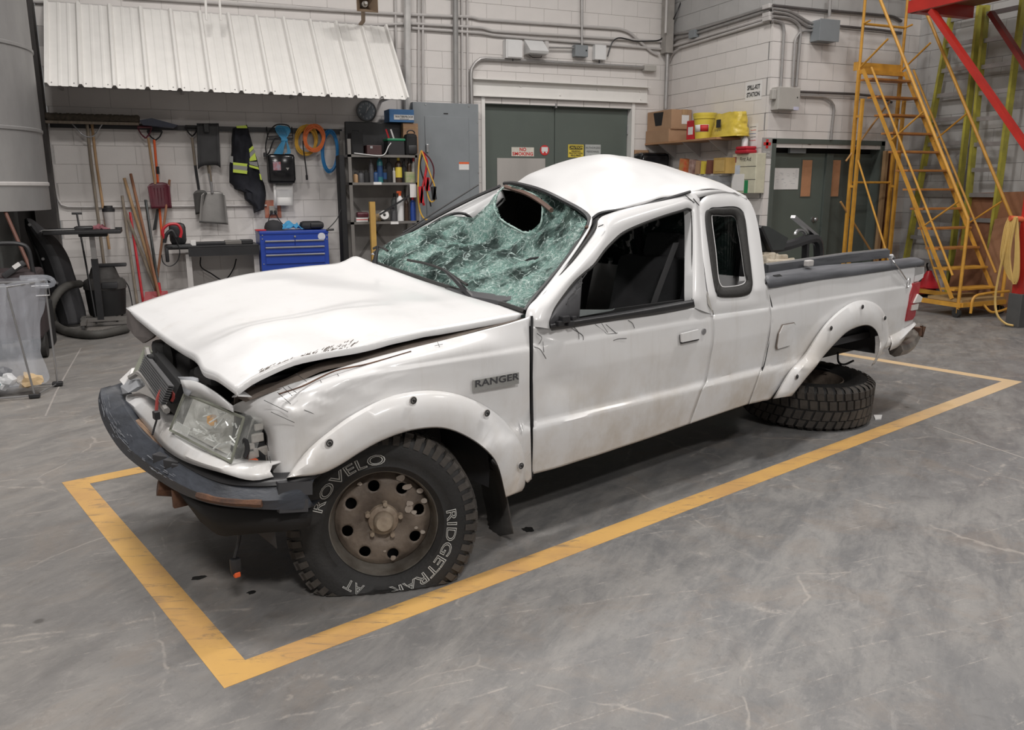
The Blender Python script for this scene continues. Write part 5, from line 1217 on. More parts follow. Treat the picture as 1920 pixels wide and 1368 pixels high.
for y0 in (.22, .98):
    m = MB(); m.box((1.35, y0, .42), (1.85, y0+.5, .58), .05); m.build('seat_cushion', SEATM, truck, True)
    m = MB(); m.box((0, 0, 0), (.14, .5, .56), .05); m.xf(Matrix.Translation((1.80, y0, .56))@Matrix.Rotation(.25, 4, 'Y')); m.build('seat_backrest', SEATM, truck, True)
    m = MB(); m.box((0, .13, .60), (.1, .37, .74), .03); m.xf(Matrix.Translation((1.84, y0, .50))@Matrix.Rotation(.25, 4, 'Y')); m.build('head_restraint', SEATM, truck, True)
m = MB(); m.tube(dens(P((1262, 455, .2), (1245, 500, .2), (1228, 545, .2), (1222, 566, .2)), 12), .003, 4); mm = dens(P((1262, 455, .2), (1245, 500, .2), (1228, 545, .2), (1220, 568, .2)), 12)
MB().grid([mm, [p+V((.045, 0, 0)) for p in mm]]).build('seat_belt', mat('grey_belt_webbing', (.045, .045, .047), .8), truck, False, .002)
# far side
for o, nme in ((qp, 'far_quarter_panel'),): mirror(o, nme)
m = MB(); m.grid([[V((x, 1.70, z)) for x in (.55, .7, 1.2, 1.84, 2.33)] for z in (.31, .5, .7, .93)]); m.build('far_door', PAINT, truck, False, .01)
m = MB(); m.grid([[V((x, 1.70, z)) for x in (-.02, .1, .3, .55)] for z in (.80, .9, .93)]); m.grid([[V((x, 1.70, z)) for x in (.46, .55)] for z in (.33, .6, .8)]); m.build('far_fender', PAINT, truck, False, .01)
m = MB(); m.grid([[V((x, 1.68, z)) for x in (2.36, 3.0, 3.6, 4.2)] for z in (.80, .93)]); m.grid([[V((x, 1.68, z)) for x in (2.36, 2.75)] for z in (.40, .8)]); m.grid([[V((x, 1.68, z)) for x in (3.7, 4.2)] for z in (.48, .8)]); m.build('far_bed_side', PAINT, truck, False, .01)

# ---- wheels
def wheel_meshes(prefix=''):
    pass
def tyre_profile(R=.385, r=.205, w=.135):
    h = [(r, .100), (r+.02, .114), (r+.04, w-.006)]+[(r+.05+(R-.05-r-.05)*k/5, w-.001*abs(k-2)) for k in range(6)]+[(R-.034, w-.008), (R-.020, w-.020), (R-.010, w-.034), (R-.009, w-.06), (R-.009, 0)]
    return [(a, -b) for a, b in h]+h[-2::-1]
def lugs(m, R=.385, w=.135, n=52):
    """offset tread blocks with side lugs"""
    for k in range(n):
        a0 = 2*pi*k/n
        W_q = w/.135
        for (y0, y1, sh, wd) in ((-.060, -.006, 0, .84), (.006, .060, .5, .84), (-.108, -.066, .4, .80), (.066, .108, .1, .80)):
            y0 *= W_q; y1 *= W_q
            a = a0+sh*2*pi/n; da = pi/n*wd; vs = []
            sk = .006*(1 if y0 > 0 else -1)
            for rr_ in (R-.02, R):
                s_ = 1 if rr_ == R else 1.06
                for (yy, aa, k2) in ((y0, -da*s_, sk), (y1, -da*s_*.8, -sk), (y1, da*s_, -sk), (y0, da*s_*.8, sk)):
                    t = a+aa+k2/R; vs.append((rr_*cos(t), rr_*sin(t), yy))
            m.add(vs, [(4, 5, 6, 7), (0, 1, 5, 4), (1, 2, 6, 5), (2, 3, 7, 6), (3, 0, 4, 7)])
        for sgn in (-1, 1):   # shoulder lugs
            a = a0+(.1 if sgn > 0 else .4)*2*pi/n; da = pi/n*.6; vs = []
            for rr_, yy in ((R-.001, sgn*(w-.030)), (R-.017, sgn*(w-.010)), (R-.05, sgn*(w+.0005))):
                for s_ in (-1, 1): vs.append((rr_*cos(a+s_*da), rr_*sin(a+s_*da), yy))
            m.add(vs, [(0, 1, 3, 2), (2, 3, 5, 4)])
        # sipes read from the gaps
WHc = S(720, 985, .07)
steer = radians(27); camb = radians(-3)
nax = V((-sin(steer), -cos(steer), sin(radians(5)))).normalized()    # outward axis
yax = V((0, 0, 1)); yax = (yax-nax*nax.dot(yax)).normalized(); xax = yax.cross(nax)
ZC = .292
ctr = V((WHc.x, WHc.y, ZC))-nax*.085
hz = S(720, 985, WHc.y); ctr = V((hz.x, hz.y, .240))-nax*.075
WM = Matrix(((xax.x, yax.x, nax.x, ctr.x), (xax.y, yax.y, nax.y, ctr.y), (xax.z, yax.z, nax.z, ctr.z), (0, 0, 0, 1)))
def flat(m):
    """flatten the tyre on the floor and let the side walls bulge"""
    for i, v in enumerate(m.v):
        p = WM@v
        h = max(0, .16-p.z); 
        if h > 0:
            rr_ = hypot(v.x, v.y); k = max(0, min(1, (rr_-.20)/.05)); s_ = 1 if v.z > 0 else -1
            p += nax*s_*h*.12*k*min(1, abs(v.z)/.08)
        if p.z < .006: p.z = .006+(p.z-.006)*.02
        m.v[i] = p
    return m
m = MB(); m.lathe(tyre_profile(.350, .200, .116), 128, closed=True); tyre = flat(m).build('front_tyre', TIREM, truck, True)
m = MB(); lugs(m, .350, .116, 50); tag(flat(m).build('tread_blocks', TREADM, tyre), kind='stuff')
def letters(word, r, a_mid, size, span):
    me = text_me(word, size, outline=.0011, sx=1.)
    xs = [v.co.x for v in me.vertices]; x0, x1 = min(xs), max(xs); m = MB()
    vs = []
    for v in me.vertices:
        t = (v.co.x-x0)/(x1-x0)-.5; a = a_mid-t*span; rr_ = r+v.co.y
        vs.append((rr_*cos(a), rr_*sin(a), .1175+v.co.z*.6))
    m.add(vs, [tuple(p.vertices) for p in me.polygons]); bpy.data.meshes.remove(me); return m
LET = mat('raised_white_outline_letter', (.50, .50, .48), .6)
flat(letters('ROVELO', .246, radians(125), .052, radians(76))).build('tyre_lettering', LET, tyre)
flat(letters('RIDGETRAK', .246, radians(-40), .052, radians(98))).build('tyre_lettering', LET, tyre)
flat(letters('AT', .246, radians(-119), .050, radians(17))).build('tyre_lettering', LET, tyre)
# rim: 8 holes
def disc_with_holes(R0, R1, z0, nh, hr, hole_r, seg=96):
    bm = bmesh.new(); 
    m = MB(); n = seg
    # polar grid, faces within holes dropped, edge snapped
    rs = [R0+(R1-R0)*k/22 for k in range(23)]; vs = []; fs = []
    def zf(r): t = (r-.06)/(R1-.06); return z0+.012*sin(max(0, min(1, t))*pi)-.012*(r > hole_r+hr)*((r-hole_r-hr)/.02)
    for r in rs:
        for k in range(n):
            a = 2*pi*k/n; x, y = r*cos(a), r*sin(a)
            for h in range(nh):
                ha = 2*pi*(h+.28)/nh; hx, hy = hole_r*cos(ha), hole_r*sin(ha); d = hypot(x-hx, y-hy)
                if d < hr*1.25 and d > 1e-6:
                    q = hr if d > hr*.55 else d
                    if d > hr*.55: x, y = hx+(x-hx)/d*max(hr, d*.0+hr), hy+(y-hy)/d*hr
            vs.append((x, y, zf(hypot(x, y))))
    def ins(i):
        x, y, _ = vs[i]
        return any(hypot(x-hole_r*cos(2*pi*(h+.28)/nh), y-hole_r*sin(2*pi*(h+.28)/nh)) <= hr*1.002 for h in range(nh))
    for j in range(22):
        for k in range(n):
            f = (j*n+k, j*n+(k+1) % n, (j+1)*n+(k+1) % n, (j+1)*n+k)
            if all(ins(i) for i in f): continue
            fs.append(f)
    m.add(vs, fs); return m
m = disc_with_holes(.05, .180, .035, 8, .0215, .137)
for i, v in enumerate(m.v): m.v[i] = WM@v
rim = m.build('wheel_disc', RIMM, tyre, True, .004)
m = MB(); m.lathe([(.178, .02), (.186, .045), (.190, .075), (.196, .088), (.203, .088), (.205, .102), (.209, .101), (.208, .08), (.2, .07), (.2, -.09), (.19, -.09), (.17, .0)], 72)
m.xf(WM).build('wheel_rim_lip', mat('worn_rim_edge', (.26, .245, .22), .45, metal=.5, c2=(.10, .085, .07), scale=8), tyre, True)
m = MB(); m.lathe([(.0, -.06), (.19, -.06), (.19, -.05), (0, -.05)], 24); m.xf(WM).build('brake_backing', VOID, tyre)
m = MB(); m.lathe([(.060, .03), (.055, .05), (.038, .056), (.036, .085), (.028, .095), (.0, .097)], 28); m.xf(WM).build('hub_cap', mat('dusty_hub', (.36, .30, .23), .6, c2=(.2, .15, .11), scale=20), tyre, True)
for k in range(5):
    a = 2*pi*(k+.15)/5; m = MB(); m.cyl((.064*cos(a), .064*sin(a), .036), (.064*cos(a), .064*sin(a), .066), .011, 6, .009); m.xf(WM).build('lug_nut', mat('dusty_hub', (.36, .30, .23), .6), tyre)
m = MB()
for (x, y, s_) in ((.09, .12, .02), (.14, .10, .022), (.155, .06, .018), (.10, .055, .02), (.115, .02, .016), (.12, -.04, .012), (.07, .155, .018), (.03, -.15, .014), (.0, -.12, .01), (-.08, .145, .012), (.095, .035, .022), (.145, -.06, .014)):
    pts = []
    for k in range(9):
        a = 2*pi*k/9; r_ = s_*(.6+.7*abs(noise.noise(V((x*50+k, y*50, 0))))); pts.append((x+r_*cos(a), y+r_*sin(a)*.8, .0475+.001))
    if hypot(x, y) > .155: pts = [(a, b, c-.004) for a, b, c in pts]
    MB().prism(pts, (0, 0, .0012)).xf(WM).build('flaked_paint_patch', CHIP, tyre)
# mud flap
m = MB(); a = P((924, 860, .05), (938, 880, .03), (950, 925, .02), (963, 1000, .02)); b = P((900, 880, .3), (908, 930, .3), (915, 975, .3), (890, 1015, .28))
m.grid([dens(a, 12), dens([p.lerp(q, .5)+V((.02, 0, 0)) for p, q in zip(a, b)], 12), dens(b, 12)]); m.build('mud_flap', mat('dusty_mud_flap', (.075, .072, .07), .7, c2=(.04, .038, .036), scale=6), truck, True, .006)
# =================================================================== THINGS
# ---- loose tyre lying under the rear of the truck
c = TO+TU*3.33+TV*.33; c.z = 0
lt = T_('loose_tyre', 'worn black off-road tyre lying flat on the floor under the rear wheel arch', 'tyre', c)
tilt = Matrix.Rotation(radians(3), 4, 'X')
M_ = Matrix.Translation(c+V((0, 0, .150)))@tilt
m = MB(); m.lathe(tyre_profile(.398, .212, .135), 80, closed=True); m.xf(M_); body_ = part(lt, 'tyre_casing', m, TIREM, True)
m = MB(); lugs(m, .398, .135, 44); m.xf(M_); tag(part(lt, 'tread_blocks', m, TREADM, False, body_), kind='stuff')
m = MB(); m.lathe([(.214, .106), (.206, .108), (.200, .09), (.19, .07), (.185, -.06), (.14, -.075), (.05, -.07), (.04, -.09)], 56); m.xf(M_); part(lt, 'wheel_rim', m, RIMM, True, body_, .003)
m = MB(); m.cyl((0, 0, -.1), (0, 0, .0), .045, 14); m.xf(M_); part(lt, 'hub_bore', m, RUST, True, body_)
p0 = c+V((-.1, -.05, .29)); m = MB(); m.tube(dens([c+V((-.25, -.1, .285)), c+V((-.1, .1, .31)), c+V((.1, .05, .30)), c+V((.16, -.02, .287))], 20), .004, 5); part(lt, 'torn_brake_line', m, BLK, True)
# ---- black hoop frame lying in the cargo bed
fr_ = T_('tubular_frame', 'black tubular metal frame with hinged strut standing in the cargo bed behind the cab', 'frame', TO+TU*3.0+TV*.7+V((0, 0, .56)))
def TW(px, py, v): q = S(px, py, v); return TO+TU*q.x+TV*q.y+V((0, 0, q.z))
m = MB(); m.tube(dens([TW(1424, 470, .7), TW(1470, 462, .7), TW(1520, 447, .7), TW(1532, 452, .7), TW(1535, 470, .7), TW(1534, 505, .7)], 30), .035, 8); hb = part(fr_, 'bent_tube', m, BLK, True)
m = MB(); m.bar(TW(1424, 425, .6), TW(1452, 488, .6), .03, .02); part(fr_, 'cross_strut', m, BLK, False, hb)
m = MB(); m.bar(TW(1487, 406, .7), TW(1531, 443, .7), .035, .02); part(fr_, 'hinged_arm', m, STEEL, False, hb)
m = MB(); m.tube([TW(1500+9*cos(t), 440-9*sin(t), .7) for t in [pi*k/10 for k in range(11)]], .012, 6); part(fr_, 'grab_ring', m, STEEL, True, hb)
m = MB(); m.bar(TW(1511, 452, .7), TW(1509, 500, .7), .04, .03); part(fr_, 'leg', m, BLK, False, hb)
m = MB(); m.prism([TW(1422, 422, .62), TW(1440, 424, .62), TW(1478, 446, .62), TW(1470, 468, .62), TW(1424, 470, .62)], TV*.06); part(fr_, 'folded_panel', m, mat('dark_mesh_panel', (.04, .045, .045), .5), False, hb)
m = MB(); rg = random.Random(2)
for k in range(9): q = TW(1432+k*4.5, 492-rg.uniform(0, 10)+k*.8, .55+rg.uniform(0, .1)); m.cbox(q, (.16, .1, .05), .01, Matrix.Rotation(rg.uniform(-1, 1), 3, 'Z')@Matrix.Rotation(rg.uniform(-.4, .4), 3, 'X'))
part(fr_, 'crumpled_padding', m, mat('dirty_cream_padding', (.50, .45, .37), .9, c2=(.28, .23, .17), scale=20), True)
m = MB(); m.cbox(TW(1470, 500, .6)+V((0, 0, -.18)), (1.0, .25, .2), .02, Matrix.Rotation(TA, 3, 'Z')); part(fr_, 'base_bundle', m, CHARC)

# ---- duct, corner column, machine on the left
e = pY(72, 200, 9.2); R_ = .9
du = T_('ventilation_duct', 'large round galvanised duct standing at the left edge of the room', 'duct', (e.x-R_, 9.2, 0))
m = MB(); m.lathe([(R_, 1.25), (R_, TOPZ-.01)], 64, (e.x-R_, 9.2, 0)); dk = part(du, 'duct_tube', m, DUCT, True)
for y in (87, 243, 345): z = pY(60, y, 9.2-.3).z; m = MB(); m.lathe([(R_+.001, z-.02), (R_+.010, z-.012), (R_+.010, z+.012), (R_+.001, z+.02)], 64, (e.x-R_, 9.2, 0)); part(du, 'seam_ring', m, DUCT if y < 300 else GALVL, True, dk)
m = MB(); m.box((e.x-2.4, 8.95, 0), (e.x-.42, 10.2, 1.25), .02); part(du, 'base_plenum', m, mat('dark_green_grey_steel', (.085, .09, .085), .6, c2=(.06, .062, .06), scale=2))
cxx = pY(100, 300, YW-.05); m = MB(); m.box((cxx.x-.22, YW-.25, 0), (XL-.0, YW-.02, TOPZ)); one('corner_column', m, DARKM, 'dark brown steel column between the round duct and the block wall', 'column')

# ---- tool rail and hung tools
a, b = WB(93, 229, .06), WB(641, 243, .06); m = MB(); m.box((a.x, YW-.06, a.z-.055), (b.x, YW-.002, a.z+.0)); one('tool_rail', m, BLK, 'long black hanger rail fixed along the back wall', 'rail')
def W(px, py, d=.1): return WB(px, py, d)
def rodp(m, pl, r, d=.1, n=20, seg=8): m.tube(dens([W(*p) if len(p) > 2 else W(p[0], p[1], d) for p in pl], n), r, seg); return m
s = T_('push_broom', 'wide brown push broom resting head-up across the black tool rail', 'broom', W(170, 225))
m = MB(); a, b = W(84, 219, .2), W(262, 224, .2); n = 60; rg = random.Random(1)
m.tube([a.lerp(b, k/n)+V((0, 0, rg.uniform(-.004, .004))) for k in range(n+1)], [.045+rg.uniform(-.004, .004) if 0 < k < n else .03 for k in range(n+1)], 12); part(s, 'bristles', m, mat('brown_bristle', (.085, .068, .05), .95, c2=(.05, .042, .032), scale=40, bump=.6, bscale=160), True)
m = MB(); m.box((W(84, 228, .2).x, YW-.24, W(84, 229, .2).z-.01), (W(260, 228, .2).x, YW-.17, W(84, 226, .2).z)); part(s, 'head_block', m, WOODG)
m = MB(); rodp(m, [(163, 230), (170, 300), (183, 400), (195, 496)], .017, .16); part(s, 'handle', m, WOODG, True)
m = MB(); rodp(m, [(135, 232), (156, 253), (175, 255), (192, 232)], .007, .18); part(s, 'brace', m, STEEL, True)
s = T_('push_broom', 'second pale broom handle hanging beside the wide brown broom', 'broom', W(180, 240)); m = MB(); rodp(m, [(172, 230), (180, 300), (192, 380), (205, 467)], .015, .11); part(s, 'handle', m, WOODL, True)
def dhandle(m, px, py, w_, h_, d=.12):
    c = W(px, py, d); k = .0062
    m.tube([c+V((-w_*k, 0, 0)), c+V((w_*k, 0, 0))], .014, 8); m.tube(dens([c+V((-w_*k, 0, 0)), c+V((-w_*k*.6, 0, -h_*k*.6)), c+V((0, 0, -h_*k))], 8), .009, 6); m.tube(dens([c+V((w_*k, 0, 0)), c+V((w_*k*.6, 0, -h_*k*.6)), c+V((0, 0, -h_*k))], 8), .009, 6)
def blade(pl, d0, curve, mt, t, name='blade', rows=10, cols=10, thick=.004):
    """pl: TL TR BR BL pixels; scooped blade"""
    TL, TR, BR, BL = [W(x, y, d0) for x, y in pl]; G = []
    for j in range(rows+1):
        v = j/rows; r_ = []
        for i in range(cols+1):
            u = i/cols; p = TL*(1-u)*(1-v)+TR*u*(1-v)+BR*u*v+BL*(1-u)*v
            cr = .04*(1-v)**6; p += V((0, curve*(1-(2*u-1)**4)*(1-.4*v), -(2*u-1)**4*cr)); r_.append(p)
        G.append(r_)
    return part(t, name, MB().grid(G), mt, True, None, thick)
s = T_('snow_shovel', 'maroon plastic snow shovel hanging blade-down with a wooden handle', 'shovel', W(290, 300))
m = MB(); rodp(m, [(278, 258), (284, 300), (291, 345)], .014, .16); part(s, 'handle', m, WOODL, True); m = MB(); dhandle(m, 271, 238, 12, 20, .16); part(s, 'grip', m, DKRED, True); bl = blade([(276, 343), (317, 341), (322, 390), (284, 391)], .20, .04, DKRED, s)
m = MB()
for k in range(5): x = 289+k*6; m.tube([W(x, 352, .165), W(x+3, 385, .17)], .005, 5)
tag(part(s, 'blade_ribs', m, DKRED, True), kind='stuff')
s = T_('snow_pusher', 'orange-handled snow pusher hung with its dark blue blade above the rail', 'shovel', W(295, 260))
m = MB(); rodp(m, [(289, 262), (294, 320), (296, 340), (300, 400), (304, 448)], .014, .10); part(s, 'handle', m, ORG, True); m = MB(); dhandle(m, 290, 246, 13, 16, .1); part(s, 'grip', m, BLK, True)
m = MB(); m.prism([W(262, 227, .1), W(285, 223, .1), W(333, 236, .1), (W(325, 241, .1)), W(268, 236, .1)], (0, -.14, 0)); part(s, 'blade', m, mat('dark_blue_plastic', (.015, .022, .055), .4, nz=.2)); m = MB(); rodp(m, [(295, 312), (296, 326)], .02, .10, 4); part(s, 'grip_sleeve', m, BLK, True)
m = MB(); m.prism([W(293, 392, .08), W(298, 392, .08), W(293, 430, .08), W(286, 432, .08)], (0, -.02, 0)); part(s, 'black_scraper', m, BLK)
s = T_('drain_spade', 'narrow black spade hanging blade-down left of the aluminium scoop', 'shovel', W(365, 300))
m = MB(); rodp(m, [(360, 258), (366, 310)], .015, .12, 8); part(s, 'handle', m, WOODG, True); m = MB(); rodp(m, [(366, 310), (373, 356)], .016, .12, 8); part(s, 'socket', m, BLK, True); m = MB(); dhandle(m, 359, 237, 11, 18); part(s, 'grip', m, BLK, True); blade([(362, 357), (388, 356), (377, 400), (367, 402)], .14, .012, mat('dark_spade_steel', (.05, .048, .045), .5, metal=.4), s)
s = T_('grain_scoop', 'broad dull aluminium scoop shovel hanging blade-down below the black flat shovel', 'shovel', W(395, 350))
m = MB(); rodp(m, [(385, 262), (390, 310), (394, 335)], .015, .10, 10); part(s, 'handle', m, WOODG, True); m = MB(); rodp(m, [(392, 325), (396, 345), (398, 362)], .017, .12, 8); part(s, 'socket', m, STEEL, True)
bl = blade([(377, 359), (421, 358), (428, 421), (373, 417)], .16, .05, SPADE, s, rows=14, cols=14)
m = MB(); m.tube([W(397, 362, .10), W(400, 385, .10)], [.02, .004], 8); part(s, 'centre_rib', m, SPADE, True)
s = T_('flat_shovel', 'black flat-bladed shovel hung blade-up on the rail over the aluminium scoop', 'shovel', W(390, 270)); blade([(371, 311), (413, 308), (410, 231), (369, 231)], .17, .02, mat('dark_rubbery_blade', (.032, .032, .034), .5, nz=.25), s); m = MB(); rodp(m, [(388, 235), (392, 300), (396, 340)], .012, .13, 10); part(s, 'handle', m, WOODG, True); m = MB(); m.cbox(W(387, 240, .20), (.06, .03, .1), .006); part(s, 'socket_strap', m, BLK)
# jacket
s = T_('safety_jacket', 'navy work jacket with yellow-green and silver reflective bands hanging on the rail', 'jacket', W(460, 300))
JO = [(437, 235), (463, 234), (468, 250), (476, 280), (484, 305), (488, 330), (496, 345), (499, 365), (494, 398), (476, 399), (474, 385), (459, 375), (455, 350), (450, 358), (440, 355), (436, 345), (430, 343), (430, 310), (434, 285), (434, 260)]
def cloth(OL, dep, t, mt, name='body', par=None, n=26, seed=3):
    xs = [p[0] for p in OL]; ys = [p[1] for p in OL]; y0, y1 = min(ys), max(ys); G = []
    for j in range(n+1):
        y = y0+(y1-y0)*(j+.001)/(n+.002); X = []
        for k in range(len(OL)):
            (xa_, ya_), (xb_, yb_) = OL[k], OL[(k+1) % len(OL)]
            if (ya_ > y) != (yb_ > y): X.append(xa_+(xb_-xa_)*(y-ya_)/(yb_-ya_))
        a, b = min(X), max(X); row = []
        for k in range(19):
            u = k/18; x = a+(b-a)*u; d = dep*(1-(2*u-1)**4)*(.5+.5*min(1, j/3))+.03*noise.noise(V((x*.12, y*.03, seed)))+.012*noise.noise(V((x*.35, y*.1, seed+4)))
            row.append(W(x, y, .06+max(0, d)))
        G.append(row)
    return part(t, name, MB().grid(G), mt, True, par, .01), G
jb, JG = cloth(JO[:], .12, s, NAVY)
def band(G, j0, j1, k0, k1, mt, nm, t, par, off=.008, sl=0):
    rows = [[G[min(len(G)-1, max(0, j+int(sl*(k-k0))))][k]+V((0, -off-.004, 0)) for k in range(k0, k1+1)] for j in range(j0, j1+1)]
    return part(t, nm, MB().grid(rows), mt, True, par, .004)
def pband(pl, mt, nm='reflective_band', d=.21):
    m = MB(); m.prism([W(x, y, d) for x, y in pl], (0, .02, 0)); return part(s, nm, m, mt, False, jb)
pband([(443, 236), (462, 235), (464, 240), (444, 240)], HIVIS)
for y, mt, h in ((304, HIVIS, 5), (309, SILT, 8), (317, HIVIS, 6)): pband([(437, y), (464, y+3), (463, y+h+3), (437, y+h)], mt)
pband([(430, 292), (437, 293), (437, 306), (430, 303)], SILT, 'cuff_band')
for pl, mt in (([(467, 279), (474, 273), (476, 278), (468, 286)], HIVIS), ([(468, 287), (476, 279), (479, 284), (469, 296)], SILT), ([(468, 297), (478, 286), (481, 300), (468, 302)], HIVIS), ([(467, 303), (482, 303), (484, 312), (468, 308)], SILT), ([(467, 309), (484, 313), (486, 318), (468, 313)], HIVIS), ([(486, 325), (489, 327), (491, 338), (488, 336)], HIVIS)): pband(pl, mt, d=.19)
# hook bracket with cords
s = T_('wire_hook_bracket', 'black wire basket hook on the rail holding the light blue cord', 'hook', W(525, 250)); m = MB()
m.tube([W(500, 238, .08), W(502, 262, .16), W(549, 260, .16), W(547, 238, .08)], .006, 6); m.tube([W(502, 256, .14), W(548, 254, .14)], .005, 6); part(s, 'wire_frame', m, BLK, True)
m = MB(); m.box(W(504, 261, .16)+V((0, -.004, -.012)), W(548, 259, .16)+V((0, .004, .008))); part(s, 'name_bar', m, BLK)
def coil(name, label, cx_, cy, rx, ry, n, r, mt, c='cord', sp=2.5, d=.14, tail=None, seed=1):
    rg = random.Random(seed); s_ = T_(name, label, c, W(cx_, cy)); m = MB(); pts = []
    for k in range(n*24):
        t = 2*pi*k/24; w_ = (k//24); j = .93+.09*noise.noise(V((k*.07, seed, 0)))+.05*sin(w_*2.1)
        pts.append(W(cx_+rx*j*sin(t)+sp*.3*sin(w_*1.7), cy-ry*j*cos(t)+sp*.5*cos(w_*2.3), d+.012*sin(w_*1.3+t)))
    m.tube(pts, r, 6); o = part(s_, 'coil', m, mt, True)
    if tail: m = MB(); m.tube(dens([W(x, y, d) for x, y in tail], 20), r*.9, 6); part(s_, 'loose_end', m, BLK if mt is not CYAN else mt, True); p = W(tail[-1][0], tail[-1][1], d); m = MB(); m.cyl(p, p+V((0, 0, -.06)), .014, 8); part(s_, 'plug', m, BLK, True)
    return s_
s = T_('light_blue_cord', 'light blue extension cord gathered and tied on the wire hook', 'cord', W(530, 262)); m = MB()
for k in range(7):
    o_ = k*2.2-7; m.tube(dens([W(532+o_*.3, 262, .17), W(528+o_*1.3, 247, .18), W(524+o_*.9, 238, .15), W(534+o_*.9, 236+k*.4, .15), W(541+o_*.4, 247, .18), W(534, 263, .18), W(524+o_, 285, .17), W(520+o_*.8, 288+k*.8, .17), W(530+o_*.6, 270, .17), W(536, 262, .17), W(542+o_*.4, 285, .17), W(537+o_*.4, 288, .17)], 50), .007, 5)
part(s, 'cord_loops', m, CYAN, True); m = MB(); m.cyl(W(527, 262, .17), W(539, 263, .17), .022, 8); part(s, 'tie', m, CYAN, True)
s = T_('extension_lead', 'black cord with a plug looping left of the light blue cord', 'cord', W(505, 260)); m = MB(); m.tube(dens([W(500, 290, .1), W(498, 275, .11), W(503, 250, .13), (W(512, 238, .14)), W(522, 233, .15), W(540, 235, .15), W(543, 245, .15), W(530, 256, .16), W(514, 262, .16), W(505, 285, .13), W(498, 292, .1)], 50), .008, 6); part(s, 'cord', m, BLK, True); m = MB(); m.cbox(W(497, 290, .1), (.04, .03, .05), .006); part(s, 'plug', m, BLK)
coil('yellow_cord', 'yellow cord coil hanging behind the orange coil', 574, 263, 20, 27, 9, .008, YLC, sp=7, d=.10, seed=2)
coil('orange_cord', 'orange extension cord coil hanging in front of the yellow coil', 589, 259, 19, 24, 12, .009, ORC, sp=6, d=.17, tail=[(568, 264), (569, 280), (573, 310), (575, 328)], seed=5)
coil('blue_hose', 'blue hose hung in a long loop at the right end of the rail', 618, 284, 15, 40, 8, .009, mat('blue_hose_rubber', (.03, .20, .46), .45, nz=.1), sp=5, d=.13, seed=9)
# towel dispenser
s, bd, a, b = wbox('towel_dispenser', 504, 289, 553, 344, .2, BLK, 'black paper towel dispenser on the back wall below the blue cord', 'dispenser', bev=.03)
part(s, 'hood', MB().box((a.x-.0, a.y-.02, a.z+.02), (b.x, a.y+.02, b.z-.0), .03), mat('glossy_black', (.012, .012, .014), .15), True, bd)
p = V((a.x+.09, a.y-.021, b.z-.14)); st_ = part(s, 'sticker', MB().box(p+V((-.04, -.002, -.05)), p+V((.05, 0, .05))), mat('red_white_sticker', (.5, .12, .12), .5, c2=(.45, .45, .55), scale=30), False, bd)
m = MB(); p = V((b.x-.09, a.y-.022, b.z-.16)); m.prism([p+V((-.02, 0, 0)), p+V((.02, 0, 0)), p+V((0, 0, -.03))], (0, .002, 0)); part(s, 'arrow_mark', m, GRYL, False, bd)
m = MB(); G = [[W(x, y, .11+.02*sin(y*.2)) for x in (513, 525, 537, 549)] for y in (343, 355, 370, 385)]; m.grid(G); part(s, 'paper_towel', m, PAPER, True, None, .002)
m = MB(); G = [[W(x+(y-343)*.06, y, .13) for x in (512, 517)] for y in (343, 365, 390)]; m.grid(G); part(s, 'paper_strip', m, PAPER, True, None, .002)
s, bd, a, b = wbox('wall_outlet', 505, 386, 520, 402, .04, GRYL, 'grey outlet with red surround and two plugs above the blue tool chest', 'outlet', bev=.004)
part(s, 'red_surround', MB().box((a.x-.05, YW-.01, a.z-.04), (b.x+.05, YW-.002, b.z+.07)), mat('orange_red_overspray', (.5, .12, .06), .7, c2=(.55, .3, .22), scale=8), False, bd)
for i, pl in enumerate(([(509, 397), (505, 407), (502, 420), (500, 432)], [(516, 397), (522, 410), (532, 422), (543, 430)])):
    p = W(pl[0][0], pl[0][1], .06); part(s, 'plug', MB().cbox(p, (.03, .05, .035), .005), BLK, False, bd); part(s, 'power_lead', MB().tube(dens([W(x, y, .07) for x, y in pl], 14), .006, 5), BLK, True, bd)
# ---- clock, waterproof box
c = W(687, 208, .03); s = T_('wall_clock', 'round grey wall clock with white numerals above the shelf', 'clock', c); r_ = .122
RX = Matrix.Rotation(radians(90), 3, 'X')
m = MB(); m.lathe([(0, -.02), (r_, -.02), (r_+.008, 0), (r_+.004, .02), (r_-.008, .022), (r_-.010, .012), (0, .012)], 48, c, RX); cb_ = part(s, 'clock_case', m, mat('clock_rim', (.12, .125, .13), .4), True)
m = MB(); m.lathe([(0, .0135), (r_-.012, .0135)], 48, c, RX); part(s, 'dial', m, mat('clock_dial', (.15, .175, .20), .5), False, cb_)
for k in range(1, 13):
    t = pi/2-k*pi/6; ptext(s, 'numeral', str(k), .034, face_m(c+V((cos(t)*r_*.74, -.015, sin(t)*r_*.74)), *FR), WHT, cb_)
for ang, l, w_ in ((17, .055, .006), (35, .085, .004), (17+180, .03, .003)):
    t = radians(90-ang) if ang < 180 else radians(90-205); part(s, 'hand', MB().bar(c+V((0, -.017, 0)), c+V((cos(t)*l*1.2, -.017, sin(t)*l*1.2)), .002, w_, (0, 1, 0)) if False else MB().bar(c+V((0, -.017, 0)), c+V((cos(t)*l, -.017, sin(t)*l)), w_, .002, (0, 1, 0)), WHT, False, cb_)

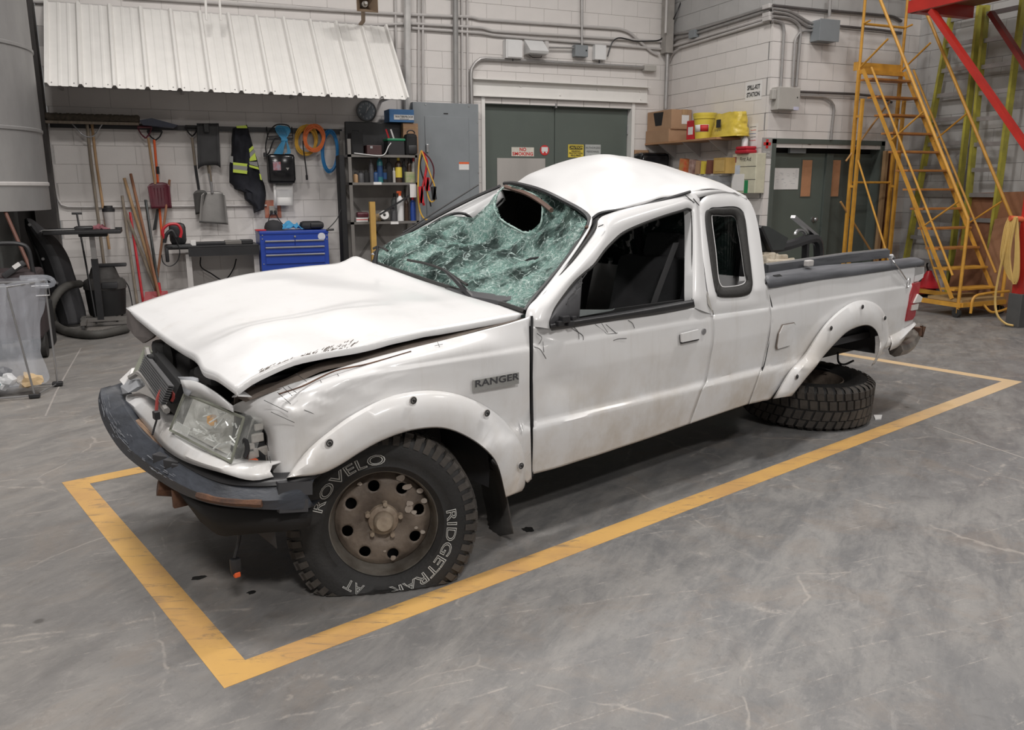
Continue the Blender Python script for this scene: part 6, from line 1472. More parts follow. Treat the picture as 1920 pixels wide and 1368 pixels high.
# ---- steel shelving with contents
SY = YW-.62   # front of shelves
def Q(px, py, Y=None): return pY(px, py, SY if Y is None else Y)
xl_, xr_ = Q(655, 350).x, Q(784, 350).x; zs = [Q(720, y).z for y in (290, 342, 415)]
s = T_('steel_shelving', 'grey steel shelving unit against the back wall beside the grey electrical panel', 'shelf', (xl_, YW-.3, 0))
for i, z in enumerate(zs+[.25]): part(s, 'shelf', MB().box((xl_, SY, z-.03), (xr_, YW-.12, z)), SHELFM)
for x in (xl_, xr_-.03):
    for y in (SY, YW-.15): part(s, 'post', MB().box((x, y, 0), (x+.04, y+.03, zs[0]+(.18 if x == xl_ else .02))), SHELFM)
m = MB(); m.bar((xl_, YW-.12, zs[1]-.05), (xr_, YW-.12, .3), .03, .005, (0, 1, 0)); m.bar((xr_, YW-.12, zs[1]-.05), (xl_, YW-.12, .3), .03, .005, (0, 1, 0)); part(s, 'cross_brace', m, SHELFM)
m = MB(); m.box((xl_+.02, YW-.115, .3), (xr_, YW-.10, zs[0]+.3)); part(s, 'dim_wall_sheet', m, mat('dim_wall_grey', (.34, .325, .31), .8))  # added sheet, its grey stands in for the dimly lit wall behind
for px, py in ((708, 343), (740, 417)): p = Q(px, py, SY-.004); part(s, 'shelf_label', MB().box(p+V((-.05, 0, -.02)), p+V((.05, .003, .012))), PAPER)
a, b = pY(645, 228, YW-.2), pY(757, 228, YW-.2); m = MB(); m.box((a.x, YW-.24, Q(700, 290).z-.02), (b.x, YW-.20, a.z), .01); one('foam_board', m, BLK, 'large black foam panel standing on the back of the top shelf', 'panel')
z_ = a.z; a, b = pY(726, 215, YW-.26), pY(772, 215, YW-.26); h_ = .155
s = T_('storage_carton', 'blue carton printed WATERPROOF on top of the black panel', 'box', (a.x, YW-.3, z_)); cb_ = part(s, 'carton', MB().box((a.x, YW-.36, z_), (b.x, YW-.1, z_+h_), .003), mat('blue_carton', (.04, .14, .32), .5))
c = V(((a.x+b.x)/2+.03, YW-.3615, z_+h_*.38)); part(s, 'white_label', MB().box(c+V((-.13, -.001, -.028)), c+V((.125, .001, .03))), PAPER, False, cb_); ptext(s, 'lettering', 'WATERPROOF', .034, face_m(c+V((0, -.0025, .006)), *FR), INK, cb_, bold=.0008)
part(s, 'small_text_line', MB().box(c+V((-.06, -.0025, -.022)), c+V((.06, -.0015, -.017))), INK, False, cb_)
def sbox(name, px0, py0, px1, py1, z, Y, dep, mt, label, c='box', bev=.006, pn='body'):
    a, b = pY(px0, (py0+py1)/2, Y), pY(px1, (py0+py1)/2, Y); t = pY((px0+px1)/2, py0, Y)
    s_ = T_(name, label, c, (a.x, Y, z)); o = part(s_, pn, MB().box((a.x, Y, z), (b.x, Y+dep, t.z), bev), mt); return s_, o, V((a.x, Y, z)), V((b.x, Y, t.z))
z0 = zs[0]
s_, o, a, b = sbox('black_case', 659, 249, 681, 290, z0, SY+.08, .2, VOID, 'tall black case at the left end of the top shelf', 'case'); part(s_, 'handle', MB().tube([V((a.x+.03, SY+.15, b.z)), V((a.x+.03, SY+.15, b.z+.03)), V((b.x-.03, SY+.15, b.z+.03)), V((b.x-.03, SY+.15, b.z))], .006, 6), BLK, True, o)
s_, o, a, b = sbox('red_case', 688, 272, 716, 289, z0, SY+.05, .18, mat('dark_red_case', (.055, .022, .022), .5), 'low dark red case on the top shelf beside the black case', 'case'); part(s_, 'latch', MB().box(V((a.x+.04, SY+.045, b.z-.04)), V((a.x+.07, SY+.05, b.z-.01))), STEEL, False, o)
s_, o, a, b = sbox('tote', 728, 264, 759, 290, z0, SY+.04, .22, BLK, 'black tote with a green lid on the top shelf', 'box'); part(s_, 'lid', MB().box((a.x-.01, SY+.03, b.z), (b.x+.01, SY+.27, b.z+.03), .01), mat('green_lid', (.02, .22, .10), .4), True, o)
s_ = T_('jumper_clamp', 'red-handled clamp pair standing in the tote on the top shelf', 'clamp', V((a.x+.05, SY+.1, b.z+.03)))
for k, mt in ((0, REDP), (.06, WHT)): part(s_, 'clamp_arm', MB().bar(V((a.x+.03+k, SY+.1, b.z+.03)), V((a.x+.0+k, SY+.12, b.z+.14)), .02, .015), mt)
s_, o, a, b = sbox('backpack', 762, 250, 784, 292, z0-.02, SY+.0, .16, VOID, 'small black backpack hanging at the right end of the top shelf', 'bag', .04); part(s_, 'top_loop', MB().tube([V(((a.x+b.x)/2+.05*cos(t), SY+.05, b.z+.04*sin(t))) for t in [pi*k/8 for k in range(9)]], .008, 6), BLK, True, o); part(s_, 'front_pocket', MB().box((a.x+.02, SY-.02, z0+.01), (b.x-.02, SY+.01, z0+.12), .015), BLK, True, o)
s_, o, a, b = sbox('small_carton', 756, 231, 784, 262, z0, SY+.28, .18, CARD, 'small brown carton behind the backpack on the top shelf', 'box', .002, 'carton'); part(s_, 'tape_strip', MB().box((a.x, SY+.279, b.z-.06), (b.x, SY+.28, b.z-.045)), WOODL, False, o)
m = MB(); m.tube(dens([Q(664, 287, SY-.01), Q(690, 290, SY-.01), Q(712, 292, SY-.01), Q(722, 288, SY-.01), Q(728, 275, SY-.01), Q(733, 268, SY+.02)], 30), .006, 5); one('white_lead', m, WHT, 'white cable trailing along the front of the top shelf', 'cable', True)
# bottles
def bottle(px, ybase, h, r, z, mb, mcap, label, c='bottle', Y=None, band=None, spray=False):
    Y = SY+.12 if Y is None else Y; p = pY(px, ybase, Y); p.z = z
    s_ = T_('bottle' if c == 'bottle' else c.replace(' ', '_'), label, c, p); m = MB(); m.lathe([(0, 0), (r, 0), (r, h*.7), (r*.9, h*.76), (r*.4, h*.84), (r*.38, h*.88), (0, h*.88)], 16, p); o = part(s_, 'body', m, mb, True)
    m = MB(); m.lathe([(r*.42, h*.86), (r*.42, h), (0, h)], 12, p); 
    if spray: m.cbox(p+V((-.01, 0, h*.98)), (r*1.5, .02, .03), .006)
    part(s_, 'cap', m, mcap, True, o)
    if band: m = MB(); m.lathe([(r*1.01, h*.2), (r*1.01, h*.6)], 16, p); part(s_, 'label_band', m, band, True, o)
BR = mat('brown_bottle', (.05, .03, .02), .25); TEAL = mat('teal_bottle', (.03, .16, .18), .3); DKB = mat('dark_blue_bottle', (.02, .06, .16), .3)
z1_ = zs[1]; DG = mat('dark_grey_can', (.07, .07, .075), .4)
for a in ((667, .12, .03, WOODL, BLK, 'small tan bottle at the left end of the middle shelf'), (677, .14, .04, DG, BLK, 'short dark can next to the tan bottle on the middle shelf'), (687, .15, .035, VOID, BLK, 'black jar right of the short dark can on the middle shelf'),
          (697, .28, .03, DG, DG, 'tall dark grey spray bottle on the middle shelf'), (705, .15, .034, DKB, BLK, 'small dark blue bottle on the middle shelf'), (713, .34, .036, TEAL, WHT, 'tall teal bottle with a white cap on the middle shelf'),
          (722, .20, .03, VOID, BLK, 'black bottle right of the tall teal bottle'), (730, .30, .042, VOID, BLK, 'tall black bottle in the middle of the middle shelf'), (739, .18, .02, GRYL, WHT, 'thin grey tube right of the tall black bottle'),
          (748, .31, .042, BR, YPL, 'brown bottle with a yellow band on the middle shelf'), (758, .26, .034, VOID, BLK, 'black bottle right of the brown bottle'), (768, .30, .03, BR, BLK, 'dark brown bottle behind the small carton on the middle shelf'), (776, .30, .028, GRYL, REDP, 'grey bottle with red cap at the right end of the middle shelf')):
    bottle(a[0], 340, a[1], a[2], z1_, a[3], a[4], a[5], band=(YPL if 'yellow band' in a[5] else (DKB if 'teal' in a[5] else None)))
s_, o, a, b = sbox('small_carton', 761, 322, 781, 341, z1_, SY+.03, .1, mat('pale_carton', (.42, .36, .25), .7, c2=(.2, .3, .12), scale=22), 'pale patterned carton at the right of the middle shelf', 'box', .002, 'carton')
z2_ = zs[2]
s_, o, a, b = sbox('flat_carton', 668, 408, 690, 415, z2_, SY+.04, .12, PAPER, 'flat white carton at the left of the lower shelf', 'box', .002, 'carton'); part(s_, 'red_stripe', MB().box((a.x, SY+.039, a.z+.02), (b.x, SY+.04, a.z+.03)), REDI, False, o)
s_, o, a, b = sbox('red_rag', 670, 398, 692, 406, z2_+(b.z-z2_), SY+.06, .12, DKRED, 'dark red rag lying on the flat white carton', 'cloth', .02, 'folded_cloth')
p = pY(718, 404, SY+.1); m = MB(); m.lathe([(.02, -.14), (.055, -.14), (.055, .14), (.02, .14)], 22, V((p.x, SY+.15, z2_+.056)), Matrix.Rotation(radians(60), 3, 'X')@Matrix.Rotation(radians(90), 3, 'Y')if False else Matrix.Rotation(radians(80), 3, 'X'), True); s_ = T_('paper_roll', 'roll of white paper towel lying on the lower shelf', 'paper roll', V((p.x, SY+.15, z2_))); part(s_, 'roll', m, PAPER, True)
m = MB()
for k, (px, w_, h_) in enumerate(((700, .1, .05), (706, .12, .09), (698, .08, .03))): q = pY(px, 410, SY+.1); m.box((q.x-w_/2, SY+.05+k*.04, z2_), (q.x+w_/2, SY+.15+k*.04, z2_+h_), .015)
one('crumpled_packaging', m, mat('kraft_packaging', (.35, .24, .10), .8, c2=(.2, .16, .12), scale=18), 'heap of crumpled brown packaging behind the wooden post on the lower shelf', 'packaging', True)
for a in ((738, .17, .04, DG, BLK, 'squat dark grey jar right of the paper roll', None), (741, .34, .045, mat('grey_jug', (.12, .13, .13), .4), BLK, 'tall grey jug behind the dark jar on the lower shelf', None), (751, .36, .042, WHT, ORG, 'white aerosol can with an orange cap on the lower shelf', None), (763, .30, .03, BR, BLK, 'dark brush-topped bottle right of the white aerosol can', None), (775, .30, .036, mat('blue_aerosol', (.03, .08, .35), .35), REDP, 'blue aerosol can with a red cap on the lower shelf', None), (784, .26, .03, WHT, BLUI, 'white bottle with a blue cap at the right end of the lower shelf', None)):
    bottle(a[0], 413, a[1], a[2], z2_, a[3], a[4], a[5], c='aerosol can' if 'aerosol' in a[5] else 'bottle', Y=SY+(.25 if 'jug' in a[5] else .1), spray='orange' in a[5])
a = Q(692, 378, SY-.06); b = Q(703, 462, SY-.06); one('wooden_post', MB().box((a.x, SY-.1, .0), (a.x+.065, SY-.04, a.z)), mat('yellow_pine', (.52, .32, .08), .6, c2=(.42, .25, .07), scale=5), 'yellow pine post standing in front of the shelving', 'post')
one('folded_black_mat', MB().box((Q(640, 400, SY).x, SY-.0, 0), (Q(653, 400, SY).x-.01, SY+.22, Q(645, 290).z), .025), VOID, 'tall folded black mat standing left of the steel shelving', 'mat', True)
m = MB(); m.bar(Q(712, 402, SY+.02), Q(775, 362, SY+.02), .02, .02); one('long_black_bar', m, BLK, 'long black pry bar leaning diagonally across the lower shelf', 'bar')
one('white_strip', MB().box(Q(772, 370, SY-.01)+V((-.02, 0, 0)), Q(777, 345, SY-.01)+V((.02, .01, 0))), PAPER, 'narrow white card hanging on the right shelf post', 'card')
# hanging cables at the right post
def hang(label, pl, mt, r=.010, Y=SY-.06): m = MB(); m.tube(dens([pY(x, y, Y) for x, y in pl], 60), r, 6); return one('jumper_cable', m, mt, label, 'cable', True)
hang('yellow cable looping down from the panel handle in front of the shelf end', [(790, 282), (786, 300), (784, 340), (785, 380), (790, 402), (800, 412), (815, 408), (830, 402)], YLC)
hang('second yellow cable loop hanging further right at the panel', [(790, 282), (797, 300), (808, 330), (815, 350), (816, 372), (808, 378), (802, 365), (800, 345)], YLC, .009, SY-.09)
hang('thick red jumper cable hanging at the shelf end', [(791, 284), (800, 305), (796, 335), (790, 365), (795, 385)], REDP, .016)
hang('dark red cable curling right of the yellow loop', [(794, 285), (806, 298), (813, 315), (812, 335), (806, 350)], DKRED, .009)
hang('black cable hanging among the red jumper cables', [(793, 285), (788, 310), (795, 340), (803, 365), (808, 387)], BLK, .009, SY-.04)
for i, (px, py, h_) in enumerate(((788, 365, .2), (799, 345, .16), (812, 362, .16))):
    c = pY(px, py, SY-.1); s_ = T_('battery_clamp', ('red clamp hanging lowest left on the jumper cables', 'wide red clamp in the middle of the jumper cables', 'dark clamp hanging right on the jumper cables')[i], 'clamp', c); m = MB(); m.bar(c+V((0, 0, h_/2)), c+V((.02, 0, -h_/2)), .05, .03, (0, 1, 0)); m.bar(c+V((.03, 0, h_/2)), c+V((.0, 0, -h_/2)), .03, .03, (0, 1, 0)); part(s_, 'jaw', m, REDP if i < 2 else BLK)
# electrical panel
s, bd, a, b = wbox('electrical_panel', 777, 193, 898, 420, .2, GRYBOX, 'large grey electrical panel cabinet left of the green double door', 'electrical panel', bev=.004)
x0, x1_ = pY(798, 300, a.y).x, pY(879, 300, a.y).x; zt_ = pY(840, 219, a.y).z
dr_ = part(s, 'panel_door', MB().box((x0, a.y-.010, a.z+.1), (x1_, a.y, zt_), .002), GRYBOX, False, bd); part(s, 'name_badge', MB().box(((x0+x1_)/2-.04, a.y-.003, b.z-.14), ((x0+x1_)/2+.02, a.y, b.z-.125)), INK, False, bd)
p = pY(801, 275, a.y-.02); part(s, 'door_handle', MB().box(p+V((-.015, -.02, -.07)), p+V((.015, .02, .03)), .004), STEEL, False, dr_)
p = pY(870, 311, a.y-.012); lb = part(s, 'warning_label', MB().box(p+V((-.07, -.001, -.05)), p+V((.07, .002, .05))), PAPER, False, dr_); part(s, 'orange_header', MB().box(p+V((-.07, -.003, .025)), p+V((.07, -.001, .05))), ORG, False, dr_)
for px, py in ((798, 196), (879, 199), (896, 230), (897, 324)): q = pY(px, py, a.y); part(s, 'screw', MB().cyl(q, q+V((0, -.006, 0)), .01, 8), STEEL, True, bd)
m = MB(); m.tube([S(755, 436, 1.60), S(897, 346, 1.60)], .0045, 5); m.build('radio_antenna', BLK, truck, True)

# ---- blue tool chest on stand
CY = YW-.6; CYb = YW-.12
def QC(px, py): return pY(px, py, CY)
xa, xb = QC(489, 470).x, QC(617, 470).x; zt_, zb_ = QC(550, 434).z, QC(550, 508).z
s = T_('tool_chest', 'blue steel tool chest with silver drawer strips on the bench', 'tool chest', (xa, CY, zb_)); bd = part(s, 'cabinet', MB().box((xa, CY+.01, zb_), (xb, CYb, zt_), .006), BLUE); part(s, 'lid', MB().box((xa-.005, CY, zt_-.03), (xb+.005, CYb, zt_+.012), .008), BLUE, True, bd)
ys = [(451, 463, 0, .5), (451, 463, .5, 1), (463, 476, 0, 1), (477, 496, 0, 1)]
for y0, y1, fa_, fb_ in ys:
    z0, z1q = QC(550, y0-2).z, QC(550, y1-2).z; X0 = xa+.05+(xb-xa-.1)*fa_+.004; X1_ = xa+.05+(xb-xa-.1)*fb_-.004
    dw = part(s, 'drawer', MB().box((X0, CY-.004, z1q+.004), (X1_, CY+.02, z0), .002), BLUE, False, bd); part(s, 'pull_strip', MB().box((X0, CY-.020, z0-.022), (X1_, CY-.004, z0-.004), .003), STEEL, False, dw)
c = QC(603, 443); part(s, 'badge', MB().cyl(c+V((0, .008, 0)), c+V((0, -.002, 0)), .045, 18), mat('silver_badge', (.55, .56, .62), .4), True, bd); c = QC(553, 443); part(s, 'lock', MB().cyl(c+V((0, .01, 0)), c+V((0, -.008, 0)), .012, 12), STEEL, True, bd)
for px, py in ((492, 441), (492, 448), (613, 441), (613, 448), (495, 495), (613, 495)): c = QC(px, py); part(s, 'rivet', MB().cyl(c+V((0, .012, 0)), c+V((0, .003, 0)), .007, 8), STEEL, True, bd)
ztop = zt_+.012; one('tool_stand', MB().box((xa+.02, CY+.05, 0), (xa+.06, CY+.09, zb_)).box((xb-.06, CY+.05, 0), (xb-.02, CY+.09, zb_)).box((xa+.02, CYb-.1, 0), (xa+.06, CYb-.06, zb_)).box((xb-.06, CYb-.1, 0), (xb-.02, CYb-.06, zb_)).box((xa, CY+.03, zb_-.04), (xb, CYb, zb_)), GALVL, 'pale steel stand under the blue tool chest', 'stand')
p = QC(517, 425); p.z = ztop; s = T_('cap', 'black baseball cap on the blue tool chest', 'cap', p); R_ = .11
m = MB(); m.lathe([(R_, 0), (R_*1.0, .04), (R_*.85, .085), (R_*.5, .115), (0, .125)], 20, (p.x, CY+.2, ztop)); cr_ = part(s, 'crown', m, mat('charcoal_cap', (.03, .03, .033), .85), True); m = MB(); m.grid([[V((p.x+R_*r_*sin(t)*1.0, CY+.2-R_*r_*cos(t), ztop+.012-.006*(r_-1)*4)) for t in [radians(a) for a in range(-60, 61, 12)]] for r_ in (.95, 1.3, 1.55)]); part(s, 'peak', m, mat('charcoal_cap', (.03, .03, .033), .85), True, cr_, .004)
p = QC(553, 425); m = MB(); rg = random.Random(4); G = [[V((p.x-.13+.26*i/8, CY+.12+.2*j/6, ztop+.02+.09*max(0, noise.noise(V((i*.9, j*.9, 3))))+.08*math.exp(-((i-3)**2+(j-3)**2)/4))) for i in range(9)] for j in range(7)]; m.grid(G); one('blue_rag', m, mat('light_blue_rag', (.06, .30, .55), .8), 'crumpled light blue rag on the blue tool chest', 'cloth', False, None, .01)
p = QC(591, 423); s = T_('tool_pouch', 'black zipped pouch on the right of the blue tool chest', 'bag', V((p.x, CY+.2, ztop))); bd = part(s, 'pouch', MB().box((p.x-.15, CY+.1, ztop), (p.x+.13, CY+.3, ztop+.10), .045), mat('black_nylon', (.022, .022, .024), .7), True); part(s, 'flap', MB().box((p.x-.04, CY+.085, ztop+.02), (p.x+.12, CY+.12, ztop+.085), .015), BLK, True, bd)
p = QC(492, 431); one('red_pad', MB().box((p.x-.07, CY+.05, ztop), (p.x+.05, CY+.2, ztop+.016), .006), REDP, 'thin red pad at the left corner of the blue tool chest', 'pad')
m = MB(); m.tube(dens([QC(640, 392), QC(632, 410), QC(620, 424), QC(612, 431)], 14), .006, 5); m.cyl(QC(612, 431), QC(626, 430), .012, 8); one('charger_lead', m, BLK, 'thin black lead running from the mat down to the tool chest', 'cable', True)
# ---- workbench
BY = YW-.55
def QB(px, py, Y=None): return pY(px, py, BY if Y is None else Y)
xa, xb = QB(309, 470).x, QB(486, 470).x; zt_ = QB(400, 460).z
s = T_('workbench', 'long black workbench on grey metal legs left of the blue tool chest', 'workbench', (xa, BY, 0)); tp = part(s, 'bench_top', MB().box((xa+.08, BY, zt_-.02), (xb, YW-.08, zt_), .004), BLK); part(s, 'front_rail', MB().box((xa+.25, BY, zt_-.12), (xb, BY+.04, zt_-.02)), BLK, False, tp)
for px in (355, 482):
    for yy in (BY+.08, YW-.2): a = QB(px, 500, yy); part(s, 'leg', MB().box((a.x-.03, yy, 0), (a.x+.03, yy+.05, zt_-.1)), GALVL)
part(s, 'lower_rail', MB().box((QB(355, 500).x, YW-.2, .25), (QB(482, 500).x, YW-.17, .3)), GALVL)
part(s, 'vice_jaw', MB().box((xa, BY+.05, zt_-.04), (xa+.3, BY+.2, zt_+.02), .02), BLK, True, tp); part(s, 'vice_arm', MB().box((xa, BY+.05, zt_-.18), (xa+.04, BY+.15, zt_), .012), BLK, True, tp)
p = QB(363, 461); one('white_block', MB().box((p.x-.03, BY+.06, zt_), (p.x+.03, BY+.12, zt_+.06), .004), PAPER, 'small white block on the left of the workbench', 'box')
for i, (px, w_, h_) in enumerate(((395, .36, .035), (440, .2, .045), (465, .14, .05))):
    p = QB(px, 462); one('bench_tool', MB().box((p.x-w_/2, BY+.08, zt_), (p.x+w_/2, BY+.24, zt_+h_), .008), BLK if i != 1 else SHELFM, ('flat black tray in the middle of the workbench', 'grey flat tool on the workbench right of the black tray', 'small black tool at the right end of the workbench')[i], 'tool')
p = QB(322, 448); s = T_('leaf_blower', 'black and red backpack blower standing on the left end of the workbench', 'blower', V((p.x, BY+.1, zt_)))
m = MB(); m.box((p.x-.02, BY+.1, zt_+.01), (p.x+.16, BY+.28, zt_+.26), .05); bd = part(s, 'casing', m, BLK, True); m = MB(); m.tube(dens([QB(308, 447), QB(305, 432), QB(316, 421), QB(333, 421), QB(340, 433), QB(338, 445)], 24), .016, 8); part(s, 'red_harness', m, REDP, True, bd)
m = MB(); m.tube(dens([QB(308, 455), QB(312, 440), QB(322, 432), QB(330, 445)], 16), .02, 8); part(s, 'strap', m, BLK, True, bd); m = MB(); m.tube(dens([QB(303, 478), QB(306, 492), QB(318, 499), QB(332, 490), QB(337, 470), QB(328, 445)], 30), .006, 5); part(s, 'cord_loop', m, BLK, True, bd)
m = MB(); m.tube(dens([QB(376, 482, YW-.15), QB(377, 500, YW-.15), QB(395, 512, YW-.15), QB(420, 525, YW-.15), QB(437, 505, YW-.15), QB(443, 485, YW-.15)], 30), .008, 5); one('hanging_cable', m, BLK, 'black cable sagging behind the legs of the workbench', 'cable', True)
# ---- long handles leaning in the corner of tools
def lean(name, label, p0, p1, r, mt, yt=.08, yb=.45, c='handle'):
    a = pY(p0[0], p0[1], YW-yt); b = pY(p1[0], p1[1], YW-yb); d = (b-a).normalized()
    b = b+d*((b.z-.012)/-d.z) if d.z < 0 else b; m = MB(); m.tube([a, a.lerp(b, .5), b], r, 8); return one(name, m, mt, label, c, True)
lean('long_pole', 'grey weathered handle leaning furthest left behind the vacuum cleaner', (229, 367), (256, 560), .016, WOODG)
lean('long_pole', 'long brown handle leaning across the other handles', (233, 334), (300, 560), .017, WOODL)
lean('long_pole', 'reddish-brown handle standing tallest in the group of leaning handles', (245, 326), (281, 480), .016, WOODB)
lean('red_pole', 'bright red handle leaning beside the vacuum cleaner', (244, 398), (268, 563), .015, REDP)
lean('long_pole', 'pale whitish handle leaning right of the brown ones', (256, 385), (300, 545), .017, mat('whitish_wood', (.50, .44, .36), .7))
lean('long_pole', 'thick brown handle leaning low behind the pale handle', (234, 395), (297, 555), .018, WOODG)
lean('long_pole', 'orange-brown handle leaning the other way right of the steel pipe', (318, 337), (292, 545), .014, WOODB)
s = T_('red_scoop', 'red shovel with a dark steel shaft standing among the leaning handles', 'shovel', pY(290, 540, YW-.5)); a, b = pY(273, 375, YW-.15), pY(298, 546, YW-.5); part(s, 'shaft', MB().tube([a, b], .016, 8), mat('dark_steel_tube', (.06, .065, .065), .4, metal=.5), True)
m = MB(); q = [pY(272, 547, YW-.55), pY(314, 545, YW-.5), pY(320, 570, YW-.62), pY(268, 575, YW-.65)]; m.prism(q, (0, .012, 0)); part(s, 'blade', m, mat('crimson_blade', (.28, .02, .025), .45, nz=.1)); part(s, 'socket', MB().tube([b+V((0, 0, .1)), b+V((0.01, -.02, -.06))], .022, 8), REDP, True)
# ---- rolling table with items
bs = pZ(193, 612); tz = (CAM+ray(168, 437)*((bs.y)/ray(168, 437).y)).z
TY = bs.y
s = T_('rolling_table', 'black-topped height-adjustable rolling table in front of the wall tools', 'table', bs)
a, b = pY(84, 430, TY), pY(228, 432, TY); zt_ = pY(150, 431, TY).z
tp = part(s, 'table_top', MB().box((a.x, TY-.22, zt_-.035), (b.x, TY+.22, zt_), .006), BLK); m = MB(); m.box((a.x, TY-.22, zt_), (b.x, TY-.20, zt_+.012)).box((a.x, TY+.2, zt_), (b.x, TY+.22, zt_+.012)); part(s, 'rim', m, BLK, False, tp)
cxp = pY(172, 440, TY).x; zm = pY(177, 485, TY).z
part(s, 'upper_column', MB().box((cxp-.025, TY-.025, zm-.1), (cxp+.025, TY+.025, zt_-.03)), GALV, False); part(s, 'lower_column', MB().box((cxp-.032, TY-.032, .08), (cxp+.032, TY+.032, zm)), BLK); part(s, 'top_bracket', MB().box((cxp-.12, TY-.08, zt_-.07), (cxp+.15, TY+.08, zt_-.035), .01), BLK)
e1, e2 = pZ(147, 628, .06), pZ(275, 620, .06); part(s, 'base_bar', MB().bar(V((e1.x, TY, .08)), V((e2.x, TY, .08)), .06, .04), SHELFM)
for q in (V((e1.x, TY-.28, .08)), V((e2.x, TY-.2, .08)), V((e1.x-.02, TY+.2, .08))):
    ft = part(s, 'foot_bar', MB().bar(V((q.x, TY, .08)), q, .05, .035), SHELFM); c = q+V((0, -.01, -.05)); m = MB(); m.cyl(c+V((-.012, 0, .002)), c+V((.012, 0, .002)), .031, 16); part(s, 'castor', m, BLKR, True, ft)
p = pY(207, 428, TY); s = T_('coffee_cup', 'grey travel cup with a black lid on the rolling table', 'cup', V((p.x, TY, zt_))); m = MB(); m.lathe([(0, 0), (.045, 0), (.058, .19), (0, .19)], 20, (p.x, TY, zt_)); bd = part(s, 'cup_body', m, mat('grey_paper_cup', (.40, .38, .37), .6), True); m = MB(); m.lathe([(.062, .185), (.062, .215), (.045, .225), (.043, .245), (0, .245)], 20, (p.x, TY, zt_)); part(s, 'lid', m, BLK, True, bd)
p = pY(191, 426, TY); m = MB(); G = [[V((p.x-.08+.16*i/6, TY-.08+.14*j/5, zt_+.01+.07*abs(noise.noise(V((i*.8, j*.8, 7)))))) for i in range(7)] for j in range(6)]; one('pink_rag', m.grid(G), mat('pink_rag_cloth', (.28, .10, .12), .8), 'dusty pink crumpled wipe beside the cup on the rolling table', 'cloth', False, None, .02)
p = pY(115, 430, TY); one('paper_sheet', MB().box((p.x-.18, TY-.16, zt_+.001), (p.x+.22, TY+.1, zt_+.004)), PAPER, 'white sheet of paper on the left half of the rolling table', 'paper')
p = pY(160, 428, TY); one('black_gloves', MB().box((p.x-.1, TY-.1, zt_+.004), (p.x+.08, TY+.06, zt_+.04), .018), BLK, 'small black tool lying on the paper on the rolling table', 'tool', True)
m = MB(); a, b = pY(144, 400, YW-.5), pY(163, 505, YW-.7); m.tube([a, b, b+(b-a)*.0], .01, 8); d = (b-a).normalized(); m.tube([b, b+d*((b.z-.02)/-d.z)], .01, 8); m.tube([a+V((-.05, 0, 0)), a+V((.05, 0, 0))], .012, 8); one('tee_handle_rod', m, BLK, 'black T-handled rod standing behind the rolling table', 'rod', True)
# ---- shop vacuum
vb = pZ(198, 606); vc = V((vb.x+.02, vb.y+.22, 0))
s = T_('shop_vacuum', 'black drum shop vacuum cleaner with a thick hose behind the rolling table', 'vacuum cleaner', vc); zt_ = pY(195, 530, vc.y).z; zh = pY(195, 500, vc.y).z; R_ = .5*abs(pY(236, 560, vc.y).x-pY(156, 560, vc.y).x)*.98
m = MB(); m.lathe([(0, .07), (R_*.86, .07), (R_*.9, .1), (R_, zt_-.06), (R_, zt_-.05), (0, zt_-.05)], 36, vc); dm = part(s, 'drum', m, mat('black_vac_drum', (.018, .018, .019), .45), True); m = MB(); m.lathe([(R_*1.04, zt_-.06), (R_*1.05, zt_+.0), (R_*.98, zt_+.03), (R_*.75, zt_+.06), (R_*.6, zh-.02), (R_*.55, zh), (0, zh)], 36, vc); hd = part(s, 'motor_head', m, mat('dusty_vac_head', (.085, .08, .078), .7, c2=(.05, .047, .045), scale=12), True)
m = MB(); m.box(vc+V((-.02, -R_*1.14, zt_-.045)), vc+V((.14, -R_*.9, zt_+.025)), .012); part(s, 'latch', m, CHARC, True, hd); m = MB(); m.box(vc+V((-R_*.4, -.06, zh)), vc+V((R_*1.15, .06, zh+.035)), .012); part(s, 'top_handle', m, CHARC, True, hd)
for k in range(4): t = k*pi/2+.6; q = vc+V((cos(t)*R_*.8, sin(t)*R_*.8, .035)); part(s, 'castor', MB().cyl(q+V((-.012, 0, 0)), q+V((.012, 0, 0)), .034, 12), BLKR, True, dm)
hp = [pY(150, 532, vc.y-.1), pY(128, 535, 9.75), pY(108, 550, 9.6), pY(95, 580, 9.55), pZ(102, 607, .06), pZ(130, 622, .045), pZ(180, 627, .045), pZ(238, 616, .045)]
hp2 = dens(hp, 110); m = MB(); m.tube(hp2, [.040+.004*(k % 2) for k in range(110)], 12); part(s, 'hose', m, mat('dusty_hose', (.06, .057, .052), .7, nz=.15), True, dm)
m = MB(); m.tube(dens([pY(228, 520, vc.y), pY(240, 535, vc.y), pY(247, 565, vc.y), pY(250, 590, vc.y-.1)], 16), .006, 5); part(s, 'power_cord', m, BLK, True, dm)
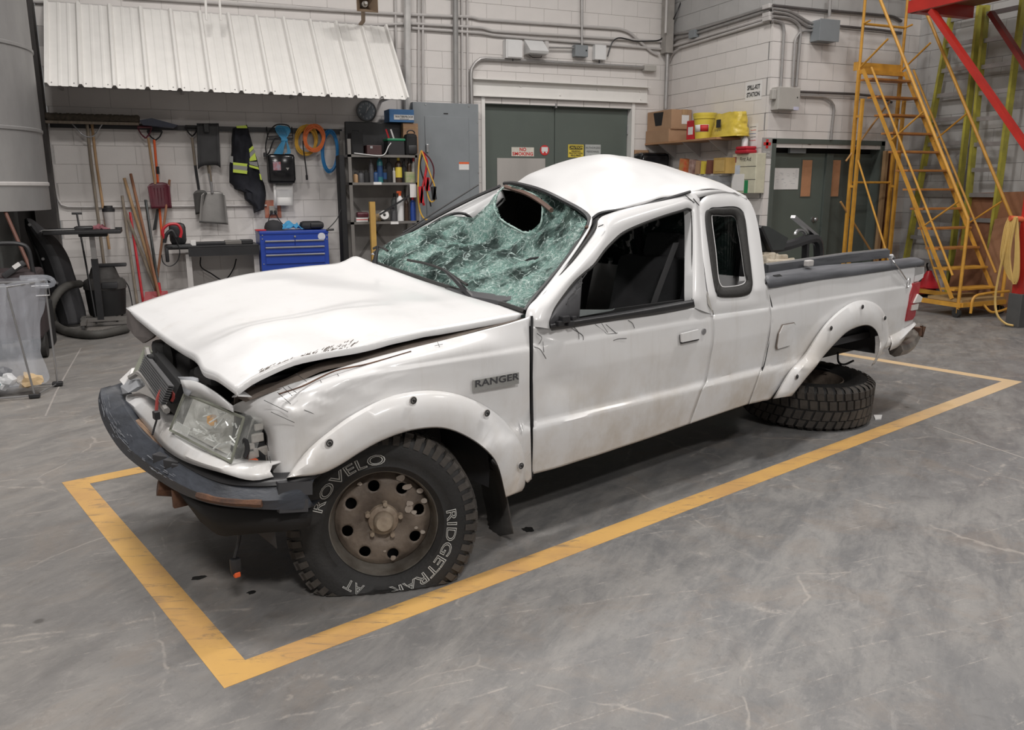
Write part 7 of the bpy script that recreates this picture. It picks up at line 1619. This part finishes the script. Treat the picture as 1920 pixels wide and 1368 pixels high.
# ---- black fender liner leaning against the duct plenum
LY = 9.9
FLo = [(50, 408), (62, 412), (85, 430), (110, 452), (128, 480), (140, 515), (150, 545), (160, 580), (163, 606)]; FLi = [(48, 410), (50, 428), (58, 450), (70, 475), (80, 505), (88, 530), (94, 560), (104, 590), (112, 612)]
s = T_('fender_liner', 'large arched black wheel-arch liner leaning at the duct beside the vacuum', 'car part', pY(110, 600, LY))
A = cat([V((x, y, 0)) for x, y in FLo], 40); B = cat([V((x, y, 0)) for x, y in FLi], 40); rows = []
for k in range(13): f = k/12; rows.append([pY(p.x*(1-f)+q.x*f, p.y*(1-f)+q.y*f, LY+.02-.16*sin(pi*f)-.012*(k % 4 == 0)) for p, q in zip(A, B)])
lb = part(s, 'liner_shell', MB().grid(rows), CHARC, True, None, .006); 
for px, py in ((81, 485), (107, 530), (56, 421)): q = pY(px, py, LY-.12); part(s, 'clip', MB().cyl(q, q+V((0, -.02, 0)), .015, 10), STEEL, True, lb)
m = MB(); m.tube([pY(p.x, p.y, LY-.02) for p in B], .012, 6); part(s, 'rolled_edge', m, BLK, True, lb)
m = MB(); a, b = pY(6, 388, 8.6), pY(55, 500, 8.3); m.tube([a, b, b+(b-a)*.25], .016, 8); one('long_pole', m, mat('dark_stained_handle', (.12, .05, .035), .6), 'dark stained handle leaning in front of the duct base at far left', 'handle', True)
# cart with black tube handle
s = T_('utility_cart', 'black tubular-handled cart loaded with dark gear behind the clear trash bag', 'cart', pZ(30, 640)+V((0, .5, 0))); cy = 8.0
m = MB(); m.tube(dens([pY(-40, 460, cy), pY(10, 456, cy), pY(40, 458, cy), pY(53, 468, cy), pY(60, 500, cy), pY(64, 520, cy)], 30), .018, 8); part(s, 'push_handle', m, BLK, True)
a, b = pY(-60, 500, cy), pY(66, 500, cy); m = MB(); m.box((a.x, cy-.05, .18), (b.x, cy+.5, pY(0, 500, cy).z-.05), .03); part(s, 'load_bin', m, mat('dark_maroon_bin', (.04, .028, .03), .7, nz=.3)); 
for px in (-20, 72): q = pZ(px, 590, .08); q.y = cy+.1; q.x = pY(px, 590, cy).x; part(s, 'wheel', MB().cyl(q+V((-.025, 0, .03)), q+V((.025, 0, .03)), .11, 20), BLKR, True)
m = MB(); q = pY(26, 505, cy-.05); m.cbox(q, (.2, .05, .05), .012, Matrix.Rotation(-.6, 3, 'Y')); part(s, 'grey_nozzle', m, CHARC, True); q = pY(31, 498, cy-.09); part(s, 'white_tag', MB().cbox(q, (.06, .004, .035), 0, Matrix.Rotation(-.6, 3, 'Y')), PAPER)
a = pY(78, 560, 8.6); m = MB(); m.box((a.x-.12, 8.5, 0), (a.x+.05, 8.9, .42), .02); m.tube([V((a.x-.02, 8.42, .15)), V((a.x+.02, 8.42, .15))], .15, 20); one('dark_dolly', m, VOID, 'dark two-wheeled dolly tucked behind the trash bag stand', 'dolly')
# ---- trash bag stand in front
f1, f2 = pZ(65, 741, .02), pZ(108, 719, .02); ud = (f2-f1); bk_ = V((-ud.y, ud.x, 0)).normalized()*.0
fx = f1+V((-.62, .06, 0)); g1, g2 = f1+V((-.55, .0, 0)), f2+V((-.55, .05, 0))
def at_y(px, py, P_): return pY(px, py, P_.y)
t1, t2 = at_y(6, 527, f1), at_y(84, 530, f2); t1 = pY(10, 528, f1.y+.02); zr = pY(84, 527, f2.y).z; t3 = t1+V((-.5, .05, 0)); t4 = t2+V((-.55, .05, 0))
t1.z = t2.z = t3.z = t4.z = zr
s = T_('bag_stand', 'folding wire stand holding the clear trash bag at the left edge', 'stand', f1)
for a, b in ((f1, t1), (f2, t2), (g1, t3), (g2, t4)): part(s, 'leg', MB().tube([a, b], .007, 8), STEEL, True)
m = MB(); m.tube([t1, t2, t4, t3], .007, 8, closed=True); part(s, 'top_ring', m, STEEL, True); m = MB(); m.tube([f1, f2, g2, g1], .006, 8, closed=True); part(s, 'base_ring', m, STEEL, True)
for q in (f1, f2, g1, g2): part(s, 'foot_clip', MB().cbox(q, (.07, .05, .03), .006), BLK)
m = MB(); q = pY(83, 535, f2.y); m.tube([q+V((-.08, -.02, .0)), q+V((.03, -.02, .0)), q+V((.03, -.02, -.07)), q+V((-.06, -.02, -.07))], .005, 6); part(s, 'handle_wire', m, STEEL, True)
rows = []
ctr_ = (t1+t2+t3+t4)/4; base = [t1, t2, t4, t3]; peri = []
for i in range(4):
    a, b = base[i], base[(i+1) % 4]
    for k in range(14): peri.append(a.lerp(b, k/14))
zz = [zr+.03, zr+.0, zr-.08, zr-.22, zr*.62, zr*.42, .26, .16, .06, .025]; sc_ = [1.05, 1.09, 1.05, .97, .88, .84, .82, .88, .90, .7]
for z, k in zip(zz, sc_):
    rows.append([V((ctr_.x+(p.x-ctr_.x)*k*(1+.05*noise.noise(V((i*.6, z*1.5, 2))))-.02, ctr_.y+(p.y-ctr_.y)*k*(1+.07*noise.noise(V((i*.9, z*2, 5)))), z+.02*noise.noise(V((i*.5, z*3, 8)))*(z > .1))) for i, p in enumerate(peri)])
rows = [[c for c in r] for r in zip(*[cat([r[i] for r in rows], 40) for i in range(len(peri))])]
s = T_('trash_bag', 'clear plastic trash bag hanging in the wire stand', 'bag', V((ctr_.x, ctr_.y, 0))); bg = part(s, 'bag_film', MB().grid(rows, closed=True), FILM, True)
m = MB(); q = pY(80, 522, f2.y-.03); pts = [q+V((-.14, 0, .01)), q+V((.0, -.02, .012)), q+V((.05, -.02, .0)), q+V((.07, -.02, -.03)), q+V((.04, -.02, -.05)), q+V((-.05, 0, -.05))]; m.tube(dens(pts, 20), .018, 8); part(s, 'knotted_edge', m, FILM, True, bg)
rg = random.Random(8); mts = [PAPER, mat('dirty_cream_padding', (.5, .45, .37), .9), WHT, mat('tan_wrapper', (.50, .36, .20), .7), DG, mat('teal_wrapper', (.10, .18, .18), .5)]
for k in range(16):
    c = V((ctr_.x+rg.uniform(-.24, .24), ctr_.y+rg.uniform(-.2, .16), .08+rg.uniform(0, .09))); r_ = rg.uniform(.05, .1); m = MB(); bm = bmesh.new(); bmesh.ops.create_icosphere(bm, subdivisions=2, radius=r_)
    for v in bm.verts: v.co *= .8+.6*noise.noise(v.co*14+V((k, 0, 0))); v.co.z *= .7; v.co += c
    for v in bm.verts: v.co.z = max(.02, v.co.z)
    m.bm(bm); one('crumpled_waste', m, mts[k % 6], ('crumpled white paper', 'stained cream paper', 'bright white packaging', 'tan wrapper', 'dark grey plastic', 'teal-grey wrapper')[k % 6]+' waste at the bottom of the clear trash bag', 'waste', False, ('white paper', 'cream paper', 'white packaging', 'tan wrapper', 'dark plastic', 'teal wrapper')[k % 6]+' waste in the clear bag')

# ---- shelf on the return wall
zsf = pY(1210, 269, YW).z; xf = pY(1209, 268, YW).x; yr = pX(1389, 260, X1).y
s = T_('wall_shelf', 'brown wooden shelf on the return wall carrying cartons and yellow tubs', 'shelf', (X1, YW, zsf)); bd = part(s, 'shelf_board', MB().box((xf, yr, zsf-.025), (X1-.002, YW-.002, zsf)), mat('orange_ply', (.42, .23, .12), .6, c2=(.34, .18, .09), scale=5))
for f in (.15, .5, .85): y_ = yr+(YW-yr)*f; part(s, 'bracket', MB().prism([(X1-.002, y_, zsf-.025), (xf+.08, y_, zsf-.025), (X1-.002, y_, zsf-.22)], (0, .02, 0)), GALVL)
z2s = pX(1330, 326, X1-.25).z; s = T_('wall_shelf', 'lower pale shelf under the brown one, stacked with small packages', 'shelf', (X1, YW, z2s)); part(s, 'shelf_board', MB().box((xf+.1, yr, z2s-.025), (X1-.002, YW-.4, z2s)), GALVL)
def rbox(name, px0, px1, ytop, X, dep, mt, label, c='box', z=None, bev=.004, pn='carton'):
    z = zsf if z is None else z; a, b = pX(px0, (ytop+262)/2, X), pX(px1, (ytop+262)/2, X); t = pX((px0+px1)/2, ytop, X)
    s_ = T_(name, label, c, (X, a.y, z)); o = part(s_, pn, MB().box((X, b.y, z), (min(X+dep, X1-.005), a.y, t.z), bev), mt); return s_, o, V((X, b.y, z)), V((X, a.y, t.z))
ybk = YW-.02; zb1 = zsf+.17
yfr = pX(1246, 255, xf+.0).y
yc = YW-.62
s_ = T_('open_carton', 'lower brown carton at the back corner of the brown shelf', 'box', (xf, ybk, zsf)); o = part(s_, 'carton', MB().box((xf-.0, yc, zsf), (X1-.04, ybk, zb1), .002), CARD)
zt1 = pY(1250, 206, YW-.5).z
s_ = T_('open_carton', 'upper brown carton with a dark cut-out and white label on the stack', 'box', (xf, ybk, zb1)); o = part(s_, 'carton', MB().box((xf+.02, yc-.02, zb1), (X1-.03, ybk, zt1), .002), CARD)
m = MB(); cx_, cy_ = (xf+X1)/2, yc-.021; part(s_, 'cut_out', MB().prism([(xf+.018, yc+.18, zt1-.02), (xf+.018, yc+.44, zt1-.02), (xf+.018, yc+.38, zb1+.06), (xf+.018, yc+.22, zb1+.06)], (.002, 0, 0)), VOID, False, o)
part(s_, 'white_label', MB().box((cx_-.0, cy_-.002, zb1+.07), (cx_+.12, cy_, zb1+.19)), PAPER, False, o); part(s_, 'tape_flap', MB().box((cx_+.0, cy_-.003, zt1-.07), (cx_+.1, cy_, zt1+.002)), WOODL, False, o)
def tub(px, ytop, R0, R1, X, mb, label, lidm=None, lab=True):
    p = pX(px, 262, X); zt_ = pX(px, ytop, X).z; p.z = zsf; s_ = T_('plastic_tub', label, 'tub', p); h = zt_-zsf
    m = MB(); m.lathe([(0, .002), (R0, .002), (R1, h*.86), (0, h*.86)], 28, p); o = part(s_, 'tub_body', m, mb, True); m = MB(); m.lathe([(R1*1.04, h*.78), (R1*1.06, h*.84), (R1*1.06, h*.86), (R1*1.10, h*.9), (R1*1.10, h), (0, h)], 28, p); part(s_, 'lid', m, lidm or mb, True, o)
    if lab:
        m = MB(); m.grid([[p+V((-cos(t)*(R0+(R1-R0)*z/h*1.1+.003), -sin(t)*(R0+(R1-R0)*z/h*1.1+.003), z)) for t in [radians(-12+k*9) for k in range(11)]] for z in (h*.28, h*.55)]); part(s_, 'label_wrap', m, PAPER, True, o, .001); m = MB(); m.grid([[p+V((-cos(t)*(R0+(R1-R0)*z/h*1.1+.005), -sin(t)*(R0+(R1-R0)*z/h*1.1+.005), z)) for t in [radians(30+k*9) for k in range(6)]] for z in (h*.29, h*.54)]); part(s_, 'red_label_block', m, REDI, True, o, .001)
    return s_
tub(1320, 213, .12, .145, X1-.20, YPL, 'yellow sharps tub with a red and white label on the brown shelf')
s_, o, a, b = rbox('red_container', 1287, 1300, 226, X1-.30, .2, REDP, 'red plastic container between the cartons and the yellow tub', 'container', bev=.01, pn='body'); part(s_, 'label', MB().box((X1-.302, a.y+.01, a.z+.07), (X1-.30, b.y-.04, a.z+.17)), PAPER, False, o)
p0, p1 = pX(1338, 258, X1-.22), pX(1388, 255, X1-.22); s_ = T_('spill_bag', 'crumpled yellow plastic spill-kit bag at the front end of the brown shelf', 'bag', (X1-.22, p1.y, zsf)); zt_ = pX(1365, 212, X1-.22).z; rows = []
for j in range(22):
    f = j/21; r_ = []
    for k in range(40):
        t = 2*pi*k/40; cx_, cy_ = X1-.17, (p0.y+p1.y)/2; ry = abs(p0.y-p1.y)/2*(1.02-.10*f); rx = .15*(1-.45*f); q = 1+.07*noise.noise(V((cos(t)*3, sin(t)*3, f*5)))+.05*noise.noise(V((cos(t)*8, sin(t)*8, f*9)))
        c_ = abs(cos(t))**.6*(1 if cos(t) > 0 else -1); s__ = abs(sin(t))**.6*(1 if sin(t) > 0 else -1)
        r_.append(V((min(X1-.01, cx_+rx*c_*q), cy_+ry*s__*q, zsf+.004+(zt_-zsf)*f+.015*noise.noise(V((k*.5, f*4, 1)))*f)))
    rows.append(r_)
m = MB(); m.grid(rows, closed=True); m.f.append(list(range(21*40, 22*40))); o = part(s_, 'bag', m, mat('shiny_yellow_plastic_bag', (.60, .45, .06), .3, nz=.08, bump=.8, bscale=14), True)
q = V((X1-.325, (p0.y+p1.y)/2+.04, zsf+.17)); part(s_, 'hazard_mark', MB().prism([q+V((0, .05, -.05)), q+V((0, -.05, -.05)), q+V((0, 0, .06))], (.0, 0, 0.001)) if False else MB().box(q+V((-.004, -.045, -.05)), q+V((0, .045, .05))), INK, False, o); ptext(s_, 'lettering', 'SPILL KIT', .035, face_m(q+V((-.004, 0, -.085)), *RM), INK, o)
# first aid cabinet
a, b = pX(1372, 320, X1-.15), pX(1417, 320, X1-.15); zt_, zb_ = pX(1395, 288, X1-.15).z, pX(1395, 362, X1-.15).z
IV = mat('ivory_enamel', (.56, .54, .42), .45)
s_ = T_('first_aid_cabinet', 'ivory first-aid cabinet hanging on the return wall with coloured tags', 'cabinet', (X1, a.y, zb_)); o = part(s_, 'cabinet_body', MB().box((X1-.15, b.y, zb_), (X1-.002, a.y, zt_), .006), IV); w_ = a.y-b.y; h_ = zt_-zb_
for f in (.34, .67): part(s_, 'door_gap', MB().box((X1-.152, b.y, zb_+h_*f), (X1-.15, a.y, zb_+h_*f+.006)), CHARC, False, o)
c = V((X1-.153, (a.y+b.y)/2, zt_-.07)); ptext(s_, 'lettering', 'First Aid', .075, face_m(c+V((0, -.03, 0)), *RM), INK, o, sx=.8); part(s_, 'red_emblem', MB().box(c+V((-.001, w_*.32, -.035)), c+V((.001, w_*.46, .035))), mat('maroon_print', (.25, .08, .08), .6), False, o); part(s_, 'green_tag', MB().box(c+V((-.004, -w_*.22, -.42)), c+V((.001, -w_*.08, -.26))), GRNI, False, o)
part(s_, 'paper_pocket', MB().box((X1-.156, b.y+w_*.45, zb_+.03), (X1-.151, a.y-.02, zb_+.24)), PAPER, False, o); part(s_, 'printed_panel', MB().box((X1-.153, a.y-w_*.35, zt_-.36), (X1-.151, a.y-.01, zt_-.14)), mat('pale_blue_print', (.45, .5, .58), .6), False, o)
p = pX(1398, 281, X1-.12); one('red_pouch', MB().box((X1-.2, p.y-.12, zt_), (X1-.03, p.y+.12, zt_+.05), .02).box((X1-.2, p.y-.11, zt_+.05), (X1-.03, p.y+.11, zt_+.09), .018), mat('bright_red_pouch', (.42, .015, .03), .5), 'two bright red rolled pouches on top of the first-aid cabinet', 'pouch', True)
s_ = T_('squeeze_bottle', 'white spray bottle standing on the red pouches', 'bottle', V((X1-.1, p.y+.05, zt_+.09))); q = V((X1-.1, p.y+.05, zt_+.09)); m = MB(); m.lathe([(0, 0), (.04, 0), (.042, .09), (.02, .12), (.018, .14), (0, .14)], 14, q); o = part(s_, 'body', m, WHT, True); part(s_, 'cap', MB().cyl(q+V((0, 0, .14)), q+V((0, 0, .17)), .02, 10), WHT, True, o)
# packages on the lower shelf
for i, (px, w_, h_, mt, lab) in enumerate(((1283, .14, .22, mat('red_orange_pack', (.55, .08, .04), .5, c2=(.5, .3, .1), scale=12), 'red and orange packet at the back of the lower shelf'), (1300, .10, .20, mat('pinkish_pack', (.45, .32, .28), .6, c2=(.2, .1, .08), scale=14), 'pinkish packet next to the red one on the lower shelf'), (1312, .08, .18, CARD, 'brown packet in the middle of the lower shelf'), (1322, .07, .17, YPL, 'yellow packet on the lower shelf'), (1333, .10, .18, mat('dark_red_pack', (.16, .06, .04), .6), 'dark red packet left of the kraft box on the lower shelf'))):
    p = pX(px, 318, X1-.25); m = MB(); m.prism([(X1-.3, p.y-w_/2, z2s), (X1-.3, p.y+w_/2, z2s), (X1-.3, p.y+w_*.3, z2s+h_), (X1-.3, p.y-w_*.4, z2s+h_*.92)], (.12, 0, 0)); one('packet', m, mt, lab, 'packet')
p = pX(1355, 310, X1-.25); s_ = T_('kraft_box', 'golden-brown box with a printed panel at the end of the lower shelf', 'box', (X1-.3, p.y, z2s)); o = part(s_, 'carton', MB().box((X1-.3, p.y-.13, z2s), (X1-.1, p.y+.13, z2s+.2), .002), mat('golden_carton', (.42, .27, .08), .6)); part(s_, 'printed_frame', MB().box((X1-.302, p.y-.1, z2s+.03), (X1-.3, p.y+.1, z2s+.17)), mat('golden_print', (.50, .34, .12), .6), False, o)
m = MB()
for k, (px, z_) in enumerate(((1350, .0), (1362, .0), (1372, .0))): pass
one('clear_bags', MB().box((X1-.32, yr+.03, z2s-.16), (X1-.05, yr+.7, z2s-.025), .03), FILM, 'clear plastic packaging hanging under the lower shelf near the cabinet', 'packaging', True)
# black dispenser behind the roof
s, bd, a, b = wbox('towel_dispenser', 1200, 286, 1256, 330, .22, mat('glossy_black', (.012, .012, .014), .15), 'black rounded towel dispenser on the back wall right of the double door', 'dispenser', bev=.05); part(s, 'front_hood', MB().box((a.x+.03, a.y-.02, a.z+.05), (b.x-.03, a.y+.03, b.z-.03), .04), mat('glossy_black', (.012, .012, .014), .15), True, bd)
a = WB(1190, 281, .02); b = WB(1215, 330, .02); one('cardboard_sheet', MB().box((a.x, YW-.02, b.z), (b.x, YW-.004, a.z)), CARD, 'brown cardboard sheet on the wall behind the black dispenser', 'cardboard')

# ---- yellow rolling stair
ft0 = pZ(1800, 596); xa = ft0.x; xb = xa+.70; yf = ft0.y
def SX(px, py, X=None): return pX(px, py, xa if X is None else X)
st = T_('rolling_stair', 'tall yellow rolling warehouse stair with handrails in the right corner', 'stair', ft0)
def sh(p): return V((xb, p.y, p.z))
s_top = SX(1618, 130); s_bot = SX(1785, 560); s_bot.z = max(.12, s_bot.z); h_top = SX(1646, -12); h_b = SX(1815, 410); h_f = V((xa, h_b.y-.0, .05)); m_top = SX(1634, 126); m_bot = SX(1786, 516)
pl_r = SX(1600, 128); zpl = s_top.z
yr_ = min(pl_r.y, Y2-.3); YB = yr_
for X_ in (xa, xb):
    k = (lambda p: V((X_, p.y, p.z)))
    part(st, 'stringer', MB().bar(k(s_top), k(s_bot), .026, .034), YEL); hr = part(st, 'handrail', MB().tube([k(h_top+(h_top-h_b)*.2), k(h_top), k(h_b), k(h_b)+V((0, -.005, -.04)), k(h_f)], .019, 10), YEL, True); part(st, 'mid_rail', MB().tube([k(m_top), k(m_bot)], .013, 8), YEL, True)
    for (a, b) in (((1672, 262), (1733, 208)), ((1731, 424), (1797, 378))): part(st, 'diagonal_brace', MB().tube([k(SX(*a)), k(SX(*b))], .011, 8), YEL, True)
    part(st, 'rear_post', MB().box((X_-.018, YB-.018, .1), (X_+.018, YB+.018, zpl)), YEL); part(st, 'rear_post', MB().box((X_-.018, YB-.11, .1), (X_+.018, YB-.075, zpl-.35)), YEL)
    for f in (.18, .5, .8): part(st, 'post_spacer', MB().box((X_-.01, YB-.08, zpl*f), (X_+.01, YB, zpl*f+.03)), YEL)
    part(st, 'guard_post', MB().tube([V((X_, YB, zpl)), V((X_, YB, zpl+1.05))], .018, 8), YEL, True)
    zg = SX(1604, 48).z; part(st, 'guard_rail', MB().tube([V((X_, YB, zg)), V((X_, s_top.y-.05, zg+.02))], .012, 8), YEL, True); part(st, 'guard_rail', MB().tube([V((X_, YB, zpl+.02)), V((X_, s_top.y-.35, zpl+.30))], .012, 8), YEL, True)
    part(st, 'base_side', MB().bar(V((X_, yf, .14)), V((X_, YB, .14)), .04, .05), YEL); part(st, 'side_brace', MB().tube([V((X_, YB-.1, zpl*.62)), V((X_, s_top.y*.45+s_bot.y*.55, .16))], .012, 8), YEL, True)
    for yy in (yf+.05, YB-.1):
        cst = part(st, 'castor', MB().cyl(V((X_-.018, yy, .051)), V((X_+.018, yy, .051)), .05, 16), BLKR, True)
part(st, 'platform', MB().box((xa, s_top.y, zpl-.05), (xb, YB, zpl)), YEL); part(st, 'toe_board', MB().box((xa, YB-.01, zpl), (xb, YB+.01, zpl+.09)), YEL)
for X_ in (xa, xb): part(st, 'toe_board', MB().box((X_-.008, s_top.y+.15, zpl), (X_+.008, YB, zpl+.10)), YEL)
zg = SX(1604, 48).z; part(st, 'guard_rail', MB().tube([V((xa, YB, zg)), V((xb, YB, zg))], .016, 8), YEL, True); part(st, 'guard_rail', MB().tube([V((xa, YB, zpl+1.03)), V((xb, YB, zpl+1.03))], .016, 8), YEL, True)
zh_ = pY(1620, 342, YB).z; part(st, 'rear_cross_bar', MB().tube([V((xa, YB, zh_)), V((xb, YB, zh_))], .014, 8), YEL, True)
part(st, 'rear_diagonal', MB().tube([pY(1586, 302, YB), pY(1668, 190, YB)], .012, 8), mat('brown_yellow_enamel', (.40, .22, .08), .5), True); part(st, 'rear_diagonal', MB().tube([pY(1576, 378, YB), V((xb, YB, .35))], .014, 8), mat('brown_yellow_enamel', (.40, .22, .08), .5), True)
NS = 12
for k in range(NS):
    f = (k+.55)/NS; p = s_top.lerp(s_bot, f); part(st, 'step', MB().box((xa+.01, p.y-.07, p.z-.014), (xb-.01, p.y+.11, p.z+.010), .003), mat('step_orange_brown', (.46, .20, .055), .5, c2=(.36, .15, .04), scale=4) if k < 10 else YEL)
part(st, 'base_front_bar', MB().box((xa, yf-.02, .12), (xb, yf+.02, .17)), YEL); part(st, 'bottom_platform', MB().box((xa, yf, .17), (xb, yf+.45, .2)), mat('tread_grey_yellow', (.33, .22, .10), .6))
m = MB(); m.tube(dens([V((xa+.12, yf-.03, .05)), V((xa+.14, yf-.03, .22)), V((xa+.3, yf-.03, .26)), V((xb, yf-.03, .27))], 20), .016, 8); part(st, 'foot_lever', m, YEL, True)
m = MB(); m.tube(dens([V((xa+.30, yf-.04, .14)), V((xa+.36, yf-.1, .06)), V((xa+.55, yf-.1, .07)), V((xb-.02, yf-.08, .10)), V((xb-.0, yf-.05, .16))], 20), .014, 8); part(st, 'pedal_loop', m, YEL, True)
# ---- red cantilever rack
RX_ = pZ(1905, 612); rk = T_('cantilever_rack', 'red steel rack upright with cantilever arms at the right edge', 'rack', RX_)
part(rk, 'upright', MB().box((RX_.x-.05, RX_.y-.05, .33), (RX_.x+.06, RX_.y+.06, 4.2)), RED); part(rk, 'base_guard', MB().box((RX_.x-.065, RX_.y-.07, 0), (RX_.x+.08, RX_.y+.08, .35), .005), mat('grey_base_guard', (.07, .07, .07), .6))
for k in range(8): part(rk, 'punched_slot', MB().box((RX_.x-.02, RX_.y-.053, .45+k*.1), (RX_.x-.005, RX_.y-.049, .49+k*.1)), VOID)
for X_, pa, pb in ((RX_.x, (1747, 20), (1925, 275)),):
    a, b = pX(*pa, X_), pX(*pb, X_); part(rk, 'diagonal_arm', MB().bar(a, b+(b-a)*.35, .055, .075, (1, 0, 0)), RED)
X_ = RX_.x; a, b = pX(1706, 14, X_), pX(1925, -20, X_); part(rk, 'arm_beam', MB().bar(a, V((X_, RX_.y-.2, a.z)), .06, .13), RED)
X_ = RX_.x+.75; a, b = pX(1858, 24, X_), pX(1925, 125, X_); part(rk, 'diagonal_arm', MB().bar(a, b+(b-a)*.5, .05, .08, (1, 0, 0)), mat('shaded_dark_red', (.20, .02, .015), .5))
part(rk, 'cross_beam', MB().bar(V((RX_.x, pX(1706, 14, RX_.x).y-.05, pX(1706, 14, RX_.x).z)), V((RX_.x+.92, pX(1706, 14, RX_.x).y-.05, pX(1706, 14, RX_.x).z)), .1, .13), RED)
m = MB(); zz0 = pX(1706, 14, RX_.x).z; m.box((RX_.x, RX_.y-.3, zz0+.065), (RX_.x+.92, pX(1706, 14, RX_.x).y, zz0+.09)); part(rk, 'deck', m, WOODB)
# hose on the rack
hk = pX(1900, 408, RX_.x-.12)
hs = T_('air_hose', 'coiled pale yellow air hose hanging from the red rack upright', 'hose', hk)
m = MB(); Yh = RX_.y
def RH(px, py, d=.1): return pX(px, py, RX_.x-d)
for k in range(6):
    o_ = k*3.2; m.tube(dens([RH(1892+o_*.8, 408-k*.3, .14), RH(1884+o_, 430, .15), RH(1877+o_, 480, .14), RH(1884+o_, 500+k*6, .12), RH(1896+o_*.7, 525, .12), RH(1902+o_*.5, 505, .12), RH(1905+o_*.3, 460, .12), RH(1904+o_*.2, 415, .12), RH(1898+o_*.5, 407, .14)], 50), .012, 6)
part(hs, 'coil', m, HOSEY, True); m = MB(); m.tube(dens([RH(1893, 412, .15), RH(1885, 460, .16), RH(1872, 520, .16), RH(1866, 560, .16), RH(1870, 590, .16), RH(1885, 606, .12), RH(1900, 610, .1)], 40), .012, 6); part(hs, 'hanging_end', m, HOSEY, True); m = MB(); m.cyl(RH(1925, 412, .0), RH(1893, 409, .16), .03, 10); part(hs, 'hook', m, mat('orange_hook', (.6, .12, .05), .5), True)
# ---- fibreglass ladders on the far right wall
def ladder(label, LT, LB, RT_, RB, n, d0=.12):
    w_ = X2-d0; s_ = T_('extension_ladder', label, 'ladder', pX(LB[0], LB[1], w_)); a, b, c, d = pX(*LT, w_), pX(*LB, w_), pX(*RT_, w_), pX(*RB, w_)
    for p, q in ((a, b), (c, d)):
        dr = (q-p).normalized(); q2 = q+dr*((q.z-.01)/-dr.z); part(s_, 'rail', MB().bar(p, q2, .085, .035, (0, 1, 0)), YELG)
    zz_ = a.z
    for k in range(n):
        z = min(a.z, c.z)-.1-k*.30
        if z < .2: break
        A_ = a.lerp(b, (z-a.z)/(b.z-a.z)); C_ = c.lerp(d, (z-c.z)/(d.z-c.z)); part(s_, 'rung', MB().bar(A_, C_, .05, .035, (1, 0, 0)), ALU)
ladder('yellow-green fibreglass ladder nearest the room corner, leaning behind the stair', (1786, 20), (1700, 480), (1838, 10), (1778, 540), 13)
ladder('yellow-green fibreglass ladder at the far right beside the red rack', (1850, 10), (1800, 540), (1920, -10), (1872, 355), 10, .22)
# ---- leaning boards
w_ = X2-.34; a, b = pX(1797, 362, w_), pX(1925, 345, w_)
bdz = a.z; y0 = pX(1925, 400, w_).y-.4
bo = MB(); bo.prism([(X2-.36, a.y, 0), (X2-.36, y0, 0), (X2-.16, y0, bdz+.04), (X2-.16, a.y, bdz)], (.02, 0, 0)); one('plywood_sheet', bo, WOODB, 'large reddish-brown board leaning on the right wall behind the stair', 'board')
bo = MB(); bo.prism([(X2-.46, a.y-.5, 0), (X2-.46, y0, 0), (X2-.30, y0, bdz-.15), (X2-.30, a.y-.5, bdz-.3)], (.02, 0, 0)); one('plywood_sheet', bo, mat('second_brown_board', (.30, .15, .08), .6, nz=.12), 'shorter brown board leaning in front of the large board', 'board')
q = pX(1750, 535, X2-.5); fj = pZ(1752, 556); s_ = T_('floor_jack', 'red floor jack parked under the ladders by the right wall', 'jack', fj)
o = part(s_, 'chassis', MB().box(fj+V((-.5, 0, .04)), fj+V((.35, .25, .13)), .02), RED); part(s_, 'lift_cone', MB().lathe([(.2, .12), (.12, .2), (.05, .3), (.03, .34), (0, .34)], 20, fj+V((0, .12, 0))), REDP, True, o); part(s_, 'handle', MB().tube(dens([fj+V((-.02, .12, .33)), fj+V((-.06, .12, .42)), fj+V((.0, .12, .46)), fj+V((.1, .14, .44))], 12), .012, 6), BLK, True, o)
for dx_ in (-.4, .25): part(s_, 'wheel', MB().cyl(fj+V((dx_, .0, .041)), fj+V((dx_, -.04, .041)), .04, 14), BLKR, True, o)
